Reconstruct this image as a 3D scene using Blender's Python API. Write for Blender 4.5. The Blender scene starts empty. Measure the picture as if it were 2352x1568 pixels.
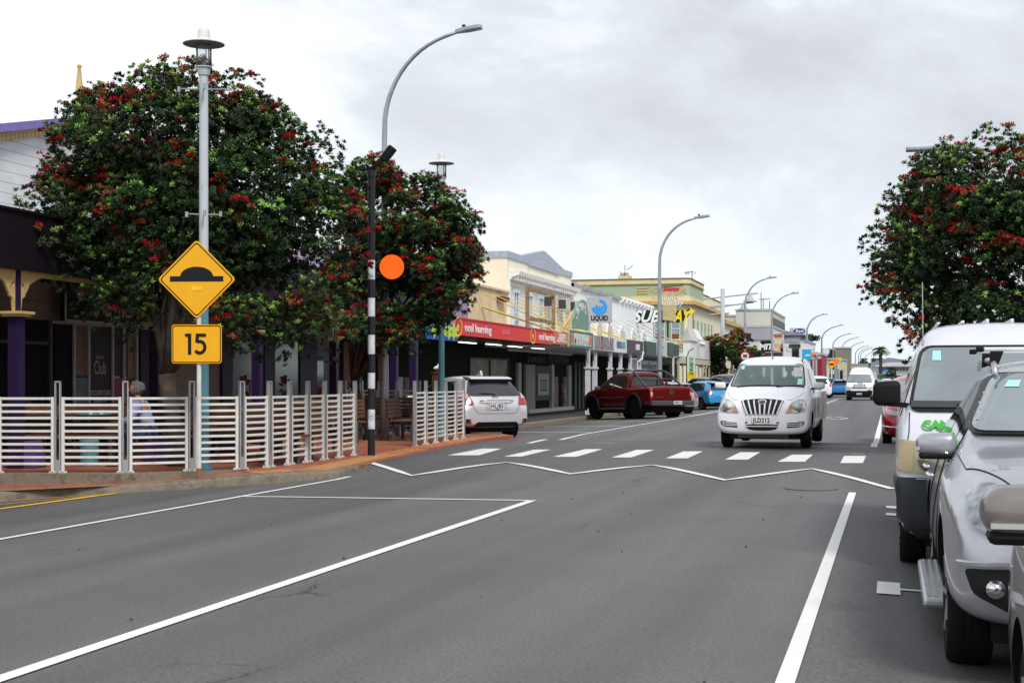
import bpy, bmesh, math, random
import numpy as np
from mathutils import Vector, Matrix
from mathutils.bvhtree import BVHTree
from mathutils.geometry import delaunay_2d_cdt
R = math.radians
SC = bpy.context.scene
COL = SC.collection
# ------------------------------------------------------------------ camera, world, sun, exposure
F, VPX, HY, CAMH = 3266.7, 2050.0, 872.0, 1.46      # focal length, street vanishing point and horizon in photo units (2352 wide)
TH = math.atan((VPX - 1176) / F); CT, ST = math.cos(TH), math.sin(TH)
cam = bpy.data.cameras.new('camera'); co = bpy.data.objects.new('camera', cam); COL.objects.link(co)
cam.lens = 50; cam.sensor_width = 36; cam.clip_start = 0.05; cam.clip_end = 5000
cam.shift_y = (HY - 784) / 2352
co.location = (0, 0, CAMH); co.rotation_euler = (R(90), 0, TH); SC.camera = co
W = bpy.data.worlds.new('World'); SC.world = W; W.use_nodes = True
SUN_EL, SUN_ROT = R(50), R(140)

def world_nodes():
    nt = W.node_tree; N = nt.nodes; L = nt.links
    bg = N['Background']
    sky = N.new('ShaderNodeTexSky'); sky.sky_type = 'NISHITA'; sky.sun_disc = False
    sky.sun_elevation = SUN_EL; sky.sun_rotation = SUN_ROT
    tc = N.new('ShaderNodeTexCoord')
    mp = N.new('ShaderNodeMapping'); mp.inputs['Scale'].default_value = (1, 1, 1.9); mp.inputs['Location'].default_value = (0.35, 0.2, 0.0)
    L.new(tc.outputs['Generated'], mp.inputs[0])
    n1 = N.new('ShaderNodeTexNoise'); n1.inputs['Scale'].default_value = 2.1; n1.inputs['Detail'].default_value = 7; n1.inputs['Roughness'].default_value = .60
    n1.inputs['Distortion'].default_value = .25
    L.new(mp.outputs[0], n1.inputs['Vector'])
    sep = N.new('ShaderNodeSeparateXYZ'); L.new(tc.outputs['Generated'], sep.inputs[0])
    # clouds: pale overcast, greyer high up in front of the camera
    m1 = N.new('ShaderNodeMath'); m1.operation = 'MULTIPLY_ADD'; m1.inputs[1].default_value = -.32; L.new(sep.outputs['X'], m1.inputs[0]); L.new(n1.outputs['Fac'], m1.inputs[2])
    m2 = N.new('ShaderNodeMath'); m2.operation = 'MULTIPLY_ADD'; m2.inputs[1].default_value = -.30; L.new(sep.outputs['Z'], m2.inputs[0]); L.new(m1.outputs[0], m2.inputs[2])
    rp = N.new('ShaderNodeValToRGB'); e = rp.color_ramp.elements
    e[0].position = .36; e[0].color = (.51, .53, .58, 1); e[1].position = .62; e[1].color = (.90, .91, .94, 1)
    x = e.new(.46); x.color = (.61, .64, .69, 1); x = e.new(.53); x.color = (.76, .80, .82, 1)
    L.new(m2.outputs[0], rp.inputs[0])
    hz = N.new('ShaderNodeMapRange'); hz.inputs[1].default_value = .0; hz.inputs[2].default_value = .16; hz.inputs[3].default_value = .85; hz.inputs[4].default_value = 0
    L.new(sep.outputs['Z'], hz.inputs[0])
    mh = N.new('ShaderNodeMixRGB'); mh.inputs[2].default_value = (.72, .79, .81, 1); L.new(hz.outputs[0], mh.inputs[0]); L.new(rp.outputs[0], mh.inputs[1])
    sc = N.new('ShaderNodeVectorMath'); sc.operation = 'SCALE'; sc.inputs['Scale'].default_value = .09; L.new(sky.outputs[0], sc.inputs[0])
    mx = N.new('ShaderNodeMixRGB'); mx.inputs[0].default_value = .96; L.new(sc.outputs[0], mx.inputs[1]); L.new(mh.outputs[0], mx.inputs[2])
    L.new(mx.outputs[0], bg.inputs[0]); bg.inputs[1].default_value = 1.0
world_nodes()
sl = bpy.data.lights.new('sun', 'SUN'); sl.energy = 2.3; sl.angle = R(18); sl.color = (1, .97, .93)
so = bpy.data.objects.new('sun', sl); COL.objects.link(so)
so.rotation_euler = (R(40), 0, R(42)); so.location = (0, 0, 30)
vs = SC.view_settings; vs.view_transform = 'Standard'; vs.look = 'None'; vs.exposure = 0.42; vs.gamma = 1; vs.use_curve_mapping = False

# ------------------------------------------------------------------ photo measure -> world
def dep(y, z): return F * (CAMH - z) / (y - HY)
def W2(x, d): xc = (x - 1176) / F * d; return (xc * CT - d * ST, xc * ST + d * CT)
def P(x, y, z=0.0): return W2(x, dep(y, z))
def PX(x, X):                       # on the vertical plane at lateral X: (world Y, depth)
    d = X * F / (CT * (x - VPX)); return W2(x, d)[1], d
def ZA(y, d): return CAMH + (HY - y) * d / F
def PD(x, y, d): a = W2(x, d); return (a[0], a[1], ZA(y, d))
rnd = random.Random(7)
EDGE, CENT, LANE, KERB, FX, AX = -.5, -4.2, -7.85, -12.4, -16.0, -12.75
PAVE = -.06
def sst(t): t = max(0, min(1, t)); return t * t * (3 - 2 * t)
def road_z(X, Y):
    b = -.048 * max(0, LANE - X) if X < LANE else (-.045 * (X + .5) if X > -.5 else 0.0)
    t = sst((Y - 19.4) / 3.0) * (1 - sst((Y - 31.2) / 2.6))
    return b * (1 - t) + .1 * t

# ------------------------------------------------------------------ materials
MATS = {}
def pm(name, col, rough=.55, metal=0.0, var=.12, scale=6.0, bump=0.0, coat=0.0, spec=.28, emis=0, dirt=None, bscale=None):
    if name in MATS: return MATS[name]
    m = bpy.data.materials.new(name); m.use_nodes = True; nt = m.node_tree; N = nt.nodes; L = nt.links
    b = N['Principled BSDF']
    c = (*col, 1)
    b.inputs['Roughness'].default_value = rough; b.inputs['Metallic'].default_value = metal
    b.inputs['Specular IOR Level'].default_value = spec; b.inputs['Coat Weight'].default_value = coat; b.inputs['Coat Roughness'].default_value = .04
    tc = N.new('ShaderNodeTexCoord'); no = N.new('ShaderNodeTexNoise'); no.inputs['Scale'].default_value = scale; no.inputs['Detail'].default_value = 6
    L.new(tc.outputs['Object'], no.inputs['Vector'])
    rp = N.new('ShaderNodeValToRGB'); e = rp.color_ramp.elements; e[0].position = .3; e[1].position = .7
    e[0].color = tuple(max(0, x * (1 - var)) for x in col) + (1,); e[1].color = tuple(min(1, x * (1 + var)) for x in col) + (1,)
    L.new(no.outputs['Fac'], rp.inputs[0]); out = rp.outputs[0]
    if dirt:
        n2 = N.new('ShaderNodeTexNoise'); n2.inputs['Scale'].default_value = dirt[1]; n2.inputs['Detail'].default_value = 8; n2.inputs['Roughness'].default_value = .65
        mp = N.new('ShaderNodeMapping'); mp.inputs['Scale'].default_value = dirt[3] if len(dirt) > 3 else (1, 1, .35); L.new(tc.outputs['Object'], mp.inputs[0]); L.new(mp.outputs[0], n2.inputs['Vector'])
        r2 = N.new('ShaderNodeValToRGB'); r2.color_ramp.elements[0].position = .52; r2.color_ramp.elements[1].position = .72
        r2.color_ramp.elements[1].color = (dirt[2],) * 3 + (1,); L.new(n2.outputs['Fac'], r2.inputs[0])
        mx = N.new('ShaderNodeMixRGB'); mx.inputs[2].default_value = (*dirt[0], 1); L.new(r2.outputs[0], mx.inputs[0]); L.new(out, mx.inputs[1]); out = mx.outputs[0]
    L.new(out, b.inputs['Base Color'])
    if bump:
        bp = N.new('ShaderNodeBump'); bp.inputs['Strength'].default_value = bump; bp.inputs['Distance'].default_value = .02
        nb = N.new('ShaderNodeTexNoise'); nb.inputs['Scale'].default_value = bscale or scale * 6; nb.inputs['Detail'].default_value = 5; L.new(tc.outputs['Object'], nb.inputs['Vector'])
        L.new(nb.outputs['Fac'], bp.inputs['Height']); L.new(bp.outputs[0], b.inputs['Normal'])
    if emis: b.inputs['Emission Color'].default_value = c; b.inputs['Emission Strength'].default_value = emis
    MATS[name] = m; return m
def boards(name, col, pitch=.18, axis='Z', line=.45, rough=.6):
    """weatherboards or corrugations: dark joint line plus bump, repeated along one axis"""
    m = pm(name, col, rough, var=.06, scale=2, dirt=((col[0] * .6, col[1] * .58, col[2] * .5), 2.2, .35)); nt = m.node_tree; N = nt.nodes; L = nt.links
    if N.get('bd'): return m
    b = N['Principled BSDF']; tc = N.new('ShaderNodeTexCoord'); tc.name = 'bd'; sp = N.new('ShaderNodeSeparateXYZ'); L.new(tc.outputs['Object'], sp.inputs[0])
    mu = N.new('ShaderNodeMath'); mu.operation = 'MULTIPLY'; mu.inputs[1].default_value = 1 / pitch; L.new(sp.outputs[axis], mu.inputs[0])
    fr = N.new('ShaderNodeMath'); fr.operation = 'FRACT'; L.new(mu.outputs[0], fr.inputs[0])
    r = N.new('ShaderNodeValToRGB'); e = r.color_ramp.elements; e[0].position = 0; e[0].color = (line,) * 3 + (1,); e[1].position = .12; e[1].color = (1, 1, 1, 1); L.new(fr.outputs[0], r.inputs[0])
    src = b.inputs['Base Color'].links[0].from_socket
    mx = N.new('ShaderNodeMixRGB'); mx.blend_type = 'MULTIPLY'; mx.inputs[0].default_value = 1; L.new(src, mx.inputs[1]); L.new(r.outputs[0], mx.inputs[2]); L.new(mx.outputs[0], b.inputs['Base Color'])
    bp = N.new('ShaderNodeBump'); bp.inputs['Strength'].default_value = .6; bp.inputs['Distance'].default_value = .02; L.new(fr.outputs[0], bp.inputs['Height']); L.new(bp.outputs[0], b.inputs['Normal'])
    return m
def glassy(name, col, rough=.04, ior=1.55):
    m = pm(name, col, rough, var=.25, scale=1.5, spec=.9); m.node_tree.nodes['Principled BSDF'].inputs['IOR'].default_value = ior; return m
def clear_glass(name, col, op=.35):
    m = bpy.data.materials.new(name); m.use_nodes = True; nt = m.node_tree; N = nt.nodes; L = nt.links; N.remove(N['Principled BSDF'])
    o = N['Material Output']; t = N.new('ShaderNodeBsdfTransparent'); t.inputs[0].default_value = (.86, .93, .92, 1)
    d = N.new('ShaderNodeBsdfDiffuse'); d.inputs[0].default_value = (*col, 1); g = N.new('ShaderNodeBsdfGlossy'); g.inputs['Roughness'].default_value = .03
    f = N.new('ShaderNodeFresnel'); f.inputs[0].default_value = 1.4
    a = N.new('ShaderNodeMixShader'); a.inputs[0].default_value = op; L.new(t.outputs[0], a.inputs[1]); L.new(d.outputs[0], a.inputs[2])
    b = N.new('ShaderNodeMixShader'); L.new(f.outputs[0], b.inputs[0]); L.new(a.outputs[0], b.inputs[1]); L.new(g.outputs[0], b.inputs[2]); L.new(b.outputs[0], o.inputs[0])
    MATS[name] = m; return m

def asphalt(name, base, patch=.25):
    m = bpy.data.materials.new(name); m.use_nodes = True; nt = m.node_tree; N = nt.nodes; L = nt.links; b = N['Principled BSDF']
    tc = N.new('ShaderNodeTexCoord')
    def noise(s, det=4, rgh=.6, mpng=None):
        n = N.new('ShaderNodeTexNoise'); n.inputs['Scale'].default_value = s; n.inputs['Detail'].default_value = det; n.inputs['Roughness'].default_value = rgh
        if mpng:
            mp = N.new('ShaderNodeMapping'); mp.inputs['Scale'].default_value = mpng; L.new(tc.outputs['Object'], mp.inputs[0]); L.new(mp.outputs[0], n.inputs['Vector'])
        else: L.new(tc.outputs['Object'], n.inputs['Vector'])
        return n
    fine = noise(38, 6, .85); mid = noise(1.1, 6, .65, (1.2, .5, 1)); big = noise(1.0, 3, .5, (1.1, .035, 1))
    def ramp(n, a, c, p0=.3, p1=.7):
        r = N.new('ShaderNodeValToRGB'); e = r.color_ramp.elements; e[0].position = p0; e[1].position = p1; e[0].color = (a, a, a, 1); e[1].color = (c, c, c, 1); L.new(n.outputs['Fac'], r.inputs[0]); return r
    r0 = N.new('ShaderNodeValToRGB'); e = r0.color_ramp.elements; e[0].position = .34; e[1].position = .66
    e[0].color = tuple(x * .45 for x in base) + (1,); e[1].color = tuple(x * 1.55 for x in base) + (1,); L.new(fine.outputs['Fac'], r0.inputs[0])
    cur = r0.outputs[0]
    for r in (ramp(mid, 1 - patch, 1 + patch * .7), ramp(big, .72, 1.22)):
        x = N.new('ShaderNodeMixRGB'); x.blend_type = 'MULTIPLY'; x.inputs[0].default_value = 1; L.new(cur, x.inputs[1]); L.new(r.outputs[0], x.inputs[2]); cur = x.outputs[0]
    # pale stone chips
    vo = N.new('ShaderNodeTexVoronoi'); vo.inputs['Scale'].default_value = 9; L.new(tc.outputs['Object'], vo.inputs['Vector'])
    rr = N.new('ShaderNodeValToRGB'); e = rr.color_ramp.elements; e[0].position = .035; e[0].color = (.55, .55, .55, 1); e[1].position = .05; e[1].color = (0, 0, 0, 1); L.new(vo.outputs['Distance'], rr.inputs[0])
    x = N.new('ShaderNodeMixRGB'); x.inputs[2].default_value = (.3, .29, .27, 1); L.new(rr.outputs[0], x.inputs[0]); L.new(cur, x.inputs[1]); cur = x.outputs[0]
    # cracks in a few zones
    v2 = N.new('ShaderNodeTexVoronoi'); v2.feature = 'DISTANCE_TO_EDGE'; v2.inputs['Scale'].default_value = .55
    dn = noise(2.2, 6, .7); ad = N.new('ShaderNodeVectorMath'); ad.operation = 'MULTIPLY_ADD'; ad.inputs[1].default_value = (.5, .5, 0); L.new(dn.outputs['Color'], ad.inputs[0]); L.new(tc.outputs['Object'], ad.inputs[2]); L.new(ad.outputs[0], v2.inputs['Vector'])
    r3 = N.new('ShaderNodeValToRGB'); e = r3.color_ramp.elements; e[0].position = 0; e[0].color = (1, 1, 1, 1); e[1].position = .012; e[1].color = (0, 0, 0, 1); L.new(v2.outputs['Distance'], r3.inputs[0])
    zn = noise(.4, 2, .5); rz = ramp(zn, 0, 1, .6, .68); mm = N.new('ShaderNodeMixRGB'); mm.blend_type = 'MULTIPLY'; mm.inputs[0].default_value = 1; L.new(r3.outputs[0], mm.inputs[1]); L.new(rz.outputs[0], mm.inputs[2])
    x = N.new('ShaderNodeMixRGB'); x.inputs[2].default_value = (.018, .018, .022, 1); L.new(mm.outputs[0], x.inputs[0]); L.new(cur, x.inputs[1]); cur = x.outputs[0]
    L.new(cur, b.inputs['Base Color']); b.inputs['Roughness'].default_value = .62; b.inputs['Specular IOR Level'].default_value = .38
    bp = N.new('ShaderNodeBump'); bp.inputs['Strength'].default_value = .5; bp.inputs['Distance'].default_value = .006; L.new(fine.outputs['Fac'], bp.inputs['Height']); L.new(bp.outputs[0], b.inputs['Normal'])
    MATS[name] = m; return m
def paving(name, c1=(.40, .15, .06), c2=(.30, .10, .045), thr=.56):
    m = bpy.data.materials.new(name); m.use_nodes = True; nt = m.node_tree; N = nt.nodes; L = nt.links; b = N['Principled BSDF']
    tc = N.new('ShaderNodeTexCoord'); br = N.new('ShaderNodeTexBrick'); br.inputs['Scale'].default_value = 4.5; br.inputs['Mortar Size'].default_value = .025
    br.inputs['Color1'].default_value = (*c1, 1); br.inputs['Color2'].default_value = (*c2, 1); br.inputs['Mortar'].default_value = (.07, .04, .025, 1)
    L.new(tc.outputs['Object'], br.inputs['Vector'])
    n = N.new('ShaderNodeTexNoise'); n.inputs['Scale'].default_value = 1.3; n.inputs['Detail'].default_value = 9; n.inputs['Roughness'].default_value = .75; L.new(tc.outputs['Object'], n.inputs['Vector'])
    r = N.new('ShaderNodeValToRGB'); e = r.color_ramp.elements; e[0].position = thr - .09; e[1].position = thr + .06; e[0].color = (0, 0, 0, 1); e[1].color = (.8, .8, .8, 1); L.new(n.outputs['Fac'], r.inputs[0])
    x = N.new('ShaderNodeMixRGB'); x.inputs[2].default_value = (.26, .02, .02, 1); L.new(r.outputs[0], x.inputs[0]); L.new(br.outputs[0], x.inputs[1])
    L.new(x.outputs[0], b.inputs['Base Color']); b.inputs['Roughness'].default_value = .8; MATS[name] = m; return m
def roadpaint(name, col=(.72, .72, .70), worn=.5):
    m = bpy.data.materials.new(name); m.use_nodes = True; nt = m.node_tree; N = nt.nodes; L = nt.links; b = N['Principled BSDF']
    tc = N.new('ShaderNodeTexCoord'); n = N.new('ShaderNodeTexNoise'); n.inputs['Scale'].default_value = 9; n.inputs['Detail'].default_value = 10; n.inputs['Roughness'].default_value = .8; L.new(tc.outputs['Object'], n.inputs['Vector'])
    r = N.new('ShaderNodeValToRGB'); e = r.color_ramp.elements; e[0].position = worn; e[0].color = (*col, 1); e[1].position = worn + .12; e[1].color = (.22, .22, .22, 1); L.new(n.outputs['Fac'], r.inputs[0])
    L.new(r.outputs[0], b.inputs['Base Color']); b.inputs['Roughness'].default_value = .6; MATS[name] = m; return m

M_ASP = asphalt('asphalt', (.100, .100, .099), .12); M_ASP2 = asphalt('asphalt_dark', (.084, .084, .083), .12)
M_FOOT = pm('footpath_asphalt', (.06, .06, .062), .8, scale=3, bump=.3); M_PAV = paving('brick_paving')
M_WL = roadpaint('road_paint', worn=.595); M_WW = roadpaint('road_paint_worn', worn=.53); M_YL = roadpaint('road_paint_yellow', (.85, .48, .02), .62)
M_CONC = pm('kerb_concrete', (.19, .16, .12), .85, var=.4, scale=5, bump=.5, dirt=((.035, .03, .025), 5.0, .9, (1, 1, 1)))
M_BLK = pm('black_plastic', (.010, .010, .011), .55, spec=.15); M_RUB = pm('rubber', (.012, .012, .012), .8, bump=.2, spec=.12); M_RIM = pm('rim_metal', (.35, .35, .37), .3, .9)
M_DRIM = pm('dark_rim', (.02, .02, .022), .4, .5); M_CHR = pm('chrome', (.75, .76, .78), .12, 1.0, var=.02); M_GLASS = glassy('car_glass', (.012, .015, .016))
M_WIN = glassy('windscreen_glass', (.17, .21, .215), ior=2.0); M_LENS = glassy('lamp_lens', (.42, .43, .40), .08, 1.6); M_YLENS = glassy('yellowed_lens', (.36, .33, .20), .15)  # windscreen base colour includes the pale grey-green of reflected sky
M_REDL = glassy('red_lens', (.42, .008, .01), .1, 1.6); M_AMB = glassy('amber_lens', (.5, .17, .05), .12, 1.6); M_WHITE = pm('white_paint', (.78, .79, .83), .3, var=.02, coat=.6)
M_WPL = pm('plate_white', (.72, .72, .70), .5, var=.04); M_SILV = pm('silver_paint', (.40, .41, .44), .3, .5, var=.03, coat=.7)
M_GALV = pm('galvanised_steel', (.36, .40, .43), .5, .55, var=.15, scale=3, bump=.1); M_ALU = pm('post_aluminium', (.42, .42, .42), .45, .6, var=.12, scale=5)
M_CREAMR = pm('cream_rail', (.66, .655, .63), .45, var=.06, scale=3, dirt=((.35, .27, .15), 5, .35)); M_WOOD = pm('bench_wood', (.105, .045, .022), .6, var=.4, scale=5, bump=.3)
M_PURP = pm('purple_paint', (.020, .008, .045), .5, var=.1); M_DPURP = pm('dark_purple_paint', (.008, .005, .009), .5); M_CREAM = pm('cream_trim', (.56, .39, .16), .5, var=.08)
M_TEAL = pm('teal_paint', (.085, .22, .26), .5, var=.15, scale=4); M_YEL = pm('sign_yellow', (.86, .42, .012), .4, var=.03); M_SBLK = pm('sign_black', (.008, .008, .009), .5)
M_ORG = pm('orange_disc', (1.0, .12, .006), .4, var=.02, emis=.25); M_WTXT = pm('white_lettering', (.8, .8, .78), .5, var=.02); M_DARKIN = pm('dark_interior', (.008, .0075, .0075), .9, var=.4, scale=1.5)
M_SHOPG = glassy('shop_glass', (.010, .010, .011), .05, 1.45); M_ROOF = pm('roof_iron', (.34, .36, .38), .5, .2, dirt=((.2, .15, .1), 1.5, .4))
M_LGREY = pm('light_grey_paint', (.42, .43, .45), .5, var=.05); M_DGREY = pm('dark_grey_paint', (.06, .06, .065), .5, var=.1)

# ------------------------------------------------------------------ mesh building
class MB:
    def __init__(s): s.v = []; s.f = []; s.m = []
    def add(s, vs, fs, mi=0):
        o = len(s.v); s.v += [tuple(p) for p in vs]; s.f += [tuple(i + o for i in f) for f in fs]; s.m += [mi] * len(fs); return s
    def b2(s, x0, x1, y0, y1, z0, z1, mi=0):
        v = [(x, y, z) for z in (z0, z1) for y in (y0, y1) for x in (x0, x1)]
        return s.add(v, [(0, 2, 3, 1), (4, 5, 7, 6), (0, 1, 5, 4), (2, 6, 7, 3), (0, 4, 6, 2), (1, 3, 7, 5)], mi)
    def bar(s, p, q, w, h=None, mi=0, up=(0, 0, 1)):       # rectangular bar from p to q
        h = h or w; p = Vector(p); q = Vector(q); d = (q - p).normalized(); u = Vector(up)
        if abs(d.dot(u)) > .98: u = Vector((0, 1, 0))
        a = d.cross(u).normalized(); b = a.cross(d).normalized()
        v = [c + a * i * w / 2 + b * j * h / 2 for c in (p, q) for i, j in ((-1, -1), (1, -1), (1, 1), (-1, 1))]
        return s.add(v, [(3, 2, 1, 0), (4, 5, 6, 7), (0, 1, 5, 4), (1, 2, 6, 5), (2, 3, 7, 6), (3, 0, 4, 7)], mi)
    def tube(s, pts, r, n=10, mi=0):
        pts = [Vector(p) for p in pts]; k = len(pts); rs = r if isinstance(r, (list, tuple)) else [r] * k; vs = []
        t0 = (pts[1] - pts[0]).normalized(); a = t0.orthogonal().normalized()
        for i, p in enumerate(pts):
            t = (pts[min(i + 1, k - 1)] - pts[max(i - 1, 0)]).normalized(); a = (a - t * a.dot(t)).normalized(); b = t.cross(a)
            for j in range(n):
                an = 2 * math.pi * j / n; vs.append(p + (a * math.cos(an) + b * math.sin(an)) * rs[i])
        fs = [(i * n + j, i * n + (j + 1) % n, (i + 1) * n + (j + 1) % n, (i + 1) * n + j) for i in range(k - 1) for j in range(n)]
        fs += [tuple(range(n - 1, -1, -1)), tuple((k - 1) * n + j for j in range(n))]
        return s.add(vs, fs, mi)
    def lathe(s, prof, c=(0, 0, 0), n=20, mi=0, axis='z', close=False):
        vs = []
        for r, z in prof:
            for j in range(n):
                a = 2 * math.pi * j / n; x, y = r * math.cos(a), r * math.sin(a)
                vs.append((c[0] + x, c[1] + y, c[2] + z) if axis == 'z' else ((c[0] + z, c[1] + x, c[2] + y) if axis == 'x' else (c[0] + x, c[1] + z, c[2] + y)))
        k = len(prof); fs = [(i * n + j, i * n + (j + 1) % n, (i + 1) * n + (j + 1) % n, (i + 1) * n + j) for i in range(k - 1) for j in range(n)]
        if close: fs += [((k - 1) * n + j, (k - 1) * n + (j + 1) % n, (j + 1) % n, j) for j in range(n)]
        else:
            if prof[0][0] > 1e-4: fs.append(tuple(range(n - 1, -1, -1)))
            if prof[-1][0] > 1e-4: fs.append(tuple((k - 1) * n + j for j in range(n)))
        return s.add(vs, fs, mi)
    def prism(s, poly, a, b, axis='z', mi=0):
        f = {'z': lambda p, t: (p[0], p[1], t), 'y': lambda p, t: (p[0], t, p[1]), 'x': lambda p, t: (t, p[0], p[1])}[axis]
        n = len(poly); v = [f(p, a) for p in poly] + [f(p, b) for p in poly]
        return s.add(v, [tuple(range(n)), tuple(range(2 * n - 1, n - 1, -1))] + [(i, (i + 1) % n, n + (i + 1) % n, n + i) for i in range(n)], mi)
    def build(s, name, mats, parent=None, smooth=False, bevel=0, recalc=True, loc=None, seg=2):
        me = bpy.data.meshes.new(name); me.from_pydata(s.v, [], s.f)
        mats = mats if isinstance(mats, (list, tuple)) else [mats]
        for m in mats: me.materials.append(m)
        if len(mats) > 1: me.polygons.foreach_set('material_index', s.m)
        if recalc or bevel:
            bm = bmesh.new(); bm.from_mesh(me)
            if recalc: bmesh.ops.remove_doubles(bm, verts=bm.verts, dist=1e-5); bmesh.ops.recalc_face_normals(bm, faces=bm.faces)
            if bevel: bmesh.ops.bevel(bm, geom=[e for e in bm.edges if e.calc_face_angle(0) > .5], offset=bevel, segments=seg, profile=.5, affect='EDGES', clamp_overlap=True)
            bm.to_mesh(me); bm.free()
        if smooth is True: me.polygons.foreach_set('use_smooth', [True] * len(me.polygons))
        elif smooth: me.polygons.foreach_set('use_smooth', [True] * len(me.polygons)); me.set_sharp_from_angle(angle=R(smooth))
        o = bpy.data.objects.new(name, me); COL.objects.link(o)
        if parent: o.parent = parent
        if loc: o.location = loc
        return o
def tag(o, label, cat, group=None, kind=None):
    o['label'] = label; o['category'] = cat
    if group: o['group'] = group
    if kind: o['kind'] = kind
    return o
def thing(name, label, cat, loc=(0, 0, 0), rz=0, group=None):
    o = bpy.data.objects.new(name, None); COL.objects.link(o); o.location = loc; o.rotation_euler = (0, 0, rz); o.empty_display_size = .2
    return tag(o, label, cat, group)
def struct(o, kind='structure'): o['kind'] = kind; return o
def kids(o): return [c for c in bpy.data.objects if c.parent == o]
def copy_tree(o, loc, rz=None, label=None, parent=None):
    c = o.copy(); COL.objects.link(c); c.parent = parent
    if parent is None:
        c.location = loc
        if rz is not None: c.rotation_euler = (0, 0, rz)
        if label: c['label'] = label
    for ch in kids(o): copy_tree(ch, None, parent=c)
    return c
def text(s, size, mat, parent, loc, rz=0, ext=.004, shear=0, bold=0, sx=1, align='CENTER', name='lettering', tilt=0, sp=1.0, fit=0):
    cu = bpy.data.curves.new('t', 'FONT'); cu.body = s; cu.size = size; cu.extrude = ext; cu.shear = shear; cu.offset = bold; cu.align_x = align; cu.align_y = 'CENTER'; cu.resolution_u = 3; cu.space_character = sp
    o = bpy.data.objects.new('t', cu); COL.objects.link(o); bpy.context.view_layer.update()
    me = bpy.data.meshes.new_from_object(o); bpy.data.objects.remove(o); bpy.data.curves.remove(cu); me.name = name
    me.materials.clear(); me.materials.append(mat)
    if fit:
        xs_ = [v.co.x for v in me.vertices]; wd_ = max(xs_) - min(xs_); sx = fit / max(wd_, 1e-4)
    me.transform(Matrix.Rotation(rz, 4, 'Z') @ Matrix.Rotation(R(90), 4, 'X') @ Matrix.Rotation(tilt, 4, 'Z') @ Matrix.Diagonal((sx, 1, 1, 1)))
    ob = bpy.data.objects.new(name, me); COL.objects.link(ob); ob.parent = parent; ob.location = loc; return ob
def drape(poly, off, mat, name, g=.6, zf=road_z, parent=None):
    """thin sheet following the road surface inside a world polygon"""
    xs = [p[0] for p in poly]; ys = [p[1] for p in poly]; n = len(poly); pts = []; ed = []
    per = []
    for i in range(n):
        a = Vector(poly[i]); b = Vector(poly[(i + 1) % n]); k = max(1, int((b - a).length / g))
        per += [a.lerp(b, j / k) for j in range(k)]
    m = len(per); pts = list(per)
    gx = np.arange(min(xs) + g / 2, max(xs), g); gy = np.arange(min(ys) + g / 2, max(ys), g)
    for x in gx:
        for y in gy:
            ins = False; j = n - 1
            for i in range(n):
                if (poly[i][1] > y) != (poly[j][1] > y) and x < (poly[j][0] - poly[i][0]) * (y - poly[i][1]) / (poly[j][1] - poly[i][1]) + poly[i][0]: ins = not ins
                j = i
            if ins: pts.append(Vector((x, y)))
    v, e, f, *_ = delaunay_2d_cdt(pts, [], [list(range(m))], 1, 1e-5)
    mb = MB(); mb.add([(p.x, p.y, zf(p.x, p.y) + off) for p in v], f)
    return mb.build(name, mat, parent, recalc=False)
def line(pts, w, name, mat=None, off=.008):
    """painted line of width w along world points"""
    mat = mat or M_WL; L = []; pp = []
    for i in range(len(pts) - 1):
        a = Vector(pts[i]); b = Vector(pts[i + 1]); k = max(1, int((b - a).length / .5)); pp += [a.lerp(b, j / k) for j in range(k)]
    pp.append(Vector(pts[-1])); mb = MB(); vs = []
    for i, p in enumerate(pp):
        t = (pp[min(i + 1, len(pp) - 1)] - pp[max(i - 1, 0)]).normalized(); nn = Vector((-t.y, t.x)) * w / 2
        for q in (p - nn, p + nn): vs.append((q.x, q.y, road_z(q.x, q.y) + off))
    mb.add(vs, [(2 * i, 2 * i + 1, 2 * i + 3, 2 * i + 2) for i in range(len(pp) - 1)])
    return struct(mb.build(name, mat, recalc=False))

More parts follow.
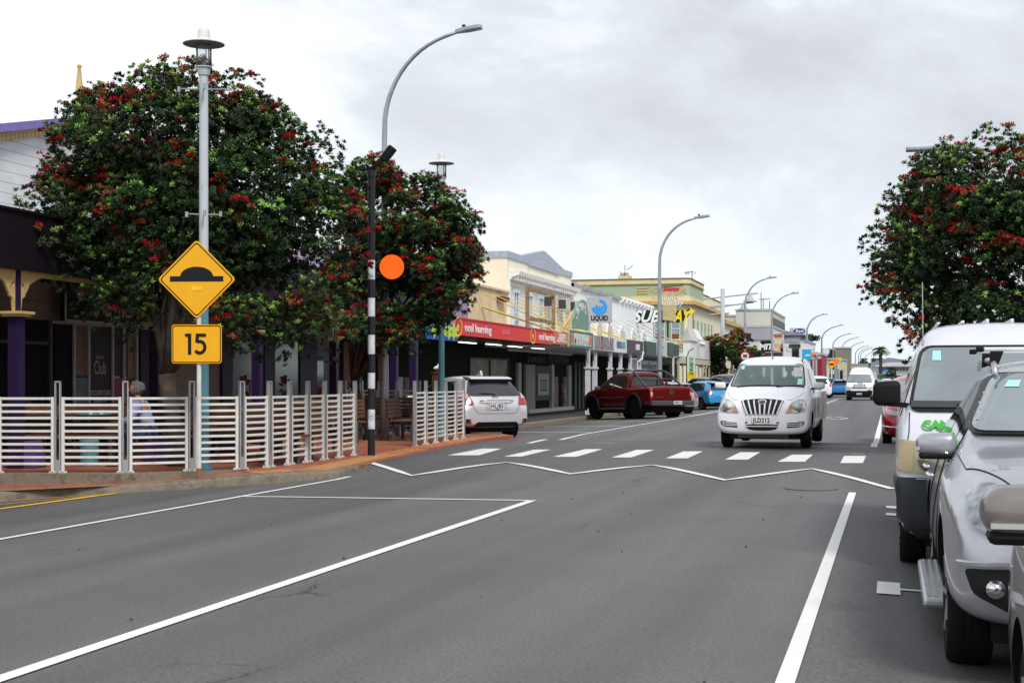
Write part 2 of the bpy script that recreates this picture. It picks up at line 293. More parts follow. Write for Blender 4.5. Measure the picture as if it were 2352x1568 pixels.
# ================================================================== SETTING: ground, road, kerbs, markings
def setting():
    g = MB(); g.add([(-3000, -3000, -.5), (3000, -3000, -.5), (3000, 3000, -.5), (-3000, 3000, -.5)], [(0, 1, 2, 3)])
    struct(g.build('ground', pm('far_ground', (.09, .10, .07), .9, scale=.02), recalc=False))
    xs = [-12.42, -11.5, -10.5, -9.5, -8.7, LANE, -6, -4.2, -2.5, -.5, .5, 1.6, 2.7]
    ys = list(np.arange(-6, 40, .5)) + list(np.arange(40, 470, 10)); mb = MB()
    mb.add([(x, y, road_z(x, y)) for y in ys for x in xs], [(j * 13 + i, j * 13 + i + 1, (j + 1) * 13 + i + 1, (j + 1) * 13 + i) for j in range(len(ys) - 1) for i in range(12)])
    struct(mb.build('road', M_ASP, recalc=False))
    # darker surface of the raised crossing, bounded by the zigzag
    ZZ = [P(845, 1068, .05), P(945, 1091, .03), P(1165, 1071, .04), P(1310, 1093, .02), P(1500, 1079, .03), P(1665, 1104, .02), P(1865, 1089, .02), P(2050, 1121, 0)]
    zz = [(p[0], p[1]) for p in ZZ]
    struct(drape(zz + [(2.6, 17.4), (2.6, 33), (-9.1, 33)], .004, M_ASP2, 'raised_crossing'))
    line(zz, .12, 'zigzag_line', off=.012)
    for q in ([(1028, 1046), (1100, 1046), (1152, 1031), (1108, 1030.5)], [(1158, 1049), (1198, 1049), (1265, 1033), (1228, 1033)], [(1270, 1049.5), (1324, 1049.5), (1384, 1032), (1344, 1032)],
              [(1405, 1051), (1450, 1051), (1503, 1033.5), (1462, 1033.5)], [(1529, 1053), (1579, 1053), (1615, 1037), (1570, 1037)], [(1665, 1056), (1718, 1056), (1746, 1039), (1700, 1039)],
              [(1786, 1061), (1849, 1061), (1867, 1044.6), (1819, 1044.6)], [(1930, 1064), (1982, 1064), (1989, 1047.5), (1939, 1047.5)]):
        struct(drape([P(x, y, .1) for x, y in q], .009, M_WW, 'crossing_stripe'))
    line([(EDGE, 1), (EDGE, 18.9)], .092, 'edge_line')
    a = P(2007, 1027, .1); line([(a[0], a[1]), (-.4, 60), (-.45, 130)], .13, 'edge_line')
    line([(CENT, 2), (CENT, P(1225, 1150)[1])], .105, 'centre_line')
    a = P(545, 1140); b = P(1232, 1150); line([a, b], .09, 'limit_line')
    line([(LANE - .08, 2), (LANE, P(806, 1096)[1])], .09, 'lane_line')
    a = P(1215, 1018, .1); line([a, P(1340, 995, .02), P(1620, 950), (LANE, 90), (LANE + .1, 180)], .13, 'lane_line')
    a = P(1640, 1022, .1); b = P(2008, 1027, .1); line([a, b], .1, 'limit_line')
    line([P(1885, 931), P(1925, 916)], .12, 'centre_dash'); line([P(1950, 905), P(1990, 893)], .12, 'centre_dash'); line([P(1852, 915), P(1925, 896)], .12, 'centre_line')
    line([P(1955, 1042.5, .1), P(1985, 1042.5, .1)], .06, 'paint_mark'); line([P(1365, 1017.5, .1), P(1410, 1017.5, .1)], .06, 'paint_mark')
    D = [P(1888, 959), P(1925, 963.5), P(1948, 960.5), P(1912, 957), P(1888, 959)]; line(D, .1, 'diamond_marking')
    # parking bay marks
    a = P(2041, 1352, -.02); struct(drape([(a[0] - .08, a[1] - .28), (a[0] + .08, a[1] - .28), (a[0] + .08, a[1] + .32), (a[0] - .08, a[1] + .32)], .008, roadpaint('fresh_paint', worn=.72), 'parking_mark'))
    line([(a[0] + .08, a[1]), (a[0] + 2.2, a[1])], .07, 'parking_line')
    for y in (a[1] + 5.6, a[1] + 6.5): struct(drape([(-.07, y), (.1, y), (.1, y + .3), (-.07, y + .3)], .008, M_WL, 'parking_mark'))
    for k in range(7):
        y = 36.0 + k * 5.6; line([(LANE - .3, y - 2.6), (KERB + .5, y + 1.7)], .1, 'parking_line')
    for x0, x1, dy in ((-9.6, -11.9, 0), (-9.8, -11.9, .35), (-9.7, -11.9, -.5)):
        pass
    a = P(0, 1163, -.1); b = P(265, 1129, -.1); line([(a[0] - 1.5, a[1] - .5), a, b], .15, 'yellow_line', M_YL)
    a2 = P(0, 1152, -.12); line([(a2[0] - 1.5, a2[1] - .4), a2, P(235, 1132, -.1)], .05, 'yellow_line', M_YL)
    a2 = P(0, 1145, -.14); line([(a2[0] - 1.5, a2[1] - .4), a2, P(200, 1131, -.1)], .05, 'yellow_line', M_YL)
    line([P(1360, 976, -.2), P(1480, 957, -.2)], .08, 'yellow_line', M_YL)
    c = P(1862, 1122); mb = MB(); mb.lathe([(.36, 0), (.36, .006), (.33, .008), (.3, .005), (0, .005)], (c[0], c[1], .004), 28); struct(mb.build('manhole_cover', pm('iron_cover', (.13, .13, .13), .6, .3, bump=.6), None))
    # bulb-out paving and its kerb
    bulb = [(KERB, 15.4), P(0, 1140, -.12), P(130, 1131, -.1), P(270, 1122.5, -.06), P(420, 1115, -.04), P(600, 1106.5, -.01), P(700, 1100, 0), P(775, 1092, .03), P(836, 1070, .08), P(954, 1042, .1), P(1050, 1022, .1), P(1120, 1009, .1), P(1180, 1004, .06)]
    e = bulb[-1]; bulb += [(e[0] - .5, e[1] + .8), (e[0] - 1.6, e[1] + 1.3), (KERB, e[1] + 1.6)]
    TOPZ = .11
    fl = [P(x, y, TOPZ) for x, y in ((-150, 1087), (0, 1087.5), (288, 1087), (440, 1083), (555, 1079.5))]; fl = [(p[0] + .06, p[1] - .19) for p in fl]
    inner = [(-16.5, fl[0][1])] + fl + [bulb[5]] + bulb[6:]
    mb = MB(); mb.prism(inner + [(-16.5, bulb[-1][1])], -.3, TOPZ); struct(mb.build('brick_paving', M_PAV))
    kz = [-.05, -.045, -.03, -.01, .03, .075, .085]; ki = [0, 1, 3, 4, 5]; mb = MB(); kk = [bulb[0], bulb[1], bulb[3], bulb[4], bulb[5]]; kq = [-.05, -.045, -.012, .03, TOPZ]; fz = [-.05, -.035, -.0, .035, TOPZ]
    mb.add([(p[0], p[1], z) for p, z in zip(kk, kq)] + [(p[0], p[1], z) for p, z in zip(fl, fz)] + [(bulb[5][0], bulb[5][1], TOPZ)], [(i, i + 1, 6 + i, 5 + i) for i in range(4)]); struct(mb.build('kerbside_strip', M_PAV, recalc=False))
    mb = MB(); hh = TOPZ + .012
    for i in range(4):
        a_, b_ = Vector(fl[i]), Vector(fl[i + 1]); mb.add([(a_.x, a_.y - .02, -.2), (b_.x, b_.y - .02, -.2), (b_.x, b_.y - .02, hh), (a_.x, a_.y - .02, hh), (a_.x, a_.y + .3, hh), (b_.x, b_.y + .3, hh)], [(0, 1, 2, 3), (3, 2, 5, 4)])
    struct(mb.build('plinth', M_CONC, recalc=False))
    def kerb(pts, top, name, w=.16, inner=1, tops=None):
        mb = MB(); pr = [(0, -.32), (0, top - .05), (.02, top - .015), (.05, top), (w, top + .002), (w, -.32)]; n = len(pts); vs = []
        for i, p in enumerate(pts):
            t = (Vector(pts[min(i + 1, n - 1)]) - Vector(pts[max(i - 1, 0)])).normalized(); nn = Vector((-t.y, t.x)) * inner
            dz = (tops[i] - top) if tops else 0
            for a, z in pr: vs.append((p[0] + nn.x * (a - .03), p[1] + nn.y * (a - .03), z + (dz if z > -.3 else 0)))
        k = len(pr); mb.add(vs, [(i * k + j, i * k + (j + 1) % k, (i + 1) * k + (j + 1) % k, (i + 1) * k + j) for i in range(n - 1) for j in range(k)] + [tuple(range(k)), tuple(range((n - 1) * k, n * k))])
        return struct(mb.build(name, M_CONC, smooth=35))
    cr = []
    for i in range(8):
        A = Vector(bulb[i]); B = Vector(bulb[i + 1])
        cr += [A.lerp(B, j / 4) for j in range(4)]
    kt = [-.045, -.04, -.025, -.005, .035, TOPZ + .004, TOPZ + .006, TOPZ + .006, TOPZ + .006]; ktop = [kt[i // 4] + (kt[i // 4 + 1] - kt[i // 4]) * (i % 4) / 4 for i in range(32)]
    kerb([tuple(p) for p in cr], TOPZ + .006, 'kerb', .2, tops=ktop)
    kerb([(KERB, y) for y in (-6, 5, 15.4)], PAVE + .01, 'kerb'); e2 = bulb[-1]
    kerb([bulb[-4], bulb[-3], bulb[-2], e2], .06, 'kerb')
    kerb([(KERB, y) for y in [e2[1]] + list(range(40, 470, 15))], PAVE + .01, 'kerb')
    kerb([(2.7, y) for y in range(-6, 470, 15)], .02, 'kerb', inner=-1)
    mb = MB(); mb.b2(-70, KERB - .12, -6, 460, -.45, PAVE); struct(mb.build('footpath', M_FOOT))
    mb = MB(); mb.b2(2.8, 60, -6, 460, -.45, .01); struct(mb.build('footpath', M_FOOT))
    tact = paving('tactile_paving', (.62, .30, .09), (.50, .22, .06), .60); o_ = [Vector(p) for p in bulb[5:13]]; mb = MB(); vv = []
    for i, p in enumerate(o_):
        t = (o_[min(i + 1, 7)] - o_[max(i - 1, 0)]).normalized(); nn = Vector((-t.y, t.x)); q = p + nn * (.62 if i < 7 else .2); vv += [(p.x + nn.x * .14, p.y + nn.y * .14, TOPZ + .006), (q.x, q.y, TOPZ + .006)]
    mb.add(vv, [(2 * i, 2 * i + 1, 2 * i + 3, 2 * i + 2) for i in range(7)]); struct(mb.build('tactile_strip', tact, recalc=False))
    # red stamens fallen on the paving and gutter
    rs = np.random.RandomState(3); mb = MB()
    spots = [(-9.2, 25.5, 1.4, 2.4, 1500), (-8.75, 31.0, .5, 1.6, 900), (-10.2, 22, 1.2, 2.0, 900), (-9.0, 28.0, .5, 2.5, 700), (-9.6, 34.0, .9, .9, 350), (.6, 25.5, .7, 3.0, 700)]
    for X, Y, sx, sy, n in spots:
        for k in range(n):
            x = X + rs.randn() * sx * .6; y = Y + rs.randn() * sy * .6; a = rs.rand() * 3.14; l = .012 + rs.rand() * .025; w = .004
            z = (TOPZ if (x < -8.6 and y < 33) else road_z(x, y)) + .014; c, s = math.cos(a), math.sin(a)
            mb.add([(x - c * l + s * w, y - s * l - c * w, z), (x + c * l + s * w, y + s * l - c * w, z + .004), (x + c * l - s * w, y + s * l + c * w, z + .004), (x - c * l - s * w, y - s * l + c * w, z)], [(0, 1, 2, 3)])
    struct(mb.build('fallen_stamens', pm('stamen_red', (.34, .015, .02), .8, var=.3), recalc=False), 'stuff')['label'] = 'red flower stamens scattered over paving and gutter'
    # grit and leaf bits on the road
    mb = MB()
    for k in range(160):
        x = -8 + rs.rand() * 8.5; y = 3.5 + rs.rand() * 22; r = .004 + rs.rand() ** 3 * .012; z = road_z(x, y) + .004
        mb.add([(x - r, y, z), (x, y - r, z), (x + r, y + r * .3, z), (x, y + r, z), (x, y, z + r)], [(0, 1, 4), (1, 2, 4), (2, 3, 4), (3, 0, 4)])
    struct(mb.build('grit', pm('grit', (.045, .04, .035), .9), recalc=False), 'stuff')['label'] = 'dark grit and leaf bits on the asphalt'
setting()

# ================================================================== TREES
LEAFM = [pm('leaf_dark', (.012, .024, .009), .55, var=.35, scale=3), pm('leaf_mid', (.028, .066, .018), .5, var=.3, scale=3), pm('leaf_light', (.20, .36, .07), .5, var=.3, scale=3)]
BARK = pm('bark', (.055, .043, .032), .9, var=.4, scale=6, bump=.8)
FLW = [pm('flower_red', (.40, .004, .010), .6, var=.25, scale=9), pm('flower_dark_red', (.17, .004, .008), .65, var=.25, scale=9), pm('flower_faded', (.36, .10, .04), .7, var=.3, scale=9)]
def pohutukawa(label, base, ctr, rad, nclump, nros, nflow, seed, ls=.085, trunk_r=.15, top_fl=.5, lean=(0, 0), extra=(), lob=.25, side=0, group='pohutukawa trees in red blossom', crl=1.0):
    rs = np.random.RandomState(seed); base = Vector(base); C = Vector(ctr) - base; rad = np.array(rad)
    root = thing('pohutukawa_tree', label, 'tree', base, group=group)
    # clump centres on a lumpy ellipsoid
    cl = []
    ph = rs.rand(6) * 6.28
    for i in range(nclump):
        d = rs.randn(3); d /= np.linalg.norm(d)
        if d[2] < -.75: d[2] *= -.3
        lump = 1 + lob * (math.sin(3 * math.atan2(d[1], d[0]) + ph[0]) * .5 + math.sin(4.3 * d[2] + ph[1] + 2 * d[0]) * .6)
        r = (.80 if rs.rand() < .72 else rs.uniform(.25, .7)) * lump
        cl.append((np.array(C) + d * rad * r, d, rs.uniform(.13, .24) * float(rad.mean())))
    for (ex, ey, ez, er) in extra: cl.append((np.array([ex, ey, ez]), np.array([0, 0, 1.]), er))
    vs = []; fs = []; mi = []; ros = []
    w = np.array([c[2] ** 2 for c in cl]); w /= w.sum()
    for k in range(nros):
        c, od, cr = cl[rs.choice(len(cl), p=w)]
        d = rs.randn(3); d /= np.linalg.norm(d)
        if d[2] < -.3 and rs.rand() < .6: d[2] = -d[2]
        p = c + d * cr * (rs.uniform(.82, 1.12) if rs.rand() < .8 else rs.uniform(.3, .8)) * np.array([1.1, 1.1, .85])
        ax = d * .8 + np.array([0, 0, .75]) + od * .35; ax /= np.linalg.norm(ax)
        a = np.cross(ax, [.3, .5, .81]); a /= np.linalg.norm(a); b = np.cross(ax, a)
        n = rs.randint(9, 14); l0 = ls * rs.uniform(.75, 1.25); rv = rs.rand()
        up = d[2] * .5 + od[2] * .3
        m0 = 2 if rv < .05 + .42 * max(0, d[2]) * (.6 + .4 * max(0, od[2] + .3)) else (1 if rv < .50 + .35 * d[2] else 0)  # paler young leaves on top; undersides coloured darker to stand for shade
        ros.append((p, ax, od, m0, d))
        for j in range(n):
            an = j * 2.4 + rs.rand() * .5; t = .35 + 1.05 * (j / n) + rs.rand() * .15
            dr = ax * math.cos(t) + (a * math.cos(an) + b * math.sin(an)) * math.sin(t); sd = np.cross(dr, ax); sd /= (np.linalg.norm(sd) + 1e-6)
            l = l0 * rs.uniform(.85, 1.15); wd = l * .19; nn = np.cross(sd, dr); o = len(vs); q = p + dr * l * .06
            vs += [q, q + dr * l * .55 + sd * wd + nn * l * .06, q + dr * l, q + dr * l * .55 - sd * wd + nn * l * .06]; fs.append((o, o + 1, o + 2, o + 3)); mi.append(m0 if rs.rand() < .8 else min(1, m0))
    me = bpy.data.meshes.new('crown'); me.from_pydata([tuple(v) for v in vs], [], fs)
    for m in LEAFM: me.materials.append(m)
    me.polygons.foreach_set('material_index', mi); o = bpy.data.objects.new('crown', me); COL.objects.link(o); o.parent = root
    # blossom pompoms gathered in groups at rosette tips
    vs = []; fs = []; mi = []
    grp = np.sin(np.array([r[0] for r in ros]) @ np.array([2.9, 2.3, 3.3]) / max(.6, float(rad.mean()) * .45) + seed)
    sc = np.array([(r[4][2] * .5 + r[2][2] * top_fl + (r[2] @ np.array([side, -.25, 0])) + rs.rand() * 1.1) if r[4][2] > -.4 else -9 for r in ros]) + .8 * grp
    ordr = np.argsort(-sc)[:int(nflow * 2.2)]; pick = rs.choice(ordr, min(nflow, len(ordr)), replace=False)
    fcl = [ros[i] for i in pick[:max(1, nflow // 3)]]
    for p, ax, od, m0, d in fcl:
        col = 2 if rs.rand() < .16 else (1 if rs.rand() < .3 else 0)
        for q in range(rs.randint(1, 5)):
            c = np.array(p) + ax * ls * .75 + rs.randn(3) * ls * np.array([1.0, 1.0, .3]) * (q > 0); rr = ls * rs.uniform(.62, .95)
            for s in range(34):
                dd = rs.randn(3); dd[2] = abs(dd[2]) * .9 - .25; dd /= np.linalg.norm(dd); sd = np.cross(dd, rs.randn(3)); sd /= (np.linalg.norm(sd) + 1e-6); o = len(vs)
                vs += [c, c + dd * rr + sd * rr * .13, c + dd * rr - sd * rr * .13]; fs.append((o, o + 1, o + 2)); mi.append(col)
    me = bpy.data.meshes.new('blossom'); me.from_pydata([tuple(v) for v in vs], [], fs)
    for m in FLW: me.materials.append(m)
    me.polygons.foreach_set('material_index', mi); o = bpy.data.objects.new('blossom', me); COL.objects.link(o); o.parent = root; o['kind'] = 'stuff'
    # trunk and limbs
    mb = MB(); fork = Vector((lean[0], lean[1], max(.9, (C.z - rad[2]) * .75)))
    mb.tube([(0, 0, -.1), (0.03, 0, .25), (fork.x * .5, fork.y * .5, fork.z * .55), tuple(fork)], [trunk_r * 1.35, trunk_r, trunk_r * .85, trunk_r * .9], 12)
    tg = sorted(cl, key=lambda c: -c[2])[:min(16, len(cl))]
    for c, od, cr in tg:
        e = Vector(c); m_ = fork.lerp(e, .45) + Vector((rs.randn() * .12, rs.randn() * .12, -.05 + rs.rand() * .2))
        mb.tube([tuple(fork), tuple(fork.lerp(m_, .5) + Vector((0, 0, .05))), tuple(m_), tuple(e)], [trunk_r * .6, trunk_r * .42, trunk_r * .25, trunk_r * .08], 7)
    mb.build('trunk', BARK, root, smooth=True, recalc=False)
    return root
def trees():
    a = P(408, 1073, .085); d = 23.7; c = PD(402, 462, d)
    ex = [PD(x, y, d - 1.25 + .45 * (i % 3)) for i, (x, y) in enumerate(((560, 735), (640, 745), (700, 735), (510, 765), (330, 745), (440, 715), (745, 690), (250, 700), (600, 775), (380, 660), (170, 610), (670, 780), (740, 770), (480, 690), (762, 430), (775, 520), (765, 600), (715, 350), (90, 560), (110, 480), (300, 600), (350, 640), (450, 600), (420, 560), (340, 520), (300, 450), (400, 400), (500, 560), (520, 640), (430, 200), (350, 210), (540, 230)))]
    ex1 = [(p[0] - a[0], p[1] - a[1], p[2] - .08, .5) for p in ex]
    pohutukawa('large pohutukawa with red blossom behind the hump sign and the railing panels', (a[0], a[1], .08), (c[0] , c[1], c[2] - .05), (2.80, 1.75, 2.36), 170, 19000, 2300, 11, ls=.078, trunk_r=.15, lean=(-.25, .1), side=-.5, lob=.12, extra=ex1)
    a = P(845, 1012, .085); c = PD(930, 598, 31.5)
    ex = [PD(x, y, 30.6 + .5 * (i % 3)) for i, (x, y) in enumerate(((830, 755), (900, 765), (970, 735), (1040, 690), (800, 700), (860, 785), (930, 780), (790, 640), (1065, 640), (800, 480), (790, 560), (815, 430), (850, 400)))]
    ex2 = [(p[0] - a[0], p[1] - a[1], p[2] - .08, .42) for p in ex]
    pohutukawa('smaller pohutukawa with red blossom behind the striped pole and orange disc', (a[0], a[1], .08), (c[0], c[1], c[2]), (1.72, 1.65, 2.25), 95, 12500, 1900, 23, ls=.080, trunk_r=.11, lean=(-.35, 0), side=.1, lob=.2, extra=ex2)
    c = PD(2412, 566, 26); ex3 = [PD(x + 42, y, 25.2) for x, y in ((2085, 790), (2010, 690), (2150, 800), (2250, 780), (2060, 730), (2020, 620), (2350, 780), (2120, 430), (2000, 560), (2180, 740))]; ex3 = [(p[0] - c[0] - .6, p[1] - c[1] - .2, p[2], .48) for p in ex3]
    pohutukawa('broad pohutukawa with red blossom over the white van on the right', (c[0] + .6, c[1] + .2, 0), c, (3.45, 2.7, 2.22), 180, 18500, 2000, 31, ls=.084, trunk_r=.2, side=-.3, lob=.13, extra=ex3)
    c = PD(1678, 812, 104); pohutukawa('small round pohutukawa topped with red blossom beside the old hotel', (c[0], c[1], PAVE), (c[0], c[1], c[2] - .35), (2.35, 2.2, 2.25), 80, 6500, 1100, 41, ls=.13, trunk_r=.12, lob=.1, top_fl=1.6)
    # rounded green street trees far away
    def green(label, x, y, d, rx, rz, n, seed, nm='leafy_tree', col=None):
        rs = np.random.RandomState(seed); c = Vector(PD(x, y, d)); base = Vector((c.x, c.y, 0)); root = thing(nm, label, 'tree', base, group='green trees far down the street')
        vs = []; fs = []; mi = []
        for k in range(n):
            dd = rs.randn(3); dd /= np.linalg.norm(dd); p = np.array([0, 0, c.z]) + dd * np.array([rx, rx, rz]) * rs.uniform(.6, 1.05) * (1 + .18 * math.sin(5 * dd[0] + seed) + .12 * math.sin(7 * dd[2])); l = rx * .16
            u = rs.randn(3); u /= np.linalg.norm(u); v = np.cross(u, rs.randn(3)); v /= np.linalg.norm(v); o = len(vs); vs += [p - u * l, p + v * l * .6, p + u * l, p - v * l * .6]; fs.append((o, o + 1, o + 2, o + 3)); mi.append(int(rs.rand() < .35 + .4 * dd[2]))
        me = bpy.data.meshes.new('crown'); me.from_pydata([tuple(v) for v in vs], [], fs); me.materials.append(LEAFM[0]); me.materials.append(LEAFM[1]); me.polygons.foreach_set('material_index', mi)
        o = bpy.data.objects.new('crown', me); COL.objects.link(o); o.parent = root
        mb = MB(); mb.tube([(0, 0, -.5), (.1, 0, c.z * .6), (0, 0, c.z)], [rx * .1, rx * .07, rx * .04], 8); mb.build('trunk', BARK, root, recalc=False)
    green('flat topped green tree behind the blue oval dealer sign', 1864, 776, 250, 1.3, .6, 500, 3)
    green('low green tree beside the pale low building above the far van', 1983, 840, 330, 1.5, 1.2, 400, 4)
    green('bushy green tree before the white two-storey building, right of the palm', 2047, 853, 260, 1.0, .95, 500, 5)
    # palm
    c = PD(2022, 808, 380); root = thing('palm_tree', 'tall palm tree against the grey shed roof down the street', 'tree', (c[0], c[1], 0)); tz = c[2] + .6
    mb = MB(); mb.tube([(0, 0, -.4), (.1, 0, tz * .5), (0, 0, tz)], [.5, .4, .45], 10); mb.build('trunk', BARK, root, smooth=True)
    mb = MB(); rs = np.random.RandomState(5)
    for k in range(46):
        a = k * 2.4; el = rs.uniform(-.4, 1.2); L = rs.uniform(2.2, 2.9); pts = []
        for i in range(7):
            t = i / 6; r_ = L * t * math.cos(el) ; z = L * t * math.sin(el) - 1.6 * t * t * (1 if el > 0 else .5); pts.append(Vector((math.cos(a) * r_, math.sin(a) * r_, tz + z)))
        sd = Vector((-math.sin(a), math.cos(a), 0))
        for i in range(6):
            for s in (-1, 1):
                w = .34 * (1 - .5 * i / 6); p0, p1 = pts[i], pts[i + 1]; mb.add([p0, p1, p1.lerp(p0, .2) + sd * s * w + Vector((0, 0, -.35 * w * 2)), p0.lerp(p1, .15) + sd * s * w * .9 + Vector((0, 0, -.6 * w))], [(0, 1, 2, 3)])
    mb.build('fronds', LEAFM[1], root, recalc=False)
trees()

# ================================================================== PEOPLE (skinned skeletons)
SKIN = pm('skin', (.30, .15, .09), .55, var=.06); HAIRG = pm('grey_hair', (.11, .10, .095), .7, var=.35, scale=30, bump=.6)
def skinned(name, joints, edges, mat, parent, sub=2):
    me = bpy.data.meshes.new(name); me.from_pydata([j[0] for j in joints], edges, []); o = bpy.data.objects.new(name, me); COL.objects.link(o)
    o.modifiers.new('s', 'SKIN'); m2 = o.modifiers.new('u', 'SUBSURF'); m2.levels = m2.render_levels = sub
    if not me.skin_vertices: me.skin_vertices.new() if hasattr(me.skin_vertices, 'new') else None
    bm = bmesh.new(); bm.from_mesh(me); ly = bm.verts.layers.skin.verify()
    for v, j in zip(bm.verts, joints):
        r = j[1]; v[ly].radius = (r, r) if not isinstance(r, tuple) else r; v[ly].use_root = (v.index == 0)
    bm.to_mesh(me); bm.free(); bpy.context.view_layer.update()
    dg = bpy.context.evaluated_depsgraph_get(); em = bpy.data.meshes.new_from_object(o.evaluated_get(dg)); bpy.data.objects.remove(o)
    em.name = name; em.materials.clear(); em.materials.append(mat); em.polygons.foreach_set('use_smooth', [True] * len(em.polygons))
    ob = bpy.data.objects.new(name, em); COL.objects.link(ob); ob.parent = parent; return ob
def head(parent, c, face, skin, hair, hatmat=None, r=.1, bun=False, beard=False):
    """head with brow, nose, chin and ears as part of one surface; face = heading angle in parent's xy"""
    c = Vector(c); rot = Matrix.Rotation(face, 4, 'Z'); bm = bmesh.new(); bmesh.ops.create_icosphere(bm, subdivisions=4, radius=1)
    for v in bm.verts:
        x, y, z = v.co; s = 1.0
        w = .076 * (1 - .22 * max(0, -z) ** 1.5); fx = x * w; fz = z * .118; fy = y * .098
        if y > 0: fy *= 1 - .12 * max(0, -z); 
        if y > .5: fy += .024 * math.exp(-((x / .16) ** 2 + ((z + .12) / .2) ** 2)); fy -= .010 * math.exp(-(((abs(x) - .38) / .18) ** 2 + ((z - .1) / .14) ** 2)); fy += .006 * math.exp(-((x / .35) ** 2 + ((z + .48) / .07) ** 2)); fy += .010 * math.exp(-((x / .3) ** 2 + ((z + .82) / .2) ** 2))
        fx += math.copysign(.014, x) * math.exp(-((y / .18) ** 2 + ((z + .05) / .25) ** 2)) * (abs(x) > .8)
        v.co = (fx, fy, fz)
    bm.transform(Matrix.Translation(c) @ rot); me = bpy.data.meshes.new('head'); bm.to_mesh(me); bm.free()
    # the head is merged with the body afterwards; here hair
    hm = bmesh.new(); bmesh.ops.create_icosphere(hm, subdivisions=4, radius=1)
    for v in hm.verts:
        x, y, z = v.co; k = 1 + .05 * math.sin(17 * x + 5 * z) * math.sin(13 * y) ; cut = (y > .25 and z < .55) or z < -.55
        s_ = .86 if cut else 1.14
        v.co = (x * .078 * s_ * k, (y * .100 - .006) * s_ * k, z * .118 * (s_ if not hatmat else min(s_, 1.1)) * k + .006)
        if bun and y < -.6 and z > -.2: v.co.y -= .03
    hm.transform(Matrix.Translation(c) @ rot); h2 = bpy.data.meshes.new('hair'); hm.to_mesh(h2); hm.free(); h2.materials.append(hair); h2.polygons.foreach_set('use_smooth', [True] * len(h2.polygons))
    ho = bpy.data.objects.new('hair', h2); COL.objects.link(ho); ho.parent = parent
    if hatmat:
        mb = MB(); mb.lathe([(.098, 0), (.104, .03), (.096, .075), (.07, .105), (.03, .118), (0, .12)], (0, -.005, 0), 24); mb.lathe([(.05, -.004), (.07, .006)], (0, .09, 0), 16)
        o = mb.build('cap', hatmat, parent, smooth=True); o.location = c + Vector((0, 0, .02)); o.rotation_euler = (0, 0, face)
    return me
def hand_joints(J, E, iw, w, d, side, spread=.009):
    """palm plus four fingers and a thumb grown from wrist index iw, heading d"""
    d = Vector(d).normalized(); lat = d.cross(Vector((0, 0, 1))).normalized() * side; dn = Vector((0, 0, -1)); w = Vector(w)
    J.append((w + d * .045, (.030, .016))); ip = len(J) - 1; E.append((iw, ip)); J.append((w + d * .08, (.036, .014))); ik = len(J) - 1; E.append((ip, ik))
    for k, (o, L) in enumerate(((-.03, .062), (-.010, .074), (.010, .070), (.029, .054))):
        a = w + d * .092 + lat * o; J.append((a, .0095)); i0 = len(J) - 1; E.append((ik, i0)); J.append((a + d * L * .5 + dn * .006, .009)); J.append((a + d * L * .85 + dn * L * .35, .0075)); E.extend([(i0, i0 + 1), (i0 + 1, i0 + 2)])
    a = w + d * .035 - lat * .038; J.append((a, .011)); i0 = len(J) - 1; E.append((ip, i0)); J.append((a + d * .035 - lat * .016, .0095)); J.append((a + d * .058 - lat * .014 + dn * .01, .008)); E.extend([(i0, i0 + 1), (i0 + 1, i0 + 2)])
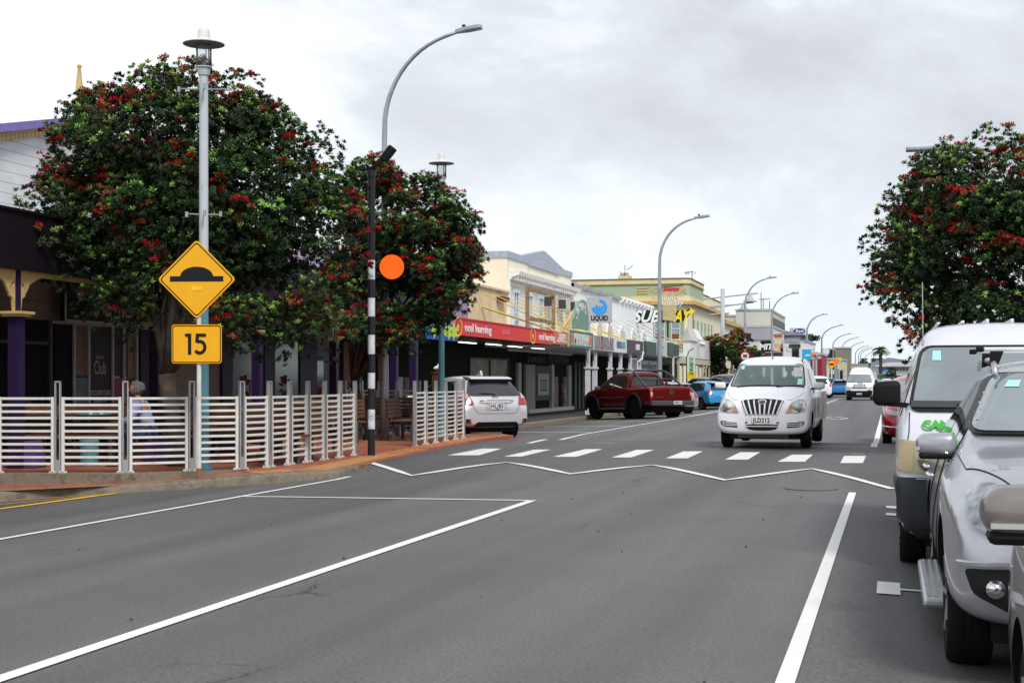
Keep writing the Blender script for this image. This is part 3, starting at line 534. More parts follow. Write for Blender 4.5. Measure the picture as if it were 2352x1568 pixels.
def person_seated(label, loc, rz, shirt, legs, seat=.45, leanf=.12, hat=None, hands_fwd=.42, hz=.72, group=None, face=0, female=True, legs_on=True, hair=None):
    """local +y is where the person faces; origin on the ground under the hips"""
    root = thing('person', label, 'person', loc, rz, group); hp = seat + .09; lf = leanf; sh = .19 if female else .215
    N = lambda x, y, z: Vector((x, y, z))
    chest = N(0, lf * .8, hp + .36); neck = N(0, lf * 1.05, hp + .50); hc = N(0, lf * 1.25 + .015, hp + .66)
    J = [(N(0, 0, hp), (.135, .105)), (N(0, lf * .45, hp + .2), (.125, .095)), (chest, (.145, .10)), (neck, .052), (hc - N(0, 0, .05), .05)]; E = [(0, 1), (1, 2), (2, 3), (3, 4)]
    for s in (-1, 1):
        i = len(J); J += [(N(s * sh, lf * .9, hp + .42), .055), (N(s * (sh + .05), lf * .9 + .12, hp + .18), .043), (N(s * .15, lf + hands_fwd * .8, hz + .04), .028)]; E += [(2, i), (i, i + 1), (i + 1, i + 2)]
        hand_joints(J, E, i + 2, J[i + 2][0], (-s * .3, 1, -.1), s)
        if legs_on:
            i = len(J); J += [(N(s * .10, .06, hp - .02), .085), (N(s * .13, .44, hp), .058), (N(s * .13, .42, .11), .038), (N(s * .14, .48, .05), .035), (N(s * .15, .60, .035), .028)]; E += [(0, i), (i, i + 1), (i + 1, i + 2), (i + 2, i + 3), (i + 3, i + 4)]
    hm = head(root, hc, face, SKIN, hair or HAIRG, hat, bun=female)
    body = skinned('body', J, E, SKIN, root); bm = bmesh.new(); bm.from_mesh(body.data); bm.from_mesh(hm); bm.to_mesh(body.data); bm.free(); bpy.data.meshes.remove(hm)
    body.data.polygons.foreach_set('use_smooth', [True] * len(body.data.polygons))
    g = .014; K = [(J[0][0] + N(0, 0, .0), (.152, .122)), (J[1][0], (.142, .112)), (J[2][0], (.160, .115)), (neck - N(0, 0, .05), .075)]; E2 = [(0, 1), (1, 2), (2, 3)]
    for s in (-1, 1):
        i = len(K); a, b, c = N(s * sh, lf * .9, hp + .42), N(s * (sh + .05), lf * .9 + .12, hp + .18), N(s * .165, lf + hands_fwd * .68, hz + .07); K += [(a, .088), (b, .068), (c, .050)]; E2 += [(2, i), (i, i + 1), (i + 1, i + 2)]
    skinned('shirt', K, E2, shirt, root)
    if legs_on:
        K = [(N(0, 0, hp - .02), (.15, .115))]; E2 = []
        for s in (-1, 1):
            i = len(K); K += [(N(s * .10, .06, hp - .02), .100), (N(s * .13, .44, hp), .073), (N(s * .13, .42, .14), .055)]; E2 += [(0, i), (i, i + 1), (i + 1, i + 2)]
        skinned('trousers', K, E2, legs, root)
        for s in (-1, 1):
            mb = MB(); mb.tube([(s * .14, .40, .045), (s * .145, .50, .05), (s * .15, .66, .03)], [.045, .052, .03], 10); mb.build('shoe', M_BLK, root, smooth=True)
    return root

# ================================================================== STREET FURNITURE
BZ = .11          # top of the brick paving
def fence():
    pts = [P(x, y, BZ) for x, y in ((-140, 1087), (-12, 1087), (133, 1087), (288, 1087), (440, 1082.5), (555, 1079), (619, 1073), (665, 1067), (707, 1061.5), (745.5, 1056), (781, 1051), (815, 1045.5))]
    far = [P(x, y, BZ) for x, y in ((952.5, 1025.3), (978, 1021), (1001, 1016.8), (1024, 1012.8), (1047, 1009), (1065, 1005.5))]
    back = [P(x, y, BZ) for x, y in ((962, 1001), (912, 1000), (871, 998.5), (830, 997.5), (792, 996.5))]
    cnt = [0]
    def panel(a, b, nm):
        a = Vector(a); b = Vector(b); L = (b - a).length; d = (b - a) / L; m0 = .075 if L > .55 else .06; w = L - 2 * m0; rz = math.atan2(d.y, d.x); mb = MB(); mb.add([], [])
        H0, H1, n = .13, 1.09, 11
        for x in (0, w): mb.bar((x, 0, .012), (x, 0, H1), .042, .042)
        for i in range(n):
            z = H1 - .022 - (H1 - H0 - .02) * i / (n - 1); mb.b2(.02, w - .02, -.009, .009, z - .018, z + .018)
        root = thing('railing', nm, 'railing', (a.x + d.x * m0, a.y + d.y * m0, BZ + .012 if True else 0), rz, 'white railing panels around the seating area')
        mb.build('slatted_frame', M_CREAMR, root, bevel=.003, seg=1)
        for x in (0, w):
            f = MB(); f.b2(x - .05, x + .05, -.045, .045, -.01, .004)
            for bx, by in ((-.035, .03), (.035, .03), (-.035, -.03), (.035, -.03)): f.lathe([(.009, 0), (.009, .014), (.004, .02), (0, .02)], (x + bx, by, .004), 6)
            f.bar((x + .055 * (-1, 1)[x > 0], 0, .9 - .12 * (x > 0)), (x, 0, .9 - .12 * (x > 0)), .018); f.build('foot_plate', M_CREAMR, root)
    def post(a, dr, nm):
        root = thing('railing_post', nm, 'post', (a[0], a[1], BZ), math.atan2(dr[1], dr[0]), 'grey slotted posts between the railing panels'); mb = MB(); w = .034
        for s in (-1, 1): mb.bar((s * w, 0, .01), (s * w, 0, 1.33), .022, .055)
        mb.bar((-w - .011, 0, 1.322), (w + .011, 0, 1.322), .055, .022); mb.b2(-w, w, -.027, .027, .01, .2); mb.build('slotted_post', M_ALU, root, bevel=.002, seg=1)
        f = MB(); f.b2(-.07, .07, -.05, .05, 0, .012)
        for bx, by in ((-.055, .036), (.055, .036), (-.055, -.036), (.055, -.036)): f.lathe([(.009, 0), (.009, .012), (0, .018)], (bx, by, .012), 6)
        f.build('foot_plate', M_ALU, root)
    nm1 = ['cream railing panel at the very left edge beyond the frame', 'cream railing panel at the left edge in front of the seated man', 'cream railing panel in front of the cafe table and teal bin', 'cream railing panel directly in front of the seated woman', 'cream railing panel behind the white hump sign post', 'narrow cream railing panel right of the hump sign, before the kerb bend',
           'fifth cream railing panel from the left edge, first after the kerb bend', 'sixth cream railing panel from the left, along the kerb', 'seventh cream railing panel from the left, along the kerb', 'eighth cream railing panel from the left, along the kerb', 'last cream railing panel before the crossing gap, left of the striped pole']
    nmp = ['off-frame slotted post', 'grey slotted post at the left frame edge', 'grey slotted post between the seated man panel and the table panel', 'grey slotted post just left of the seated woman', 'grey slotted post just left of the hump sign pole', 'grey slotted post right of the teal lamp post base', 'grey slotted post, second to the right of the hump sign',
           'grey slotted post, third to the right of the hump sign', 'grey slotted post, fourth to the right of the hump sign', 'grey slotted post, fifth to the right of the hump sign', 'grey slotted post, sixth to the right of the hump sign', 'grey slotted post ending the left railing run at the crossing gap']
    def run(pts, names, pnames):
        for i, p in enumerate(pts):
            q = Vector(pts[min(i + 1, len(pts) - 1)]) - Vector(pts[max(i - 1, 0)]); post(p, q, pnames[i])
            if i < len(pts) - 1: panel(p, pts[i + 1], names[i])
    run(pts[1:], nm1[1:], nmp[1:])
    o = ['first', 'second', 'third', 'fourth', 'last']
    run(far, ['%s railing panel after the crossing gap, left of the silver hatchback tail' % s for s in o], ['%s slotted post after the crossing gap, left of the silver hatchback tail' % s for s in ['first', 'second', 'third', 'fourth', 'fifth', 'last']])
    run(back, ['%s cream panel from the right in the far railing behind the benches' % s for s in o[:4]], ['%s slotted post from the right in the far railing behind the benches' % s for s in o])
fence()

def hump_sign():
    a = P(457, 1089, BZ); d = dep(1089, BZ); r = thing('hump_warning_sign', 'yellow diamond hump sign with 15 plate on a white post', 'road sign', (a[0], a[1], BZ)); 
    z1 = ZA(642, d); z2 = ZA(790, d); s = F / d
    mb = MB(); mb.tube([(0, 0, 0), (0, 0, z1 + .3 - BZ)], .034, 14); mb.build('post', pm('white_post', (.62, .62, .58), .5, dirt=((.3, .2, .1), 6, .5)), r, smooth=40)
    mb = MB(); mb.tube([(0, 0, 0), (0, 0, .09)], .04, 12); mb.build('post_foot', pm('rusty_orange', (.30, .12, .05), .8), r)
    mb = MB(); [(MB().b2(-.06, .06, -.036, .04, z_, z_ + .03)).build('clamp', M_GALV, r) for z_ in (z1 - BZ + .12, z1 - BZ - .15, z2 - BZ - .02)]
    def rr(w, h, rad, rot=0, n=6):
        pts = []
        for cx, cy, a0 in ((w - rad, h - rad, 0), (-w + rad, h - rad, 90), (-w + rad, -h + rad, 180), (w - rad, -h + rad, 270)):
            for i in range(n + 1): t = R(a0 + 90 * i / n); pts.append((cx + rad * math.cos(t), cy + rad * math.sin(t)))
        c, sn = math.cos(rot), math.sin(rot); return [(x * c - y * sn, x * sn + y * c) for x, y in pts]
    yw = TH * .8
    def plate(name, outl, z, layers):
        g = bpy.data.objects.new(name, None)
        mb = MB(); mb.prism(outl(0), -.004, .0, 'y'); p = mb.build(name, M_YEL, r, bevel=0); p.location = (-.01, -.048, z - BZ); p.rotation_euler = (0, 0, yw); return p
    H = 91 / s / math.sqrt(2)
    f1 = lambda k: rr(H - k, H - k, .05 - k * .4, R(45)); p = plate('diamond_plate', f1, z1, 0)
    mb = MB(); o = f1(.022); i_ = f1(.036); n = len(o); mb.add([(x, -.0075, z) for x, z in o] + [(x, -.0075, z) for x, z in i_], [(k, (k + 1) % n, n + (k + 1) % n, n + k) for k in range(n)]); mb.build('border', M_SBLK, p, recalc=False)
    mb = MB(); pts = [(-.385, -.03), (.385, -.03), (.385, .045), (.24, .045)] + [(.24 * math.cos(R(t)) * .98, .045 + .135 * math.sin(R(t))) for t in range(10, 171, 8)] + [(-.24, .045), (-.385, .045)]
    mb.prism(pts, -.0085, -.0072, 'y'); mb.build('hump_symbol', M_SBLK, p); mb = MB(); mb.b2(-.075, .075, -.0075, -.0045, -.16, -.10); mb.build('reflector_patch', pm('patch_yellow', (.95, .55, .03), .3), p)
    f2 = lambda k: rr(58 / s - k, 44.5 / s - k, .04 - k * .4); p = plate('speed_plate', f2, z2, 0)
    mb = MB(); o = f2(.012); i_ = f2(.024); n = len(o); mb.add([(x, -.0075, z) for x, z in o] + [(x, -.0075, z) for x, z in i_], [(k, (k + 1) % n, n + (k + 1) % n, n + k) for k in range(n)]); mb.build('border', M_SBLK, p, recalc=False)
    # numerals built as strokes: 1 and 5
    mb = MB(); hh = .15; t = .048
    mb.prism([(-.125, -hh), (-.125 + t, -hh), (-.125 + t, hh), (-.16, hh), (-.175, hh - .03), (-.125, hh - .055)], -.0095, -.0072, 'y'); 
    mb.prism([(-.01, hh), (.135, hh), (.135, hh - t), (.035, hh - t), (.03, .045), (-.02, .02)], -.0095, -.0072, 'y')
    out = [(.045 + .098 * math.cos(R(a_)), -.045 + .105 * math.sin(R(a_))) for a_ in range(128, -151, -9)]; inn = [(.045 + .052 * math.cos(R(a_)), -.045 + .060 * math.sin(R(a_))) for a_ in range(-150, 129, 9)]
    o2 = len(out); vv = [(x, -.0096, z) for x, z in out] + [(x, -.0096, z) for x, z in inn[::-1]]; mb.add(vv, [(k, k + 1, o2 + k + 1, o2 + k) for k in range(o2 - 1)]); mb.build('numerals', M_SBLK, p, recalc=False)
hump_sign()

def deco_lamp(x, y_base_d, nm, s=1.0):
    X, Y = W2(x, y_base_d); r = thing('decorative_lamp_post', nm, 'lamp post', (X, Y, BZ), TH, 'teal based lamp posts with disc shades'); H = 6.75 - BZ
    zt = 1.46 + (872 - 154) * (22.1 if y_base_d > 25 else 21.35) / F - BZ
    mb = MB(); mb.lathe([(.16, 0), (.16, .03), (.12, .05), (.085, .1), (.076, 1.2), (.070, 2.95)], n=20); mb.build('lower_post', M_TEAL, r, smooth=40)
    peel = pm('peeling_paint', (.50, .54, .57), .55, var=.04, dirt=((.27, .32, .37), 1.6, .95, (2.2, 2.2, .9)))
    mb = MB(); mb.lathe([(.070, 2.95), (.066, zt - .13), (.067, zt - .12)], n=20); mb.build('upper_post', peel, r, smooth=40)
    mb = MB(); mb.lathe([(.083, zt - .13), (.1, zt - .04), (.1, zt - .02), (.125, zt - .015), (.125, zt), (0, zt)], n=20); mb.build('collar', peel, r, smooth=40)
    mb = MB()
    for a in (0, 120, 240): mb.tube([(.105 * math.cos(R(a + 60)), .105 * math.sin(R(a + 60)), zt), (.105 * math.cos(R(a + 60)), .105 * math.sin(R(a + 60)), zt + .36)], .008, 6)
    mb.lathe([(.022, zt), (.022, zt + .07), (.0, zt + .08)], n=10); mb.build('support_rods', M_LGREY, r)
    mb = MB(); mb.lathe([(.118, zt + .002), (.118, zt + .36)], n=24); mb.build('glass_cylinder', MATS.get('lamp_glass') or clear_glass('lamp_glass', (.8, .8, .82), .10), r, smooth=True)
    g = MB(); g.lathe([(.31, zt + .335), (.312, zt + .343), (.22, zt + .375), (.12, zt + .40), (.092, zt + .42), (.088, zt + .53), (.075, zt + .575), (.045, zt + .60), (0, zt + .612)], n=32, mi=0); g.lathe([(.306, zt + .334), (.15, zt + .36), (.02, zt + .365)], n=32, mi=1)
    g.build('shade', [pm('shade_paint', (.62, .62, .60), .5, var=.1, dirt=((.25, .2, .1), 5, .4)), pm('shade_under', (.22, .23, .20), .6)], r, smooth=50, recalc=False)
    mb = MB()
    for z, L in ((zt - .34, .38), (zt - 2.22, .26)):
        for dx, dy in ((1, -.1), (-1, .1), (.25, -.95)):
            l = L if dy > -.5 else .2; q = (dx * (l), dy * l, z + (.02 if dx < 0 else 0)); mb = MB(); mb.tube([(0, 0, z), q], .012, 6); mb.bar((q[0], q[1], z - .03), (q[0], q[1], z + .05), .04); mb.build('cross_bracket', M_GALV, r)
deco_lamp(468, 21.35, 'teal and flaking grey lamp post right behind the yellow hump sign')
deco_lamp(1014, 34.2, 'teal and grey lamp post beyond the second tree, left of the silver hatchback')

def belisha(loc, nm, top=5.24, disc=True, flip=1):
    r = thing('striped_crossing_pole', nm, 'crossing pole', loc, TH, 'black and white crossing poles'); rp = .065; d = dep(1046, BZ)
    ys = [1046, 985, 940, 892, 856, 813, 769, 727, 684.5, 642, 598]; zs = [ZA(y, d) - BZ for y in ys]
    bm_ = pm('pole_black', (.016, .016, .02), .45, bump=.1); wm_ = pm('pole_white', (.60, .62, .66), .5, dirt=((.012, .012, .014), 5, .95, (1, 1, 1)))
    mb = MB(); 
    for i in range(len(zs) - 1): mb.lathe([(rp, zs[i]), (rp, zs[i + 1])], n=18, mi=i % 2)
    zt = ZA(392, d) - BZ; mb.lathe([(rp, zs[-1]), (rp, zt - .12), (rp + .012, zt - .12), (rp + .014, zt), (0, zt + .01)], n=18, mi=0); mb.build('pole', [bm_, wm_], r, smooth=40)
    mb = MB(); zc = ZA(613, d) - BZ; xc = (900 - 853) / F * d; rr = 28 / F * d; mb.lathe([(0, -.012), (rr, -.012), (rr, .004), (0, .004)], (xc * flip, 0, zc), 40, axis='y'); o = mb.build('orange_disc', M_ORG, r)
    for k_ in (.035, .065): mb = MB(); mb.lathe([(.006, 0), (.006, .004), (0, .005)], (xc * flip - rr + k_, -.017, zc - .01), 8, axis='y'); mb.build('bolt', M_SBLK, o)
    mb = MB(); mb.bar((0, .02, zc), (xc * flip, .02, zc), .03, .02); mb.build('disc_bracket', M_BLK, r)
    mb = MB(); mb.tube([(0, 0, zt), (-.0, 0, zt + .05), (.26 * flip, -.05, zt + .2)], .022, 8); mb.build('lamp_arm', M_BLK, r)
    mb = MB(); mb.add([], []); k = Vector((.3 * flip, -.06, zt + .28)); u = Vector((.62 * flip, -.1, .78)).normalized(); mb.bar(tuple(k - u * .14), tuple(k + u * .16), .2, .13); o = mb.build('floodlight', M_BLK, r, bevel=.02)
    mb = MB(); nn = u.cross(Vector((0, 1, 0))).normalized(); c = k + nn * .068 * (1 if flip > 0 else -1); mb.bar(tuple(c - u * .10), tuple(c + u * .12), .15, .01); mb.build('lens', glassy('flood_lens', (.25, .26, .27)), o)
    o2 = bpy.data.objects
a = P(853, 1046, BZ); belisha((a[0], a[1], BZ), 'black and white striped pole with orange disc and floodlight at the left crossing end')
a = W2(2130, 25.5); 
def right_flood():
    X, Y = W2(2128, 25.6); r = thing('striped_crossing_pole', 'black floodlight pole half hidden in the right hand tree', 'crossing pole', (X, Y, 0), TH, 'black and white crossing poles'); zt = ZA(402, 25)
    mb = MB(); mb.lathe([(.065, 0), (.065, zt), (0, zt)], n=14); mb.build('pole', MATS['pole_black'], r, smooth=40)
    mb = MB(); u = Vector((-.62, 0, .78)); mb.bar((-.02, 0, zt), (-.16, 0, zt + .22), .2, .15); mb.build('floodlight', M_BLK, r, bevel=.02)
right_flood()

def street_lamp(X, Y, z0, H, arm, lab, r0=.085):
    r = thing('street_lamp', lab, 'street lamp', (X, Y, z0), 0, 'curved arm street lamps along the kerb'); B_ = 2.05; A_ = (arm - .35) / .741; zb = H - .1 - B_ * math.sin(R(75)); pts = [(0, 0, -.1), (0, 0, 1.0), (0, 0, 3.5), (0, 0, zb - .6), (0, 0, zb - .2)]; rr = [r0 * 1.25, r0 * 1.2, r0, r0 * .75, r0 * .72]
    for i in range(1, 13):
        t = i / 12; a = R(75 * t); pts.append(((1 - math.cos(a)) * A_, 0, zb + math.sin(a) * B_)); rr.append(r0 * (.70 - .25 * t))
    pts.append((arm, 0, H)); rr.append(r0 * .42)
    mb = MB(); mb.tube(pts, rr, 12); mb.build('pole', M_GALV, r, smooth=True, recalc=False)
    k_ = 1.0 if r0 < .1 else 1.25
    mb = MB(); mb.prism([(-.1, -.05), (.2, -.13), (.5, -.11), (.5, .11), (.2, .13), (-.1, .05)], -.04, .05); o = mb.build('lamp_head', M_GALV, r, bevel=.015); o.location = (arm, 0, H); o.rotation_euler = (0, R(-7), 0); o.scale = (k_,) * 3
    mb = MB(); mb.lathe([(.04, 0), (.04, .07), (0, .08)], (.1, 0, .05), 8); q = mb.build('sensor', M_BLK, o)
def lamps():
    L = [(883, 67, 1, 'tall street lamp with curved arm rising behind the striped pole'), (1515, 495, 1, 'street lamp with the holiday banner beside the yellow hotel'), (1711, 635, 1, 'street lamp above the small red tree, third curved one from the left'), (1773, 671, 1, 'street lamp in front of the hardware sign'),
         (1853.5, 720, 0, 'street lamp just right of the blue oval dealer sign'), (1887.4, 745, 0, 'street lamp just left of the far hump sign'), (1913, 765, 0, 'street lamp right above the far orange disc'), (1934.4, 773.6, 0, 'street lamp second right of the far orange disc'), (1950, 784.6, 0, 'street lamp over the left side of the far white van roof'),
         (1964.7, 792.6, 0, 'first of three close-set lamps above the far white van'), (1972, 796.6, 0, 'middle of three close-set lamps above the far white van'), (1976.6, 799, 0, 'last of three close-set lamps above the far white van'), (1987, 806, 0, 'small street lamp left of the palm tree'), (2000, 815, 0, 'farthest street lamp, against the grey shed')]
    for x, y, k, lb in L:
        d = F * 7.9 / (HY - y); X, Y = W2(x, d); street_lamp(X, Y, BZ if d < 40 else PAVE, 9.20 - (BZ if d < 40 else PAVE), 1.78 if d < 200 else 2.5, lb, .085 if d < 40 else (.11 if d < 150 else .16))
lamps()
d = 25.6; X, Y = W2(2160, 27)
def right_lamp():
    r = thing('street_lamp', 'street lamp head poking out of the right hand tree crown', 'street lamp', (3.0, 28.5, 0), 0, 'curved arm street lamps along the kerb'); zt = 6.3
    q = W2(2105, 27.5); ex = q[0] - 3.0; ey = q[1] - 28.5; zt = ZA(344, 27.5)
    mb = MB(); mb.tube([(0, 0, 0), (0, 0, zt - 1.2), (-.3, ey * .2, zt - .3), (ex * .5, ey * .5, zt - .05), (ex + .3, ey, zt)], [.1, .08, .07, .05, .04], 10); mb.build('pole', M_GALV, r, smooth=True, recalc=False)
    mb = MB(); mb.b2(ex - .2, ex + .45, ey - .12, ey + .12, zt - .03, zt + .05); mb.build('lamp_head', M_GALV, r, bevel=.02)
right_lamp()

def bell_lamp():
    X, Y = PX(1660, -12.9)[0], 0; d = PX(1660, -12.9)[1]; Yw = PX(1660, -12.9)[0]; r = thing('twin_arm_lamp_post', 'grey post with crossed arms and two hanging bell lamps by the hotel', 'lamp post', (-12.9, Yw, PAVE)); s = d / F
    zt = ZA(663, d) - PAVE; mb = MB(); mb.tube([(0, 0, 0), (0, 0, zt)], .17, 12); mb.build('post', M_LGREY, r, smooth=True, recalc=False)
    mb = MB(); ax = lambda x: (x - 1660) * s / CT
    for (xa, ya), (xb, yb) in (((1618, 686), (1737, 674.5)), ((1625, 708), (1727, 695)), ((1630, 704), (1682, 700)), ((1632, 722), (1675, 719))):
        za, zb2 = ZA(ya, d) - PAVE, ZA(yb, d) - PAVE; mb.tube([(ax(xa), 0, za), (ax(xb), 0, zb2)], .06, 6)
    mb.build('cross_arm', M_LGREY, r)
    for x, y in ((1721, 692), (1706, 711)):
        z = ZA(y, d) - PAVE; mb = MB(); mb.lathe([(.03, z + .75), (.05, z + .5), (.16, z + .4), (.22, z + .15), (.5, z - .05), (.48, z - .08), (0, z - .02)], (ax(x), 0, 0), 16); mb.build('bell_shade', M_LGREY, r, smooth=True)
bell_lamp()

def banner(lamp_x, lamp_y, nm, cols, words, wpx, y0, y1, d):
    X, Y = W2(lamp_x, d); s = d / F; r = thing('street_banner', nm, 'banner', (X, Y, 0), TH * .6, 'banners hung on the lamp posts'); z1 = ZA(y0, d); z0 = ZA(y1, d); w = wpx * s; o0 = .14
    mb = MB(); mb.tube([(0, -.02, z1 - .25), (o0, -.02, z1 - .02), (w + .1, -.02, z1 + .06)], .03, 8); mb.build('banner_arm', M_DGREY, r); mb = MB(); mb.tube([(0, -.02, z0 + .05), (o0 + .3, -.02, z0), (w * .55, -.02, z0 - .02)], .025, 6); mb.build('banner_arm', M_DGREY, r)
    h = z1 - z0
    outl = [(o0, z0 + .02)] + [(o0 + (w * .62) * t, z0 - .03 * math.sin(3.1 * t)) for t in (.25, .5, .75, 1)] + [(w * (.68 + .3 * t ** 1.3), z0 + h * t) for t in (.25, .5, .75, 1)] + [(w * .6, z1 - .02), (o0 + .12, z1 - .1), (o0, z1 - .4)]
    mb = MB(); mb.prism(outl, -.026, -.012, 'y', 0); o = mb.build('cloth', cols[0], r)
    for i, (c, a, b_) in enumerate(cols[1]):
        mb = MB(); xe = lambda t: w * (.66 + .3 * t ** 1.3); mb.prism([(o0 + .02, z0 + h * a), (xe(a) - .04, z0 + h * a), (xe(b_) - .04, z0 + h * b_), (o0 + .05, z0 + h * b_)], -.031, -.0265, 'y'); mb.build('printed_band', c, o)
    for tx, sz, tz, m, sh in words: text(tx, sz, m, o, (w * .48, -.032, z0 + h * tz), 0, shear=sh, ext=.002)
BGOLD = pm('banner_gold', (.50, .42, .22), .7, var=.2, scale=8); BRED = pm('banner_red', (.45, .05, .06), .7, var=.3, scale=6); BPINK = pm('banner_pink', (.7, .42, .45), .7, var=.3, scale=4)
banner(1515, 0, 'gold holiday banner on the lamp post in front of the yellow hotel', (BGOLD, [(BRED, .86, .97)]), [('Happy', .42, .66, M_WTXT, .3), ('Holiday', .40, .53, M_WTXT, .3)], 50, 658, 737, 68.5)
banner(1773, 0, 'gold holiday banner on the lamp post in front of the hardware sign', (BGOLD, [(BRED, .84, .97), (BPINK, .02, .2)]), [('Happy', .42, .66, M_WTXT, .3), ('Holiday', .40, .53, M_WTXT, .3)], 26, 768, 807, 129)
def round_banner(x, d, y0, y1, nm):
    X, Y = W2(x, d); s = d / F; r = thing('street_banner', nm, 'banner', (X, Y, 0), 0, 'banners hung on the lamp posts'); z1 = ZA(y0, d); z0 = ZA(y1, d); w = 18 * s; h = z1 - z0
    mb = MB(); mb.prism([(.15, z0), (.15, z1 - .1), (.5, z1), (w, z1 - .15), (w * .95, z1 - h * .5)], -.03, .0, 'y'); o = mb.build('cloth', pm('banner_blue', (.25, .29, .42), .7, var=.2), r)
    mb = MB(); mb.lathe([(0, -.02), (w * .42, -.02), (w * .42, .0), (0, .0)], (w * .52, -.04, z1 - h * .3), 24, axis='y'); mb.build('round_emblem', pm('emblem_white', (.7, .7, .72), .6), o)
round_banner(1853.5, 170, 786, 818, 'blue banner with round white emblem right of the dealer sign'); round_banner(1887.4, 203, 800, 824, 'blue banner with round white emblem left of the far hump sign')

def seating():
    # picnic tables with slatted tops and benches
    def bench(loc, rz, nm, L=1.6, back=True):
        r = thing('park_bench', nm, 'bench', loc, rz, 'wooden slatted benches by the railing'); 
        mb = MB()
        for i in range(4): mb.b2(-L / 2, L / 2, -.22 + i * .12, -.12 + i * .12, .43, .465)
        mb.build('seat', M_WOOD, r, bevel=.006, seg=1)
        if back:
            mb = MB()
            for i in range(5): z = .52 + i * .085; y = .25 + i * .02; mb.add([], []); mb.b2(-L / 2, L / 2, y, y + .03, z, z + .07)
            mb.build('backrest', M_WOOD, r, bevel=.006, seg=1)
        for s in (-1, 1):
            mb = MB(); x = s * (L / 2 - .2); mb.bar((x, -.2, 0), (x, -.2, .43), .05, .06); mb.bar((x, .2, 0), (x, .2, .43), .05, .06); mb.bar((x, -.22, .4), (x, .26, .4), .05, .06)
            if back: mb.bar((x, .23, .4), (x, .38, .95), .05, .03)
            mb.build('leg', M_DGREY, r)
    def table(loc, rz, nm, L=1.9):
        r = thing('picnic_table', nm, 'table', loc, rz, 'wooden picnic tables behind the railing')
        mb = MB()
        for i in range(6): mb.b2(-L / 2, L / 2, -.38 + i * .13, -.27 + i * .13, .72, .765)
        mb.build('table_top', M_WOOD, r, bevel=.006, seg=1)
        for sy, y0 in ((-1, -.85), (1, .6)):
            mb = MB()
            for i in range(2): mb.b2(-L / 2, L / 2, y0 + i * .13, y0 + .11 + i * .13, .42, .455)
            mb.build('bench_seat', M_WOOD, r, bevel=.006, seg=1)
        for x in (-L / 2 + .3, L / 2 - .3):
            mb = MB(); mb.bar((x, -.75, .39), (x, .75, .39), .06, .05); mb.bar((x, 0, 0), (x, 0, .72), .09, .09); mb.bar((x, -.7, 0), (x, -.7, .39), .07, .07); mb.bar((x, .7, 0), (x, .7, .39), .07, .07); mb.build('leg', M_DGREY, r)
    def at(x, d): q = W2(x, d); return (q[0], q[1], BZ)
    table(at(110, 23.3), TH * .2, 'picnic table between the seated man and the woman'); table(at(560, 25.2), R(40), 'picnic table right of the teal lamp post'); table(at(20, 26.2), R(10), 'picnic table farther back at the left edge')
    bench(at(700, 26.6), R(35), 'slatted bench in the middle of the seating area behind the kerbside panels'); bench(at(905, 33.6), R(15), 'slatted bench just right of the striped pole', 1.5); bench(at(760, 30.5), R(25), 'slatted bench behind the smaller tree trunk', 1.5)
    bench(at(935, 31.8), R(98), 'end-on slatted bench at the left of the far railing group', 1.4); bench(at(640, 23.6), R(68), 'slatted bench close behind the kerbside panels', 1.5)
    bench(at(120, 22.9), TH, 'long slatted bench behind the panels left of the woman', 2.4); bench(at(575, 23.0), TH + R(15), 'long slatted bench close right of the hump sign', 1.9); bench(at(330, 25.0), TH, 'slatted bench behind the seated woman', 2.0)
    def block(loc, rz, nm):
        r = thing('purple_planter_block', nm, 'planter', loc, rz, 'purple painted concrete blocks'); mb = MB(); mb.prism([(-.25, 0), (.25, 0), (.17, .42), (-.17, .42)], -.2, .2, 'y'); mb.build('block', pm('purple_concrete', (.08, .032, .15), .7, var=.2, bump=.2), r, bevel=.02); mb = MB(); mb.b2(-.15, .15, -.17, .17, .42, .44); mb.build('lid', M_DPURP, r)
    block(at(60, 21.9), .1, 'purple concrete block under the seated man table'); block(at(365, 23.6), .4, 'purple concrete block behind the seated woman'); block(at(520, 26.5), .9, 'purple concrete block right of the teal lamp post base')
    r = thing('teal_bin', 'small round teal bin under the picnic table', 'bin', at(205, 22.3)); mb = MB(); mb.lathe([(.13, 0), (.145, .05), (.145, .36), (.155, .37), (.155, .4), (.12, .42), (0, .42)], n=20); mb.build('body', M_TEAL, r, smooth=40); mb = MB(); mb.lathe([(.13, .421), (.13, .435), (0, .44)], n=20); mb.build('lid', M_DGREY, r)
    # plates and cups on the near table
    q = at(215, 23.1); r = thing('coffee_tray', 'dark tray of cups and papers on the cafe table', 'tray', (q[0], q[1], BZ + .765), .2); mb = MB(); mb.lathe([(0, .004), (.26, .004), (.3, .03), (.29, .035), (0, .012)], n=24); mb.build('tray', M_TEAL, r, smooth=True)
    for x, y in ((-.05, 0), (.1, .08)):
        mb = MB(); mb.lathe([(.03, .012), (.04, .09), (.042, .092), (.037, .092), (.028, .02)], (x, y, 0), 14); mb.build('cup', M_WPL, r, smooth=40)
    # people
    q = at(347, 22.35); person_seated('person with grey tied hair in a lilac top and jeans sitting at the railing', (q[0], q[1], BZ), R(90) + TH, pm('lilac_cotton', (.30, .32, .54), .85, var=.06, bump=.2), pm('denim', (.035, .06, .13), .85, var=.2, bump=.3), leanf=.18, face=R(5), group='people sitting at the tables', hz=.62, hands_fwd=.32)
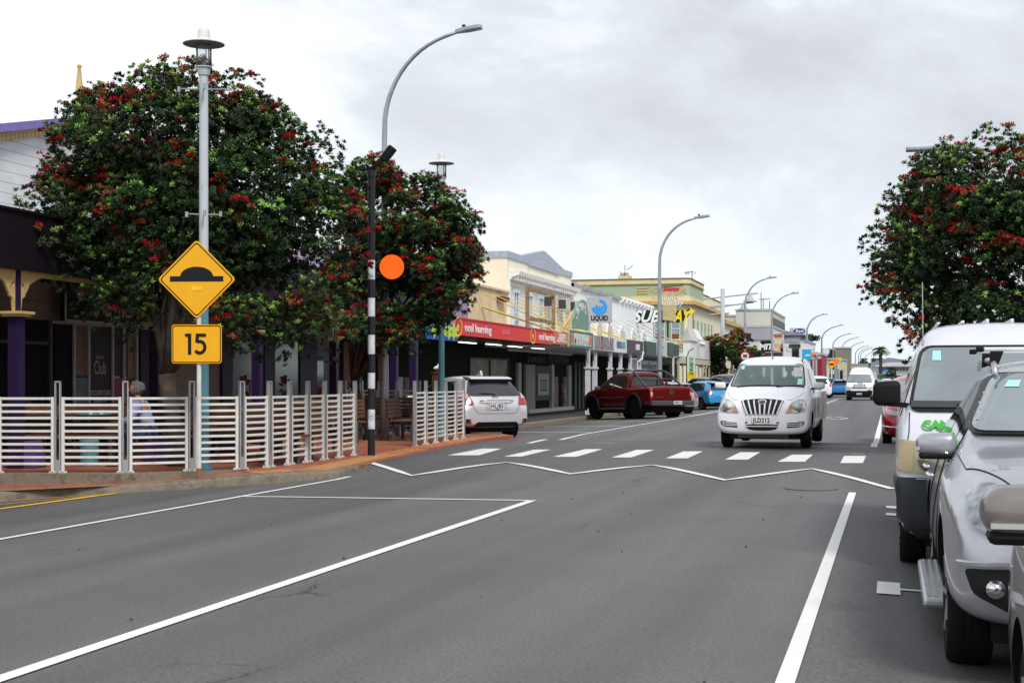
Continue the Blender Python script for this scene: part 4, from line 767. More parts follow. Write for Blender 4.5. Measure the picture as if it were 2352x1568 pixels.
    q = at(28, 24.05); person_seated('person in a brown cap leaning both forearms on the picnic table', (q[0], q[1], BZ), R(-88) + TH - R(60), pm('dark_jacket', (.022, .024, .03), .85, var=.2), pm('dark_trousers', (.02, .02, .024), .85), leanf=.22, hat=pm('brown_cap', (.09, .06, .045), .9, var=.1), group='people sitting at the tables', hz=.80, female=False, face=0, hair=pm('dark_hair', (.02, .015, .012), .7))
    # brown bollard with white bird by the teal lamp post
    q = W2(1003, 35.2); r = thing('carved_post', 'brown carved post beside the second teal lamp post', 'bollard', (q[0], q[1], BZ)); mb = MB(); mb.b2(-.1, .1, -.08, .08, 0, 1.5); mb.b2(-.12, .12, -.1, .1, 1.5, 1.55); mb.build('shaft', pm('brown_post', (.11, .05, .03), .7, var=.3), r, bevel=.01)
    r2 = thing('gull', 'white gull perched on the brown carved post', 'bird', (q[0], q[1], BZ + 1.55)); 
    skinned('body', [((0, .06, .09), .045), ((0, -.03, .10), .05), ((0, -.13, .09), .03), ((0, -.24, .085), .012), ((0, .11, .15), .026), ((0, .14, .185), .026), ((0, .195, .18), .007)], [(0, 1), (1, 2), (2, 3), (0, 4), (4, 5), (5, 6)], M_WPL, r2)
    mb = MB(); mb.tube([(.02, 0, 0), (.02, 0, .07)], .006, 6); mb.tube([(-.02, 0, 0), (-.02, 0, .07)], .006, 6); mb.build('legs', M_AMB, r2)
seating()

def small_signs():
    # 50 sign behind the white ute, far hump sign, far disc pole
    d = 62; s = d / F
    q = PD((1840 + 340 / 14.7) * .91875, 817.5, d); r = thing('speed_limit_sign', 'round white 50 sign with red ring peeking over the white ute roof', 'road sign', (q[0], q[1], 0)); rr = 8.4 * s
    mb = MB(); mb.tube([(0, 0, 0), (0, 0, q[2] + .3)], .04, 10); mb.build('post', M_GALV, r)
    mb = MB(); mb.lathe([(0, -.05), (rr * 1.35, -.05), (rr * 1.35, -.04), (0, -.04)], (0, 0, q[2]), 32, axis='y'); o = mb.build('red_ring', pm('sign_red', (.45, .01, .012), .45), r)
    mb = MB(); mb.lathe([(0, -.056), (rr, -.056), (rr, -.052), (0, -.052)], (0, 0, q[2]), 32, axis='y'); o2 = mb.build('white_face', M_WTXT, o); text('50', rr * 1.15, M_SBLK, o2, (0, -.06, q[2]), bold=.01)
    d = 184; q = PD(1910, 837, d); r = thing('hump_warning_sign', 'small far yellow diamond hump sign down the street', 'road sign', (q[0], q[1], 0)); h = 10.5 / F * d
    mb = MB(); mb.tube([(0, 0, 0), (0, 0, q[2])], .09, 8); mb.build('post', M_WPL, r); mb = MB(); mb.prism([(0, h), (h, 0), (0, -h), (-h, 0)], -.14, -.1, 'y'); mb.v = [(x, y, z + q[2]) for x, y, z in mb.v]; o = mb.build('diamond_plate', M_YEL, r)
    mb = MB(); mb.prism([(-.36 * 1.0, -.06), (.36, -.06), (.36, .02), (.2, .14), (-.2, .14), (-.36, .02)], -.17, -.15, 'y'); mb.v = [(x, y, z + q[2]) for x, y, z in mb.v]; mb.build('hump_symbol', M_SBLK, o)
    q = PD(1917, 829, d + 2); r = thing('striped_crossing_pole', 'far striped pole with orange disc next to the far hump sign', 'crossing pole', (q[0] - .15, q[1], 0), group='black and white crossing poles'); mb = MB()
    for i in range(7): mb.lathe([(.1, i * .55), (.1, i * .55 + .55)], n=8, mi=i % 2)
    mb.build('pole', [MATS['pole_white'], MATS['pole_black']], r); mb = MB(); mb.lathe([(0, -.2), (.33, -.2), (.33, -.15), (0, -.15)], (.3, 0, q[2]), 24, axis='y'); mb.build('orange_disc', M_ORG, r)
small_signs()

# ================================================================== BUILDINGS (left side facades stand on the plane X = FX)
def Yx(x, X=FX): return PX(x, X)[0]
def Dx(x, X=FX): return PX(x, X)[1]
def zx(x, y, X=FX): return ZA(y, Dx(x, X))
M_WB = boards('weatherboard_white', (.72, .73, .76), .2); M_WBC = boards('weatherboard_cream', (.74, .72, .65)); M_WBT = boards('weatherboard_tan', (.30, .25, .21), .19)
def wallbox(name, mat, parent, y0, y1, z0, z1, x1=FX, x0=-34):
    mb = MB(); mb.b2(x0, x1, y0, y1, z0, z1); return mb.build(name, mat, parent)
def shopfront(parent, y0, y1, z1, n, frame=None, x=FX, stall=.45, glass=None, zb=PAVE):
    """glazed shopfront proud of the wall: stall riser, mullions, panes"""
    mb = MB(); mb.b2(x + .004, x + .05, y0, y1, zb, zb + stall); mb.build('stall_riser', frame or M_DGREY, parent)
    w = (y1 - y0) / n
    for i in range(n):
        f = MB(); a, b = y0 + i * w, y0 + (i + 1) * w
        f.b2(x + .004, x + .07, a, a + .06, zb + stall, z1); f.b2(x + .004, x + .07, b - .06, b, zb + stall, z1); f.b2(x + .004, x + .065, a + .06, b - .06, z1 - .07, z1); f.b2(x + .004, x + .065, a + .06, b - .06, zb + stall, zb + stall + .06)
        o = f.build('window', frame or M_DGREY, parent); g = MB(); g.b2(x + .005, x + .02, a + .06, b - .06, zb + stall + .06, z1 - .07); g.build('pane', glass or M_SHOPG, o)
def sign(name, lab, mat, x0, x1, ya, yb, X=AX, th=.12, words=(), border=None, group=None):
    """fascia sign facing the road; x0,x1 photo columns, ya,yb top/bottom rows at x0"""
    a, b = Yx(x0, X), Yx(x1, X); z1, z0 = zx(x0, ya, X), zx(x0, yb, X); r = thing(name, lab, 'sign', (X, a, z0), 0, group); mb = MB(); mb.b2(-th, 0, 0, b - a, 0, z1 - z0); p = mb.build('board', mat, r)
    if border:
        mb = MB(); h = z1 - z0; L = b - a; t = .09; mb.b2(0, .02, 0, L, 0, t); mb.b2(0, .02, 0, L, h - t, h); mb.b2(0, .02, 0, t, t, h - t); mb.b2(0, .02, L - t, L, t, h - t); mb.build('border', border, r)
    for s, size, fy, fz, m, kw in words:
        kw = dict(kw); f_ = kw.pop('ff', 0)
        if f_: kw['fit'] = f_ * (b - a)
        text(s, size, m, r, (.008, (b - a) * fy, (z1 - z0) * fz), R(90), **kw)
    return r, b - a, z1 - z0
def fluoro(lab, X, Y, z, L=1.3):
    o = thing('fluorescent_light', lab, 'light', (X, Y, z), 0, 'fluorescent tubes under the red awning'); mb = MB(); mb.b2(-.06, .06, -L / 2, L / 2, 0, .05); mb.build('housing', M_LGREY, o); mb = MB(); mb.b2(-.05, .05, -L / 2 + .03, L / 2 - .03, -.03, -.002); mb.build('tube', pm('tube_glow', (1, .93, .8), .5, emis=2.2), o)

def farmers():
    y0, y1 = 12.0, Yx(770); r = thing('department_store', 'pale weatherboard shop with purple verandah, cream trim and gabled parapet', 'building', (FX, (y0 + y1) / 2, PAVE)); O = Vector(r.location)
    def B(mb, name, mat, par=None, **k):
        mb.v = [(x - O.x, y - O.y, z - O.z) for x, y, z in mb.v]; return mb.build(name, mat, par or r, **k)
    ya = Yx(170); za = zx(170, 277); zl = za - (ya - 12) * .25
    mb = MB(); mb.prism([(y0, -.1), (y0, 3.95 + .3), (ya - 9.2, 4.6), (ya, za - .02), (ya + 9.2, 4.6), (y1, 4.25), (y1, -.1)], -34, FX, 'x'); B(mb, 'wall', M_WB)
    # tan boards under the verandah
    mb = MB(); mb.b2(FX + .003, FX + .03, y0, y1, 2.62, 3.85); B(mb, 'lower_boards', M_WBT)
    # bargeboard and scallops
    mb = MB(); s = (za - 4.6) / 9.2
    for sg in (-1, 1): mb.bar((FX + .12, ya, za), (FX + .12, ya + sg * 9.3, za - 9.3 * s), .3, .15)
    B(mb, 'bargeboard', pm('lavender_paint', (.20, .16, .42), .5)); mb = MB()
    for sg in (-1, 1):
        mb.bar((FX + .1, ya, za - .1), (FX + .1, ya + sg * 9.3, za - .1 - 9.3 * s), .1, .06)
        for k in range(70):
            yy = sg * (.07 + k * .13); zt_ = za - .12 - abs(yy) * s; mb.prism([(ya + yy - .05, zt_), (ya + yy - .055, zt_ - .07), (ya + yy - .03, zt_ - .11), (ya + yy, zt_ - .125), (ya + yy + .03, zt_ - .11), (ya + yy + .055, zt_ - .07), (ya + yy + .05, zt_)], FX + .06, FX + .14, 'x')
    B(mb, 'scalloped_trim', M_CREAM)
    mb = MB(); h = zx(170, 150) - za; mb.lathe([(.11, -.3), (.11, h * .3), (.06, h * .34), (.10, h * .38), (.05, h * .44), (.085, h * .48), (.05, h * .8), (.03, h * .93), (.055, h * .97), (.04, h), (0, h * 1.02)], (FX + .12, ya, za), 14); B(mb, 'finial', M_CREAM, smooth=40)
    # verandah
    zf1, zf0 = 4.0, 3.13; yv1 = Yx(985, AX); mb = MB(); mb.b2(AX - .08, AX, y0, yv1, zf0, zf1); mb.b2(AX - .1, AX + .04, y0, yv1, zf1, zf1 + .04); B(mb, 'verandah_fascia', M_DPURP)
    mb = MB(); mb.add([(AX - .08, y0, 3.75), (AX - .08, yv1, 3.75), (FX, yv1, 3.95), (FX, y0, 3.95), (AX - .08, y0, 3.69), (AX - .08, yv1, 3.69), (FX, yv1, 3.86), (FX, y0, 3.86)], [(0, 1, 2, 3), (7, 6, 5, 4), (0, 4, 5, 1), (3, 2, 6, 7), (0, 3, 7, 4), (1, 5, 6, 2)]); B(mb, 'verandah_roof', M_ROOF)
    mb = MB(); mb.b2(FX + .0, FX + .1, y0, y1, 3.97, 4.03); B(mb, 'flashing', M_LGREY)
    yp = Yx(43, AX - .1)
    for k in range(-1, 6):
        y = yp + k * 4.25
        if y > yv1: continue
        X = AX - .14; mb = MB(); mb.b2(X - .09, X + .09, y - .09, y + .09, -.1, 2.42); p = B(mb, 'verandah_post', M_PURP); mb = MB(); mb.b2(X - .045, X + .045, y - .05, y + .05, 2.5, 3.13); B(mb, 'upper_post', M_PURP, p).matrix_parent_inverse = Matrix()
        mb = MB(); mb.b2(X - .15, X + .15, y - .16, y + .16, 2.42, 2.46); mb.b2(X - .19, X + .19, y - .2, y + .2, 2.46, 2.5)
        for sg in (-1, 1):
            mb.prism([(y + sg * .06, 2.5), (y + sg * .09, 2.5), (y + sg * .12, 2.7), (y + sg * .2, 2.74), (y + sg * .2, 2.86), (y + sg * .12, 2.88), (y + sg * .06, 3.0)], X - .02, X + .02, 'x')
            mb.prism([(y + sg * .05, 3.13), (y + sg * .05, 2.92), (y + sg * .14, 2.95), (y + sg * .22, 2.78), (y + sg * .32, 2.93), (y + sg * .6, 3.05), (y + sg * 2.1, 3.05), (y + sg * 2.1, 3.13)], X - .02, X + .02, 'x')
        B(mb, 'bracket', M_CREAM)
    # shopfronts
    ys = Yx(108); ye = Yx(283)
    mb = MB(); mb.b2(FX + .03, FX + .06, y0, Yx(110), PAVE, 2.62); B(mb, 'door_opening', M_DARKIN)
    k = MB()
    for x in (-60, 20, 105): yy = Yx(x); k.b2(FX + .06, FX + .12, yy - .04, yy + .04, PAVE, 2.62)
    k.b2(FX + .06, FX + .1, y0, Yx(105), 2.14, 2.2); B(k, 'shop_frame', M_DGREY)
    mb = MB(); mb.b2(FX + .03, FX + .05, ys, y1, PAVE, 2.6); B(mb, 'shop_wall', pm('tan_wall', (.26, .21, .17), .7))
    def panel(x0, x1, za_, zb_, mat, nm, off=.09):
        mb = MB(); mb.b2(FX + off - .03, FX + off, Yx(x0), Yx(x1), za_, zb_); return B(mb, nm, mat)
    panel(116, 158, PAVE, 2.55, M_DARKIN, 'door'); panel(158, 282, PAVE, 2.58, M_SHOPG, 'window')
    P_ = lambda c, n: pm(n, c, .5, var=.25, scale=3)
    panel(162, 190, 1.54, 2.56, P_((.17, .11, .075), 'poster_tan'), 'poster', .10); panel(162, 190, -.0, 1.50, P_((.13, .17, .20), 'poster_grey_blue'), 'poster', .10)
    pc = panel(194, 245, -.02, 2.56, P_((.020, .015, .024), 'poster_dark'), 'poster', .102)
    panel(250, 272, -.0, 1.50, P_((.24, .05, .10), 'poster_pink'), 'poster', .10); panel(250, 284, 1.54, 2.56, P_((.035, .022, .025), 'poster_brown'), 'poster', .10); panel(276, 300, 0.0, 1.50, P_((.12, .035, .03), 'poster_rust'), 'poster', .10)
    k = MB()
    for x in (158, 192, 247, 273, 303): yy = Yx(x); k.b2(FX + .1, FX + .14, yy - .03, yy + .03, PAVE, 2.57)
    k.b2(FX + .1, FX + .13, ys, ye + 1.0, 2.57, 2.62); B(k, 'window_frame', M_LGREY)
    yc = Yx(219.5) - O.y
    for s_, sz, z, bd, sx in (('Club', .40, 1.70, 0, .62), ('EXCLUSIVE CLUB', .135, 1.19, .004, .78), ('BENEFITS', .135, 1.04, .004, .8), ('farmers', .12, 1.93, 0, .8)): text(s_, sz, pm('faint_white', (.42, .42, .42), .6), pc, (FX + .106 - O.x, yc, z - O.z), R(90), bold=bd, sx=sx, ext=.001)
    for x0, x1 in ((312, 352), (700, 720)): panel(x0, x1, PAVE, 2.6, M_PURP, 'pilaster', .12)
    panel(520, 690, .25, 2.5, glassy('frosted_window', (.12, .14, .15), .1, 1.5), 'window', .09)
    for x0, x1 in ((500, 524), (598, 622), (680, 700)): panel(x0, x1, PAVE, 2.6, M_PURP, 'pilaster', .13)
    for x in (553, 646):
        w = P_((.30, .09, .05), 'sun_motif'); mb = MB(); yy = Yx(x)
        for a in range(0, 360, 40): mb.bar((FX + .10, yy + .12 * math.cos(R(a)), 1.25 + .12 * math.sin(R(a))), (FX + .10, yy + .34 * math.cos(R(a)), 1.25 + .34 * math.sin(R(a))), .01, .09, up=(1, 0, 0))
        B(mb, 'window_motif', w)
    text('Farmers', .5, P_((.10, .05, .08), 'window_letter'), r, (FX + .10 - O.x, Yx(590) - O.y, 1.25 - O.z), R(90), bold=.01, sx=.8, ext=.001)
    panel(702, 770, PAVE, 2.3, pm('deep_blue_door', (.012, .035, .07), .4), 'door', .10); panel(706, 735, .3, 2.0, M_SHOPG, 'window', .11)
    # hanging store sign
    z0s, z1s = 2.63, 3.16; a, b = Yx(112), Yx(330); s = thing('store_sign', 'long black store sign with grey letters hung under the verandah', 'sign', (FX + .35, a, z0s)); mb = MB(); mb.b2(-.1, 0, 0, b - a, 0, z1s - z0s); mb.build('board', M_SBLK, s)
    k = MB(); L = b - a; H = z1s - z0s
    k.b2(0, .02, 0, L, -.03, .015); k.b2(0, .02, 0, .04, .015, H); k.b2(0, .02, L - .04, L, .015, H); k.build('border', M_LGREY, s)
    text('Farmers', .43, pm('sign_grey_white', (.40, .39, .38), .5), s, (.012, (Yx(184) - a), H * .52), R(90), bold=.012, sx=1.25, align='LEFT')
    fl = MB(); cy = Yx(152) - a
    for q in range(12): a2 = R(q * 30); fl.bar((.012, cy + .06 * math.cos(a2), H / 2 + .06 * math.sin(a2)), (.012, cy + .21 * math.cos(a2), H / 2 + .21 * math.sin(a2)), .01, .04, up=(1, 0, 0))
    fl.build('emblem', pm('maroon', (.08, .01, .012), .5), s)
    k = MB()
    for yy in (.8, L - 1): k.tube([(-.05, yy, H), (-.05, yy, H + .6)], .02, 6)
    k.build('hanger', M_BLK, s)
farmers()

def lilac_shop():
    y0, y1 = Yx(772), Yx(1075); O = Vector((FX, y0, PAVE)); r = thing('lilac_shop', 'lilac upper wall and dark shopfront glimpsed behind the second tree', 'building', O)
    def B(mb, name, mat, par=None): mb.v = [(x - O.x, y - O.y, z - O.z) for x, y, z in mb.v]; return mb.build(name, mat, par or r)
    mb = MB(); mb.b2(-34, FX, y0, y1, PAVE, 5.35); B(mb, 'wall', pm('lilac_paint', (.36, .27, .42), .7, var=.05)); mb = MB(); mb.b2(FX, FX + .25, y0, y1, 5.2, 5.42); B(mb, 'cornice', pm('cream_paint', (.60, .52, .36), .6))
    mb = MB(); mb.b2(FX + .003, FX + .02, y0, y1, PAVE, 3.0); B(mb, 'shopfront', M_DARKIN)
    for x0, x1, m, nm in ((785, 800, pm('dark_red_paint', (.16, .012, .012), .5), 'pilaster'), (800, 812, M_WPL, 'pilaster'), (865, 880, pm('dark_red_paint', (.16, .012, .012)), 'pilaster'), (905, 922, M_LGREY, 'poster'), (925, 943, pm('poster_red_brown', (.22, .12, .10), .6, var=.5, scale=3), 'poster')):
        mb = MB(); hi = 2.6 if nm == 'pilaster' else 1.55; mb.b2(FX + .02, FX + .06, Yx(x0), Yx(x1), PAVE if nm == 'pilaster' else .3, hi); B(mb, nm, m)
    mb = MB(); mb.b2(AX - .1, AX, Yx(985, AX) + .01, Yx(1052, AX) - .02, 2.86, 3.0); B(mb, 'awning_edge', M_DGREY); mb = MB(); mb.b2(FX, AX - .1, y0 - 6, Yx(1052, AX), 3.02, 3.12); B(mb, 'awning', M_DGREY)
    for x in (950, 820):
        mb = MB(); yy = Yx(x, AX - .2); mb.b2(AX - .3, AX - .1, yy - .1, yy + .1, -.1, 3.02); B(mb, 'verandah_post', M_PURP)
lilac_shop()
M_BLUE = pm('sign_blue', (.02, .22, .55), .5, var=.15, scale=2); M_LIME = pm('sign_lime', (.5, .65, .05), .5)
s, L, H = sign('shop_sign', 'bright blue sign with lime star shapes under the second tree, left of the red awning', M_BLUE, 985, 1050, 742, 778, th=.1); 
mb = MB(); mb.b2(.001, .012, 0, L, 0, H * .22); mb.build('lower_band', pm('sign_deep_blue', (.01, .04, .35), .5), s)
for q in (.2, .5, .72, .9):
    mb = MB(); pts = []
    for i in range(10): a = R(i * 36); rr = (.28 if i % 2 else .12); pts.append((L * q + rr * math.cos(a) * 1.6, H * .6 + rr * math.sin(a)))
    mb.prism(pts, .002, .014, 'x'); mb.build('star_shape', M_LIME, s)

def red_awning_block():
    y0, y1 = Yx(1075), Yx(1165); O = Vector((FX, y0, PAVE)); r = thing('peach_shop', 'low peach parapet building with yellow stay rods over a red awning', 'building', O); zt = zx(1165, 671)
    def B(mb, name, mat, par=None, **k): mb.v = [(x - O.x, y - O.y, z - O.z) for x, y, z in mb.v]; return mb.build(name, mat, par or r, **k)
    mb = MB(); mb.b2(-30, FX, y0, y1, PAVE, zt); B(mb, 'wall', pm('peach_plaster', (.74, .58, .37), .75, var=.06, dirt=((.34, .22, .10), 1.4, .6))); mb = MB(); mb.b2(FX, FX + .1, y0, y1, zt - .03, zt + .06); B(mb, 'coping', pm('cream_paint', (.60, .52, .36)))
    yA0, yA1 = Yx(1052, AX), Yx(1312, AX); za = 2.86
    mb = MB(); mb.b2(FX - .02, AX - .13, yA0, yA1, za, za + .12); B(mb, 'awning', M_DGREY)
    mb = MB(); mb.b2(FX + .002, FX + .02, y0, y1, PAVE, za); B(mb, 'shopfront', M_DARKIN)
    rods = MB()
    for k in range(9):
        t = Yx(1100) + k * 2.3; q = min(t + 2.8, yA1); rods.tube([(FX + .05, t, min(zt - .25, 5.0)), (AX - .3, t + 3.6, za + .5)], .022, 6)
        if k % 4 == 0: rods.tube([(FX + .05, t + .3, 4.4), (AX - .3, t + 4.3, za + .4)], .05, 6)
    B(rods, 'stay_rod', pm('yellow_rod', (.70, .52, .12), .5)); g = MB(); g.b2(FX + .03, FX + .3, Yx(1140), Yx(1155), 4.75, 4.95); B(g, 'bracket', M_WOOD)
    shopfront(r, 0, (y1 - y0), 2.35 - O.z, 2, x=.0 + .02, zb=0, glass=pm('lit_shop_interior', (.16, .12, .06), .4, var=.6, scale=1.2))
red_awning_block()
M_RED = pm('awning_red', (.72, .028, .03), .5, var=.05, scale=.6)
M_YW = pm('logo_yellow', (.75, .55, .05), .5)
def red_sign():
    s, L, H = sign('awning_sign', 'long red fascia sign with white lettering over the shops behind the silver hatchback', M_RED, 1052, 1270, 731, 769, words=[])
    for fy in (.115, .86):
        text('ncel learning', .36, M_WTXT, s, (.008, L * fy + .75, H * .5), R(90), bold=.008, fit=3.0 if fy < .5 else 2.6)
        mb = MB(); n = 26; vs = []
        for i in range(n):
            a = 2 * math.pi * i / n; vs += [(.01, L * fy - 1.45 + .42 * math.cos(a), H * .5 + .30 * math.sin(a)), (.01, L * fy - 1.45 + .34 * math.cos(a), H * .5 + .24 * math.sin(a))]
        mb.add(vs, [(2 * i, 2 * i + 1, (2 * i + 3) % (2 * n), (2 * i + 2) % (2 * n)) for i in range(n)]); mb.build('ring_logo', M_YW, s, recalc=False); text('e', .38, M_YW, s, (.008, L * fy - 1.45, H * .5), R(90), sx=1.3, bold=.01)
    mb = MB(); mb.b2(.0, .012, L * .40, L * .40 + 1.0, H * .35, H * .68); mb.build('patch', pm('patch_red', (.75, .10, .10), .5), s)
    mb = MB(); mb.b2(-.02, .03, 0, L, H, H + .04); mb.build('capping', M_RED, s)
red_sign()
sign('awning_sign', 'orange fascia sign with white script between the red and green signs', pm('sign_orange', (.66, .14, .06), .5), 1271, 1308, 759, 789, words=[('Siam', .55, .5, .66, M_WPL, dict(shear=.3, ff=.5, bold=.01)), ('~~~', .7, .5, .28, M_WPL, dict(ff=.6))])
M_GRN = pm('sign_green', (.06, .17, .11), .5, var=.1); M_PGRN = pm('sign_pale_green', (.35, .50, .36), .5)
s, L, H = sign('menswear_sign', 'dark green bordered sign reading MENSWEAR on the awning edge', M_PGRN, 1309, 1361, 757, 796, AX + .1, border=M_GRN, words=[('MENSWEAR', .80, .5, .5, M_WPL, dict(ff=.66, bold=.012))])
for q in (.1, .9): mb = MB(); mb.b2(.0, .012, L * q - .25, L * q + .25, H * .25, H * .75); mb.build('orange_block', pm('sign_orange', (.66, .14, .06)), s)
def arch_sign():
    a, b = Yx(1319, AX), Yx(1353, AX); z0, z1 = zx(1340, 757, AX), zx(1352, 691, AX); r = thing('arched_sign', 'green quarter-round sign with white curved lettering above the menswear sign', 'sign', (AX, a, z0)); L = b - a; H = z1 - z0; pts = [(0, 0)] + [(L * (1 - math.cos(R(t))), H * math.sin(R(t))) for t in range(15, 91, 15)] + [(L, H * .93), (L, 0)]
    pts = [(0, 0), (0, .3 * H), (.12 * L, .65 * H), (.35 * L, .9 * H), (.6 * L, H), (.8 * L, .95 * H), (.95 * L, .6 * H), (L, 0)]
    mb = MB(); mb.prism(pts, -.1, 0, 'x'); mb.build('board', pm('arch_green', (.16, .30, .22), .5, var=.2), r)
    for i, ch in enumerate("SNOWDENS"): t = R(165 - i * 17); text(ch, .42, M_WPL, r, (.006, L * (.5 - .36 * math.cos(math.pi - t) * 1), H * (.30 + .45 * math.sin(t))), R(90), bold=.008, sx=1.5, tilt=t - R(105) if 0 else 0)
arch_sign()

def cream_two_storey():
    y0, y1 = Yx(1165) + .01, Yx(1312); O = Vector((FX, y0, PAVE)); zt = zx(1165, 591); r = thing('cream_two_storey_building', 'cream weatherboard two-storey building with tall sash windows and grey pediment', 'building', O)
    def B(mb, name, mat, par=None, **k): mb.v = [(x - O.x, y - O.y, z - O.z) for x, y, z in mb.v]; return mb.build(name, mat, par or r, **k)
    mb = MB(); mb.b2(-34, FX, y0, y1, PAVE, zt); B(mb, 'wall', pm('cream_render', (.78, .73, .60), .7, var=.04, dirt=((.45, .38, .26), 1.2, .3)))
    mb = MB(); mb.b2(FX + .003, FX + .04, y0 + .25, y1 - .1, 2.7, 5.75); B(mb, 'board_cladding', M_WBC)
    mb = MB(); mb.b2(FX, FX + .08, y0 + .02, y0 + .22, 2.7, 5.75); mb.b2(FX, FX + .08, y1 - .3, y1 - .05, 2.7, 5.75); B(mb, 'corner_board', pm('white_trim', (.80, .80, .78), .6))
    mb = MB(); zc = 5.78; mb.prism([(FX, zc), (FX + .1, zc), (FX + .15, zc + .12), (FX + .45, zc + .2), (FX + .5, zc + .36), (FX, zc + .40)], y0 + .2, y1 + .3, 'y')
    for k in range(26): yy = y0 + .4 + k * .47; mb.b2(FX + .1, FX + .38, yy, yy + .16, zc - .02, zc + .15)
    B(mb, 'cornice', pm('white_trim', (.80, .80, .78)))
    mb = MB(); fl = pm('grey_blue_flashing', (.36, .40, .48), .5); mb.b2(FX - .1, FX + .06, y0 - .05, y1 + .05, zt, zt + .28); mb.b2(-34, FX - .1, y0 - .05, y0 + .15, zt, zt + .28)
    ym = (y0 + y1) / 2 + .3; mb.prism([(ym - 4.2, zt + .28), (ym, zt + .86), (ym + 4.2, zt + .28)], FX - .3, FX + .05, 'x'); mb.prism([(ym - 3.2, zt - .06), (ym, zt + .42), (ym + 3.2, zt - .06)], FX + .05, FX + .09, 'x'); B(mb, 'pediment_flashing', fl)
    tr = pm('window_blue_white', (.62, .66, .74), .5)
    for i, x in enumerate((1181, 1213, 1238, 1263, 1286)):
        yy = Yx(x); f = MB(); w = .38; f.b2(FX + .04, FX + .12, yy - w - .1, yy - w, 3.0, 5.25); f.b2(FX + .04, FX + .12, yy + w, yy + w + .1, 3.0, 5.25); f.b2(FX + .04, FX + .14, yy - w - .12, yy + w + .12, 5.25, 5.42); f.b2(FX + .04, FX + .11, yy - w, yy + w, 4.05, 4.13); f.b2(FX + .04, FX + .11, yy - .02, yy + .02, 4.13, 5.25)
        o = B(f, 'window', tr); g = MB(); g.b2(FX + .042, FX + .06, yy - w, yy + w, 3.0, 5.25); g.v = [(a - O.x, b - O.y, c - O.z) for a, b, c in g.v]; g.build('pane', glassy('upstairs_glass', (.20, .24, .30)), o)
    for i, x in enumerate((1250, 1279, 1300)):
        yy = Yx(x); X = FX + .05; a = MB(); a.b2(X, X + .55, yy - .4, yy + .4, 4.88, 5.45); q = thing('air_conditioner', ['box air conditioner over the second last sash window', 'middle box air conditioner under the cornice', 'box air conditioner at the right end under the cornice'][i], 'air conditioner', (X, yy, 4.88), 0, 'window air conditioners on the cream building'); a.v = [(u - X, v - yy, w_ - 4.88) for u, v, w_ in a.v]; a.build('case', pm('ac_beige', (.52, .48, .40), .6), q, bevel=.01)
        a = MB(); a.b2(.05, .5, -.41, -.402, .06, .5); a.build('grille', M_DGREY, q)
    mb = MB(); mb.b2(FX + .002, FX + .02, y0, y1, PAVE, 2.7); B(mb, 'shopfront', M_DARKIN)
    # shop details under awning
    for x0, x1, z0, z1, m, nm in ((1183, 1190, -.05, 2.2, M_LGREY, 'pilaster'), (1201, 1222, -.05, 2.15, pm('louvre_white', (.36, .36, .35), .6), 'pilaster'), (1224, 1258, .5, 2.1, pm('shop_taupe', (.10, .085, .07), .6), 'window'), (1260, 1266, -.05, 2.2, M_LGREY, 'pilaster'), (1266, 1275, .0, 1.6, pm('display_mixed', (.3, .2, .17), .6, var=.9, scale=4), 'display'), (1288, 1296, .0, 1.6, pm('display_mixed', (.3, .2, .17)), 'display'), (1299, 1306, -.05, 2.2, M_LGREY, 'pilaster')):
        mb = MB(); mb.b2(FX + .03, FX + .16, Yx(x0), Yx(x1), z0, z1); B(mb, nm, m)
    mb = MB(); mb.b2(FX + .03, FX + .3, Yx(1201), Yx(1306), -.05, .12); B(mb, 'stall_riser', pm('white_trim', (.80, .80, .78)))
    mb = MB(); mb.b2(FX + .17, FX + .19, Yx(1227), Yx(1252), .75, 1.75); o = B(mb, 'poster', M_LGREY)
    for k, c in enumerate(((.4, .12, .12), (.42, .3, .08), (.15, .35, .12), (.05, .18, .4))): mb = MB(); mb.b2(FX + .191, FX + .195, Yx(1232), Yx(1248), 1.35 - k * .14, 1.47 - k * .14); mb.v = [(a - O.x, b - O.y, c_ - O.z) for a, b, c_ in mb.v]; mb.build('poster_stripe', pm('stripe%d' % k, c, .6), o)
    text('Snowden\'s  MENSWEAR', .55, pm('dim_lettering', (.10, .085, .06), .6), r, (.25, Yx(1250) - O.y, 2.42 - O.z), R(90), sx=1.5)
    # timber frame standing on the awning
    a, b = Yx(1211, AX - 1), Yx(1271, AX - 1); q = thing('timber_sign_support', 'empty weathered timber sign frame standing on the red awning', 'frame', (AX - 1, a, 3.0)); mb = MB(); L = b - a
    zt2 = zx(1211, 657, AX - 1) - 3.0; zb = zx(1211, 735, AX - 1) - 3.0
    for yy in (0, L): mb.b2(-.06, .06, yy - .08, yy + .08, 0, zt2)
    mb.b2(-.05, .05, .08, L - .08, zt2 - .16, zt2 - .02); mb.b2(-.05, .05, .08, L - .08, zb, zb + .14); mb.build('frame', pm('weathered_timber', (.30, .20, .10), .8, var=.4, scale=4), q)
    mb = MB()
    for k in (0, .5): mb.bar((0, L + .4 + k, .1), (-.4, L + 6 + k, 1.7), .07, .10)
    mb.build('brace', pm('tan_brace', (.60, .42, .18), .7), q)
cream_two_storey()
for i, x in enumerate((1074, 1134, 1183, 1236)):
    d = Dx(x, FX + 1.5); Y = PX(x, FX + 1.5)[0]; fluoro('%s fluorescent tube from the left under the red awning' % ['first', 'second', 'third', 'fourth'][i], FX + 1.5, Y, min(2.80, ZA((786, 790, 795, 797)[i], d)), 2.0)

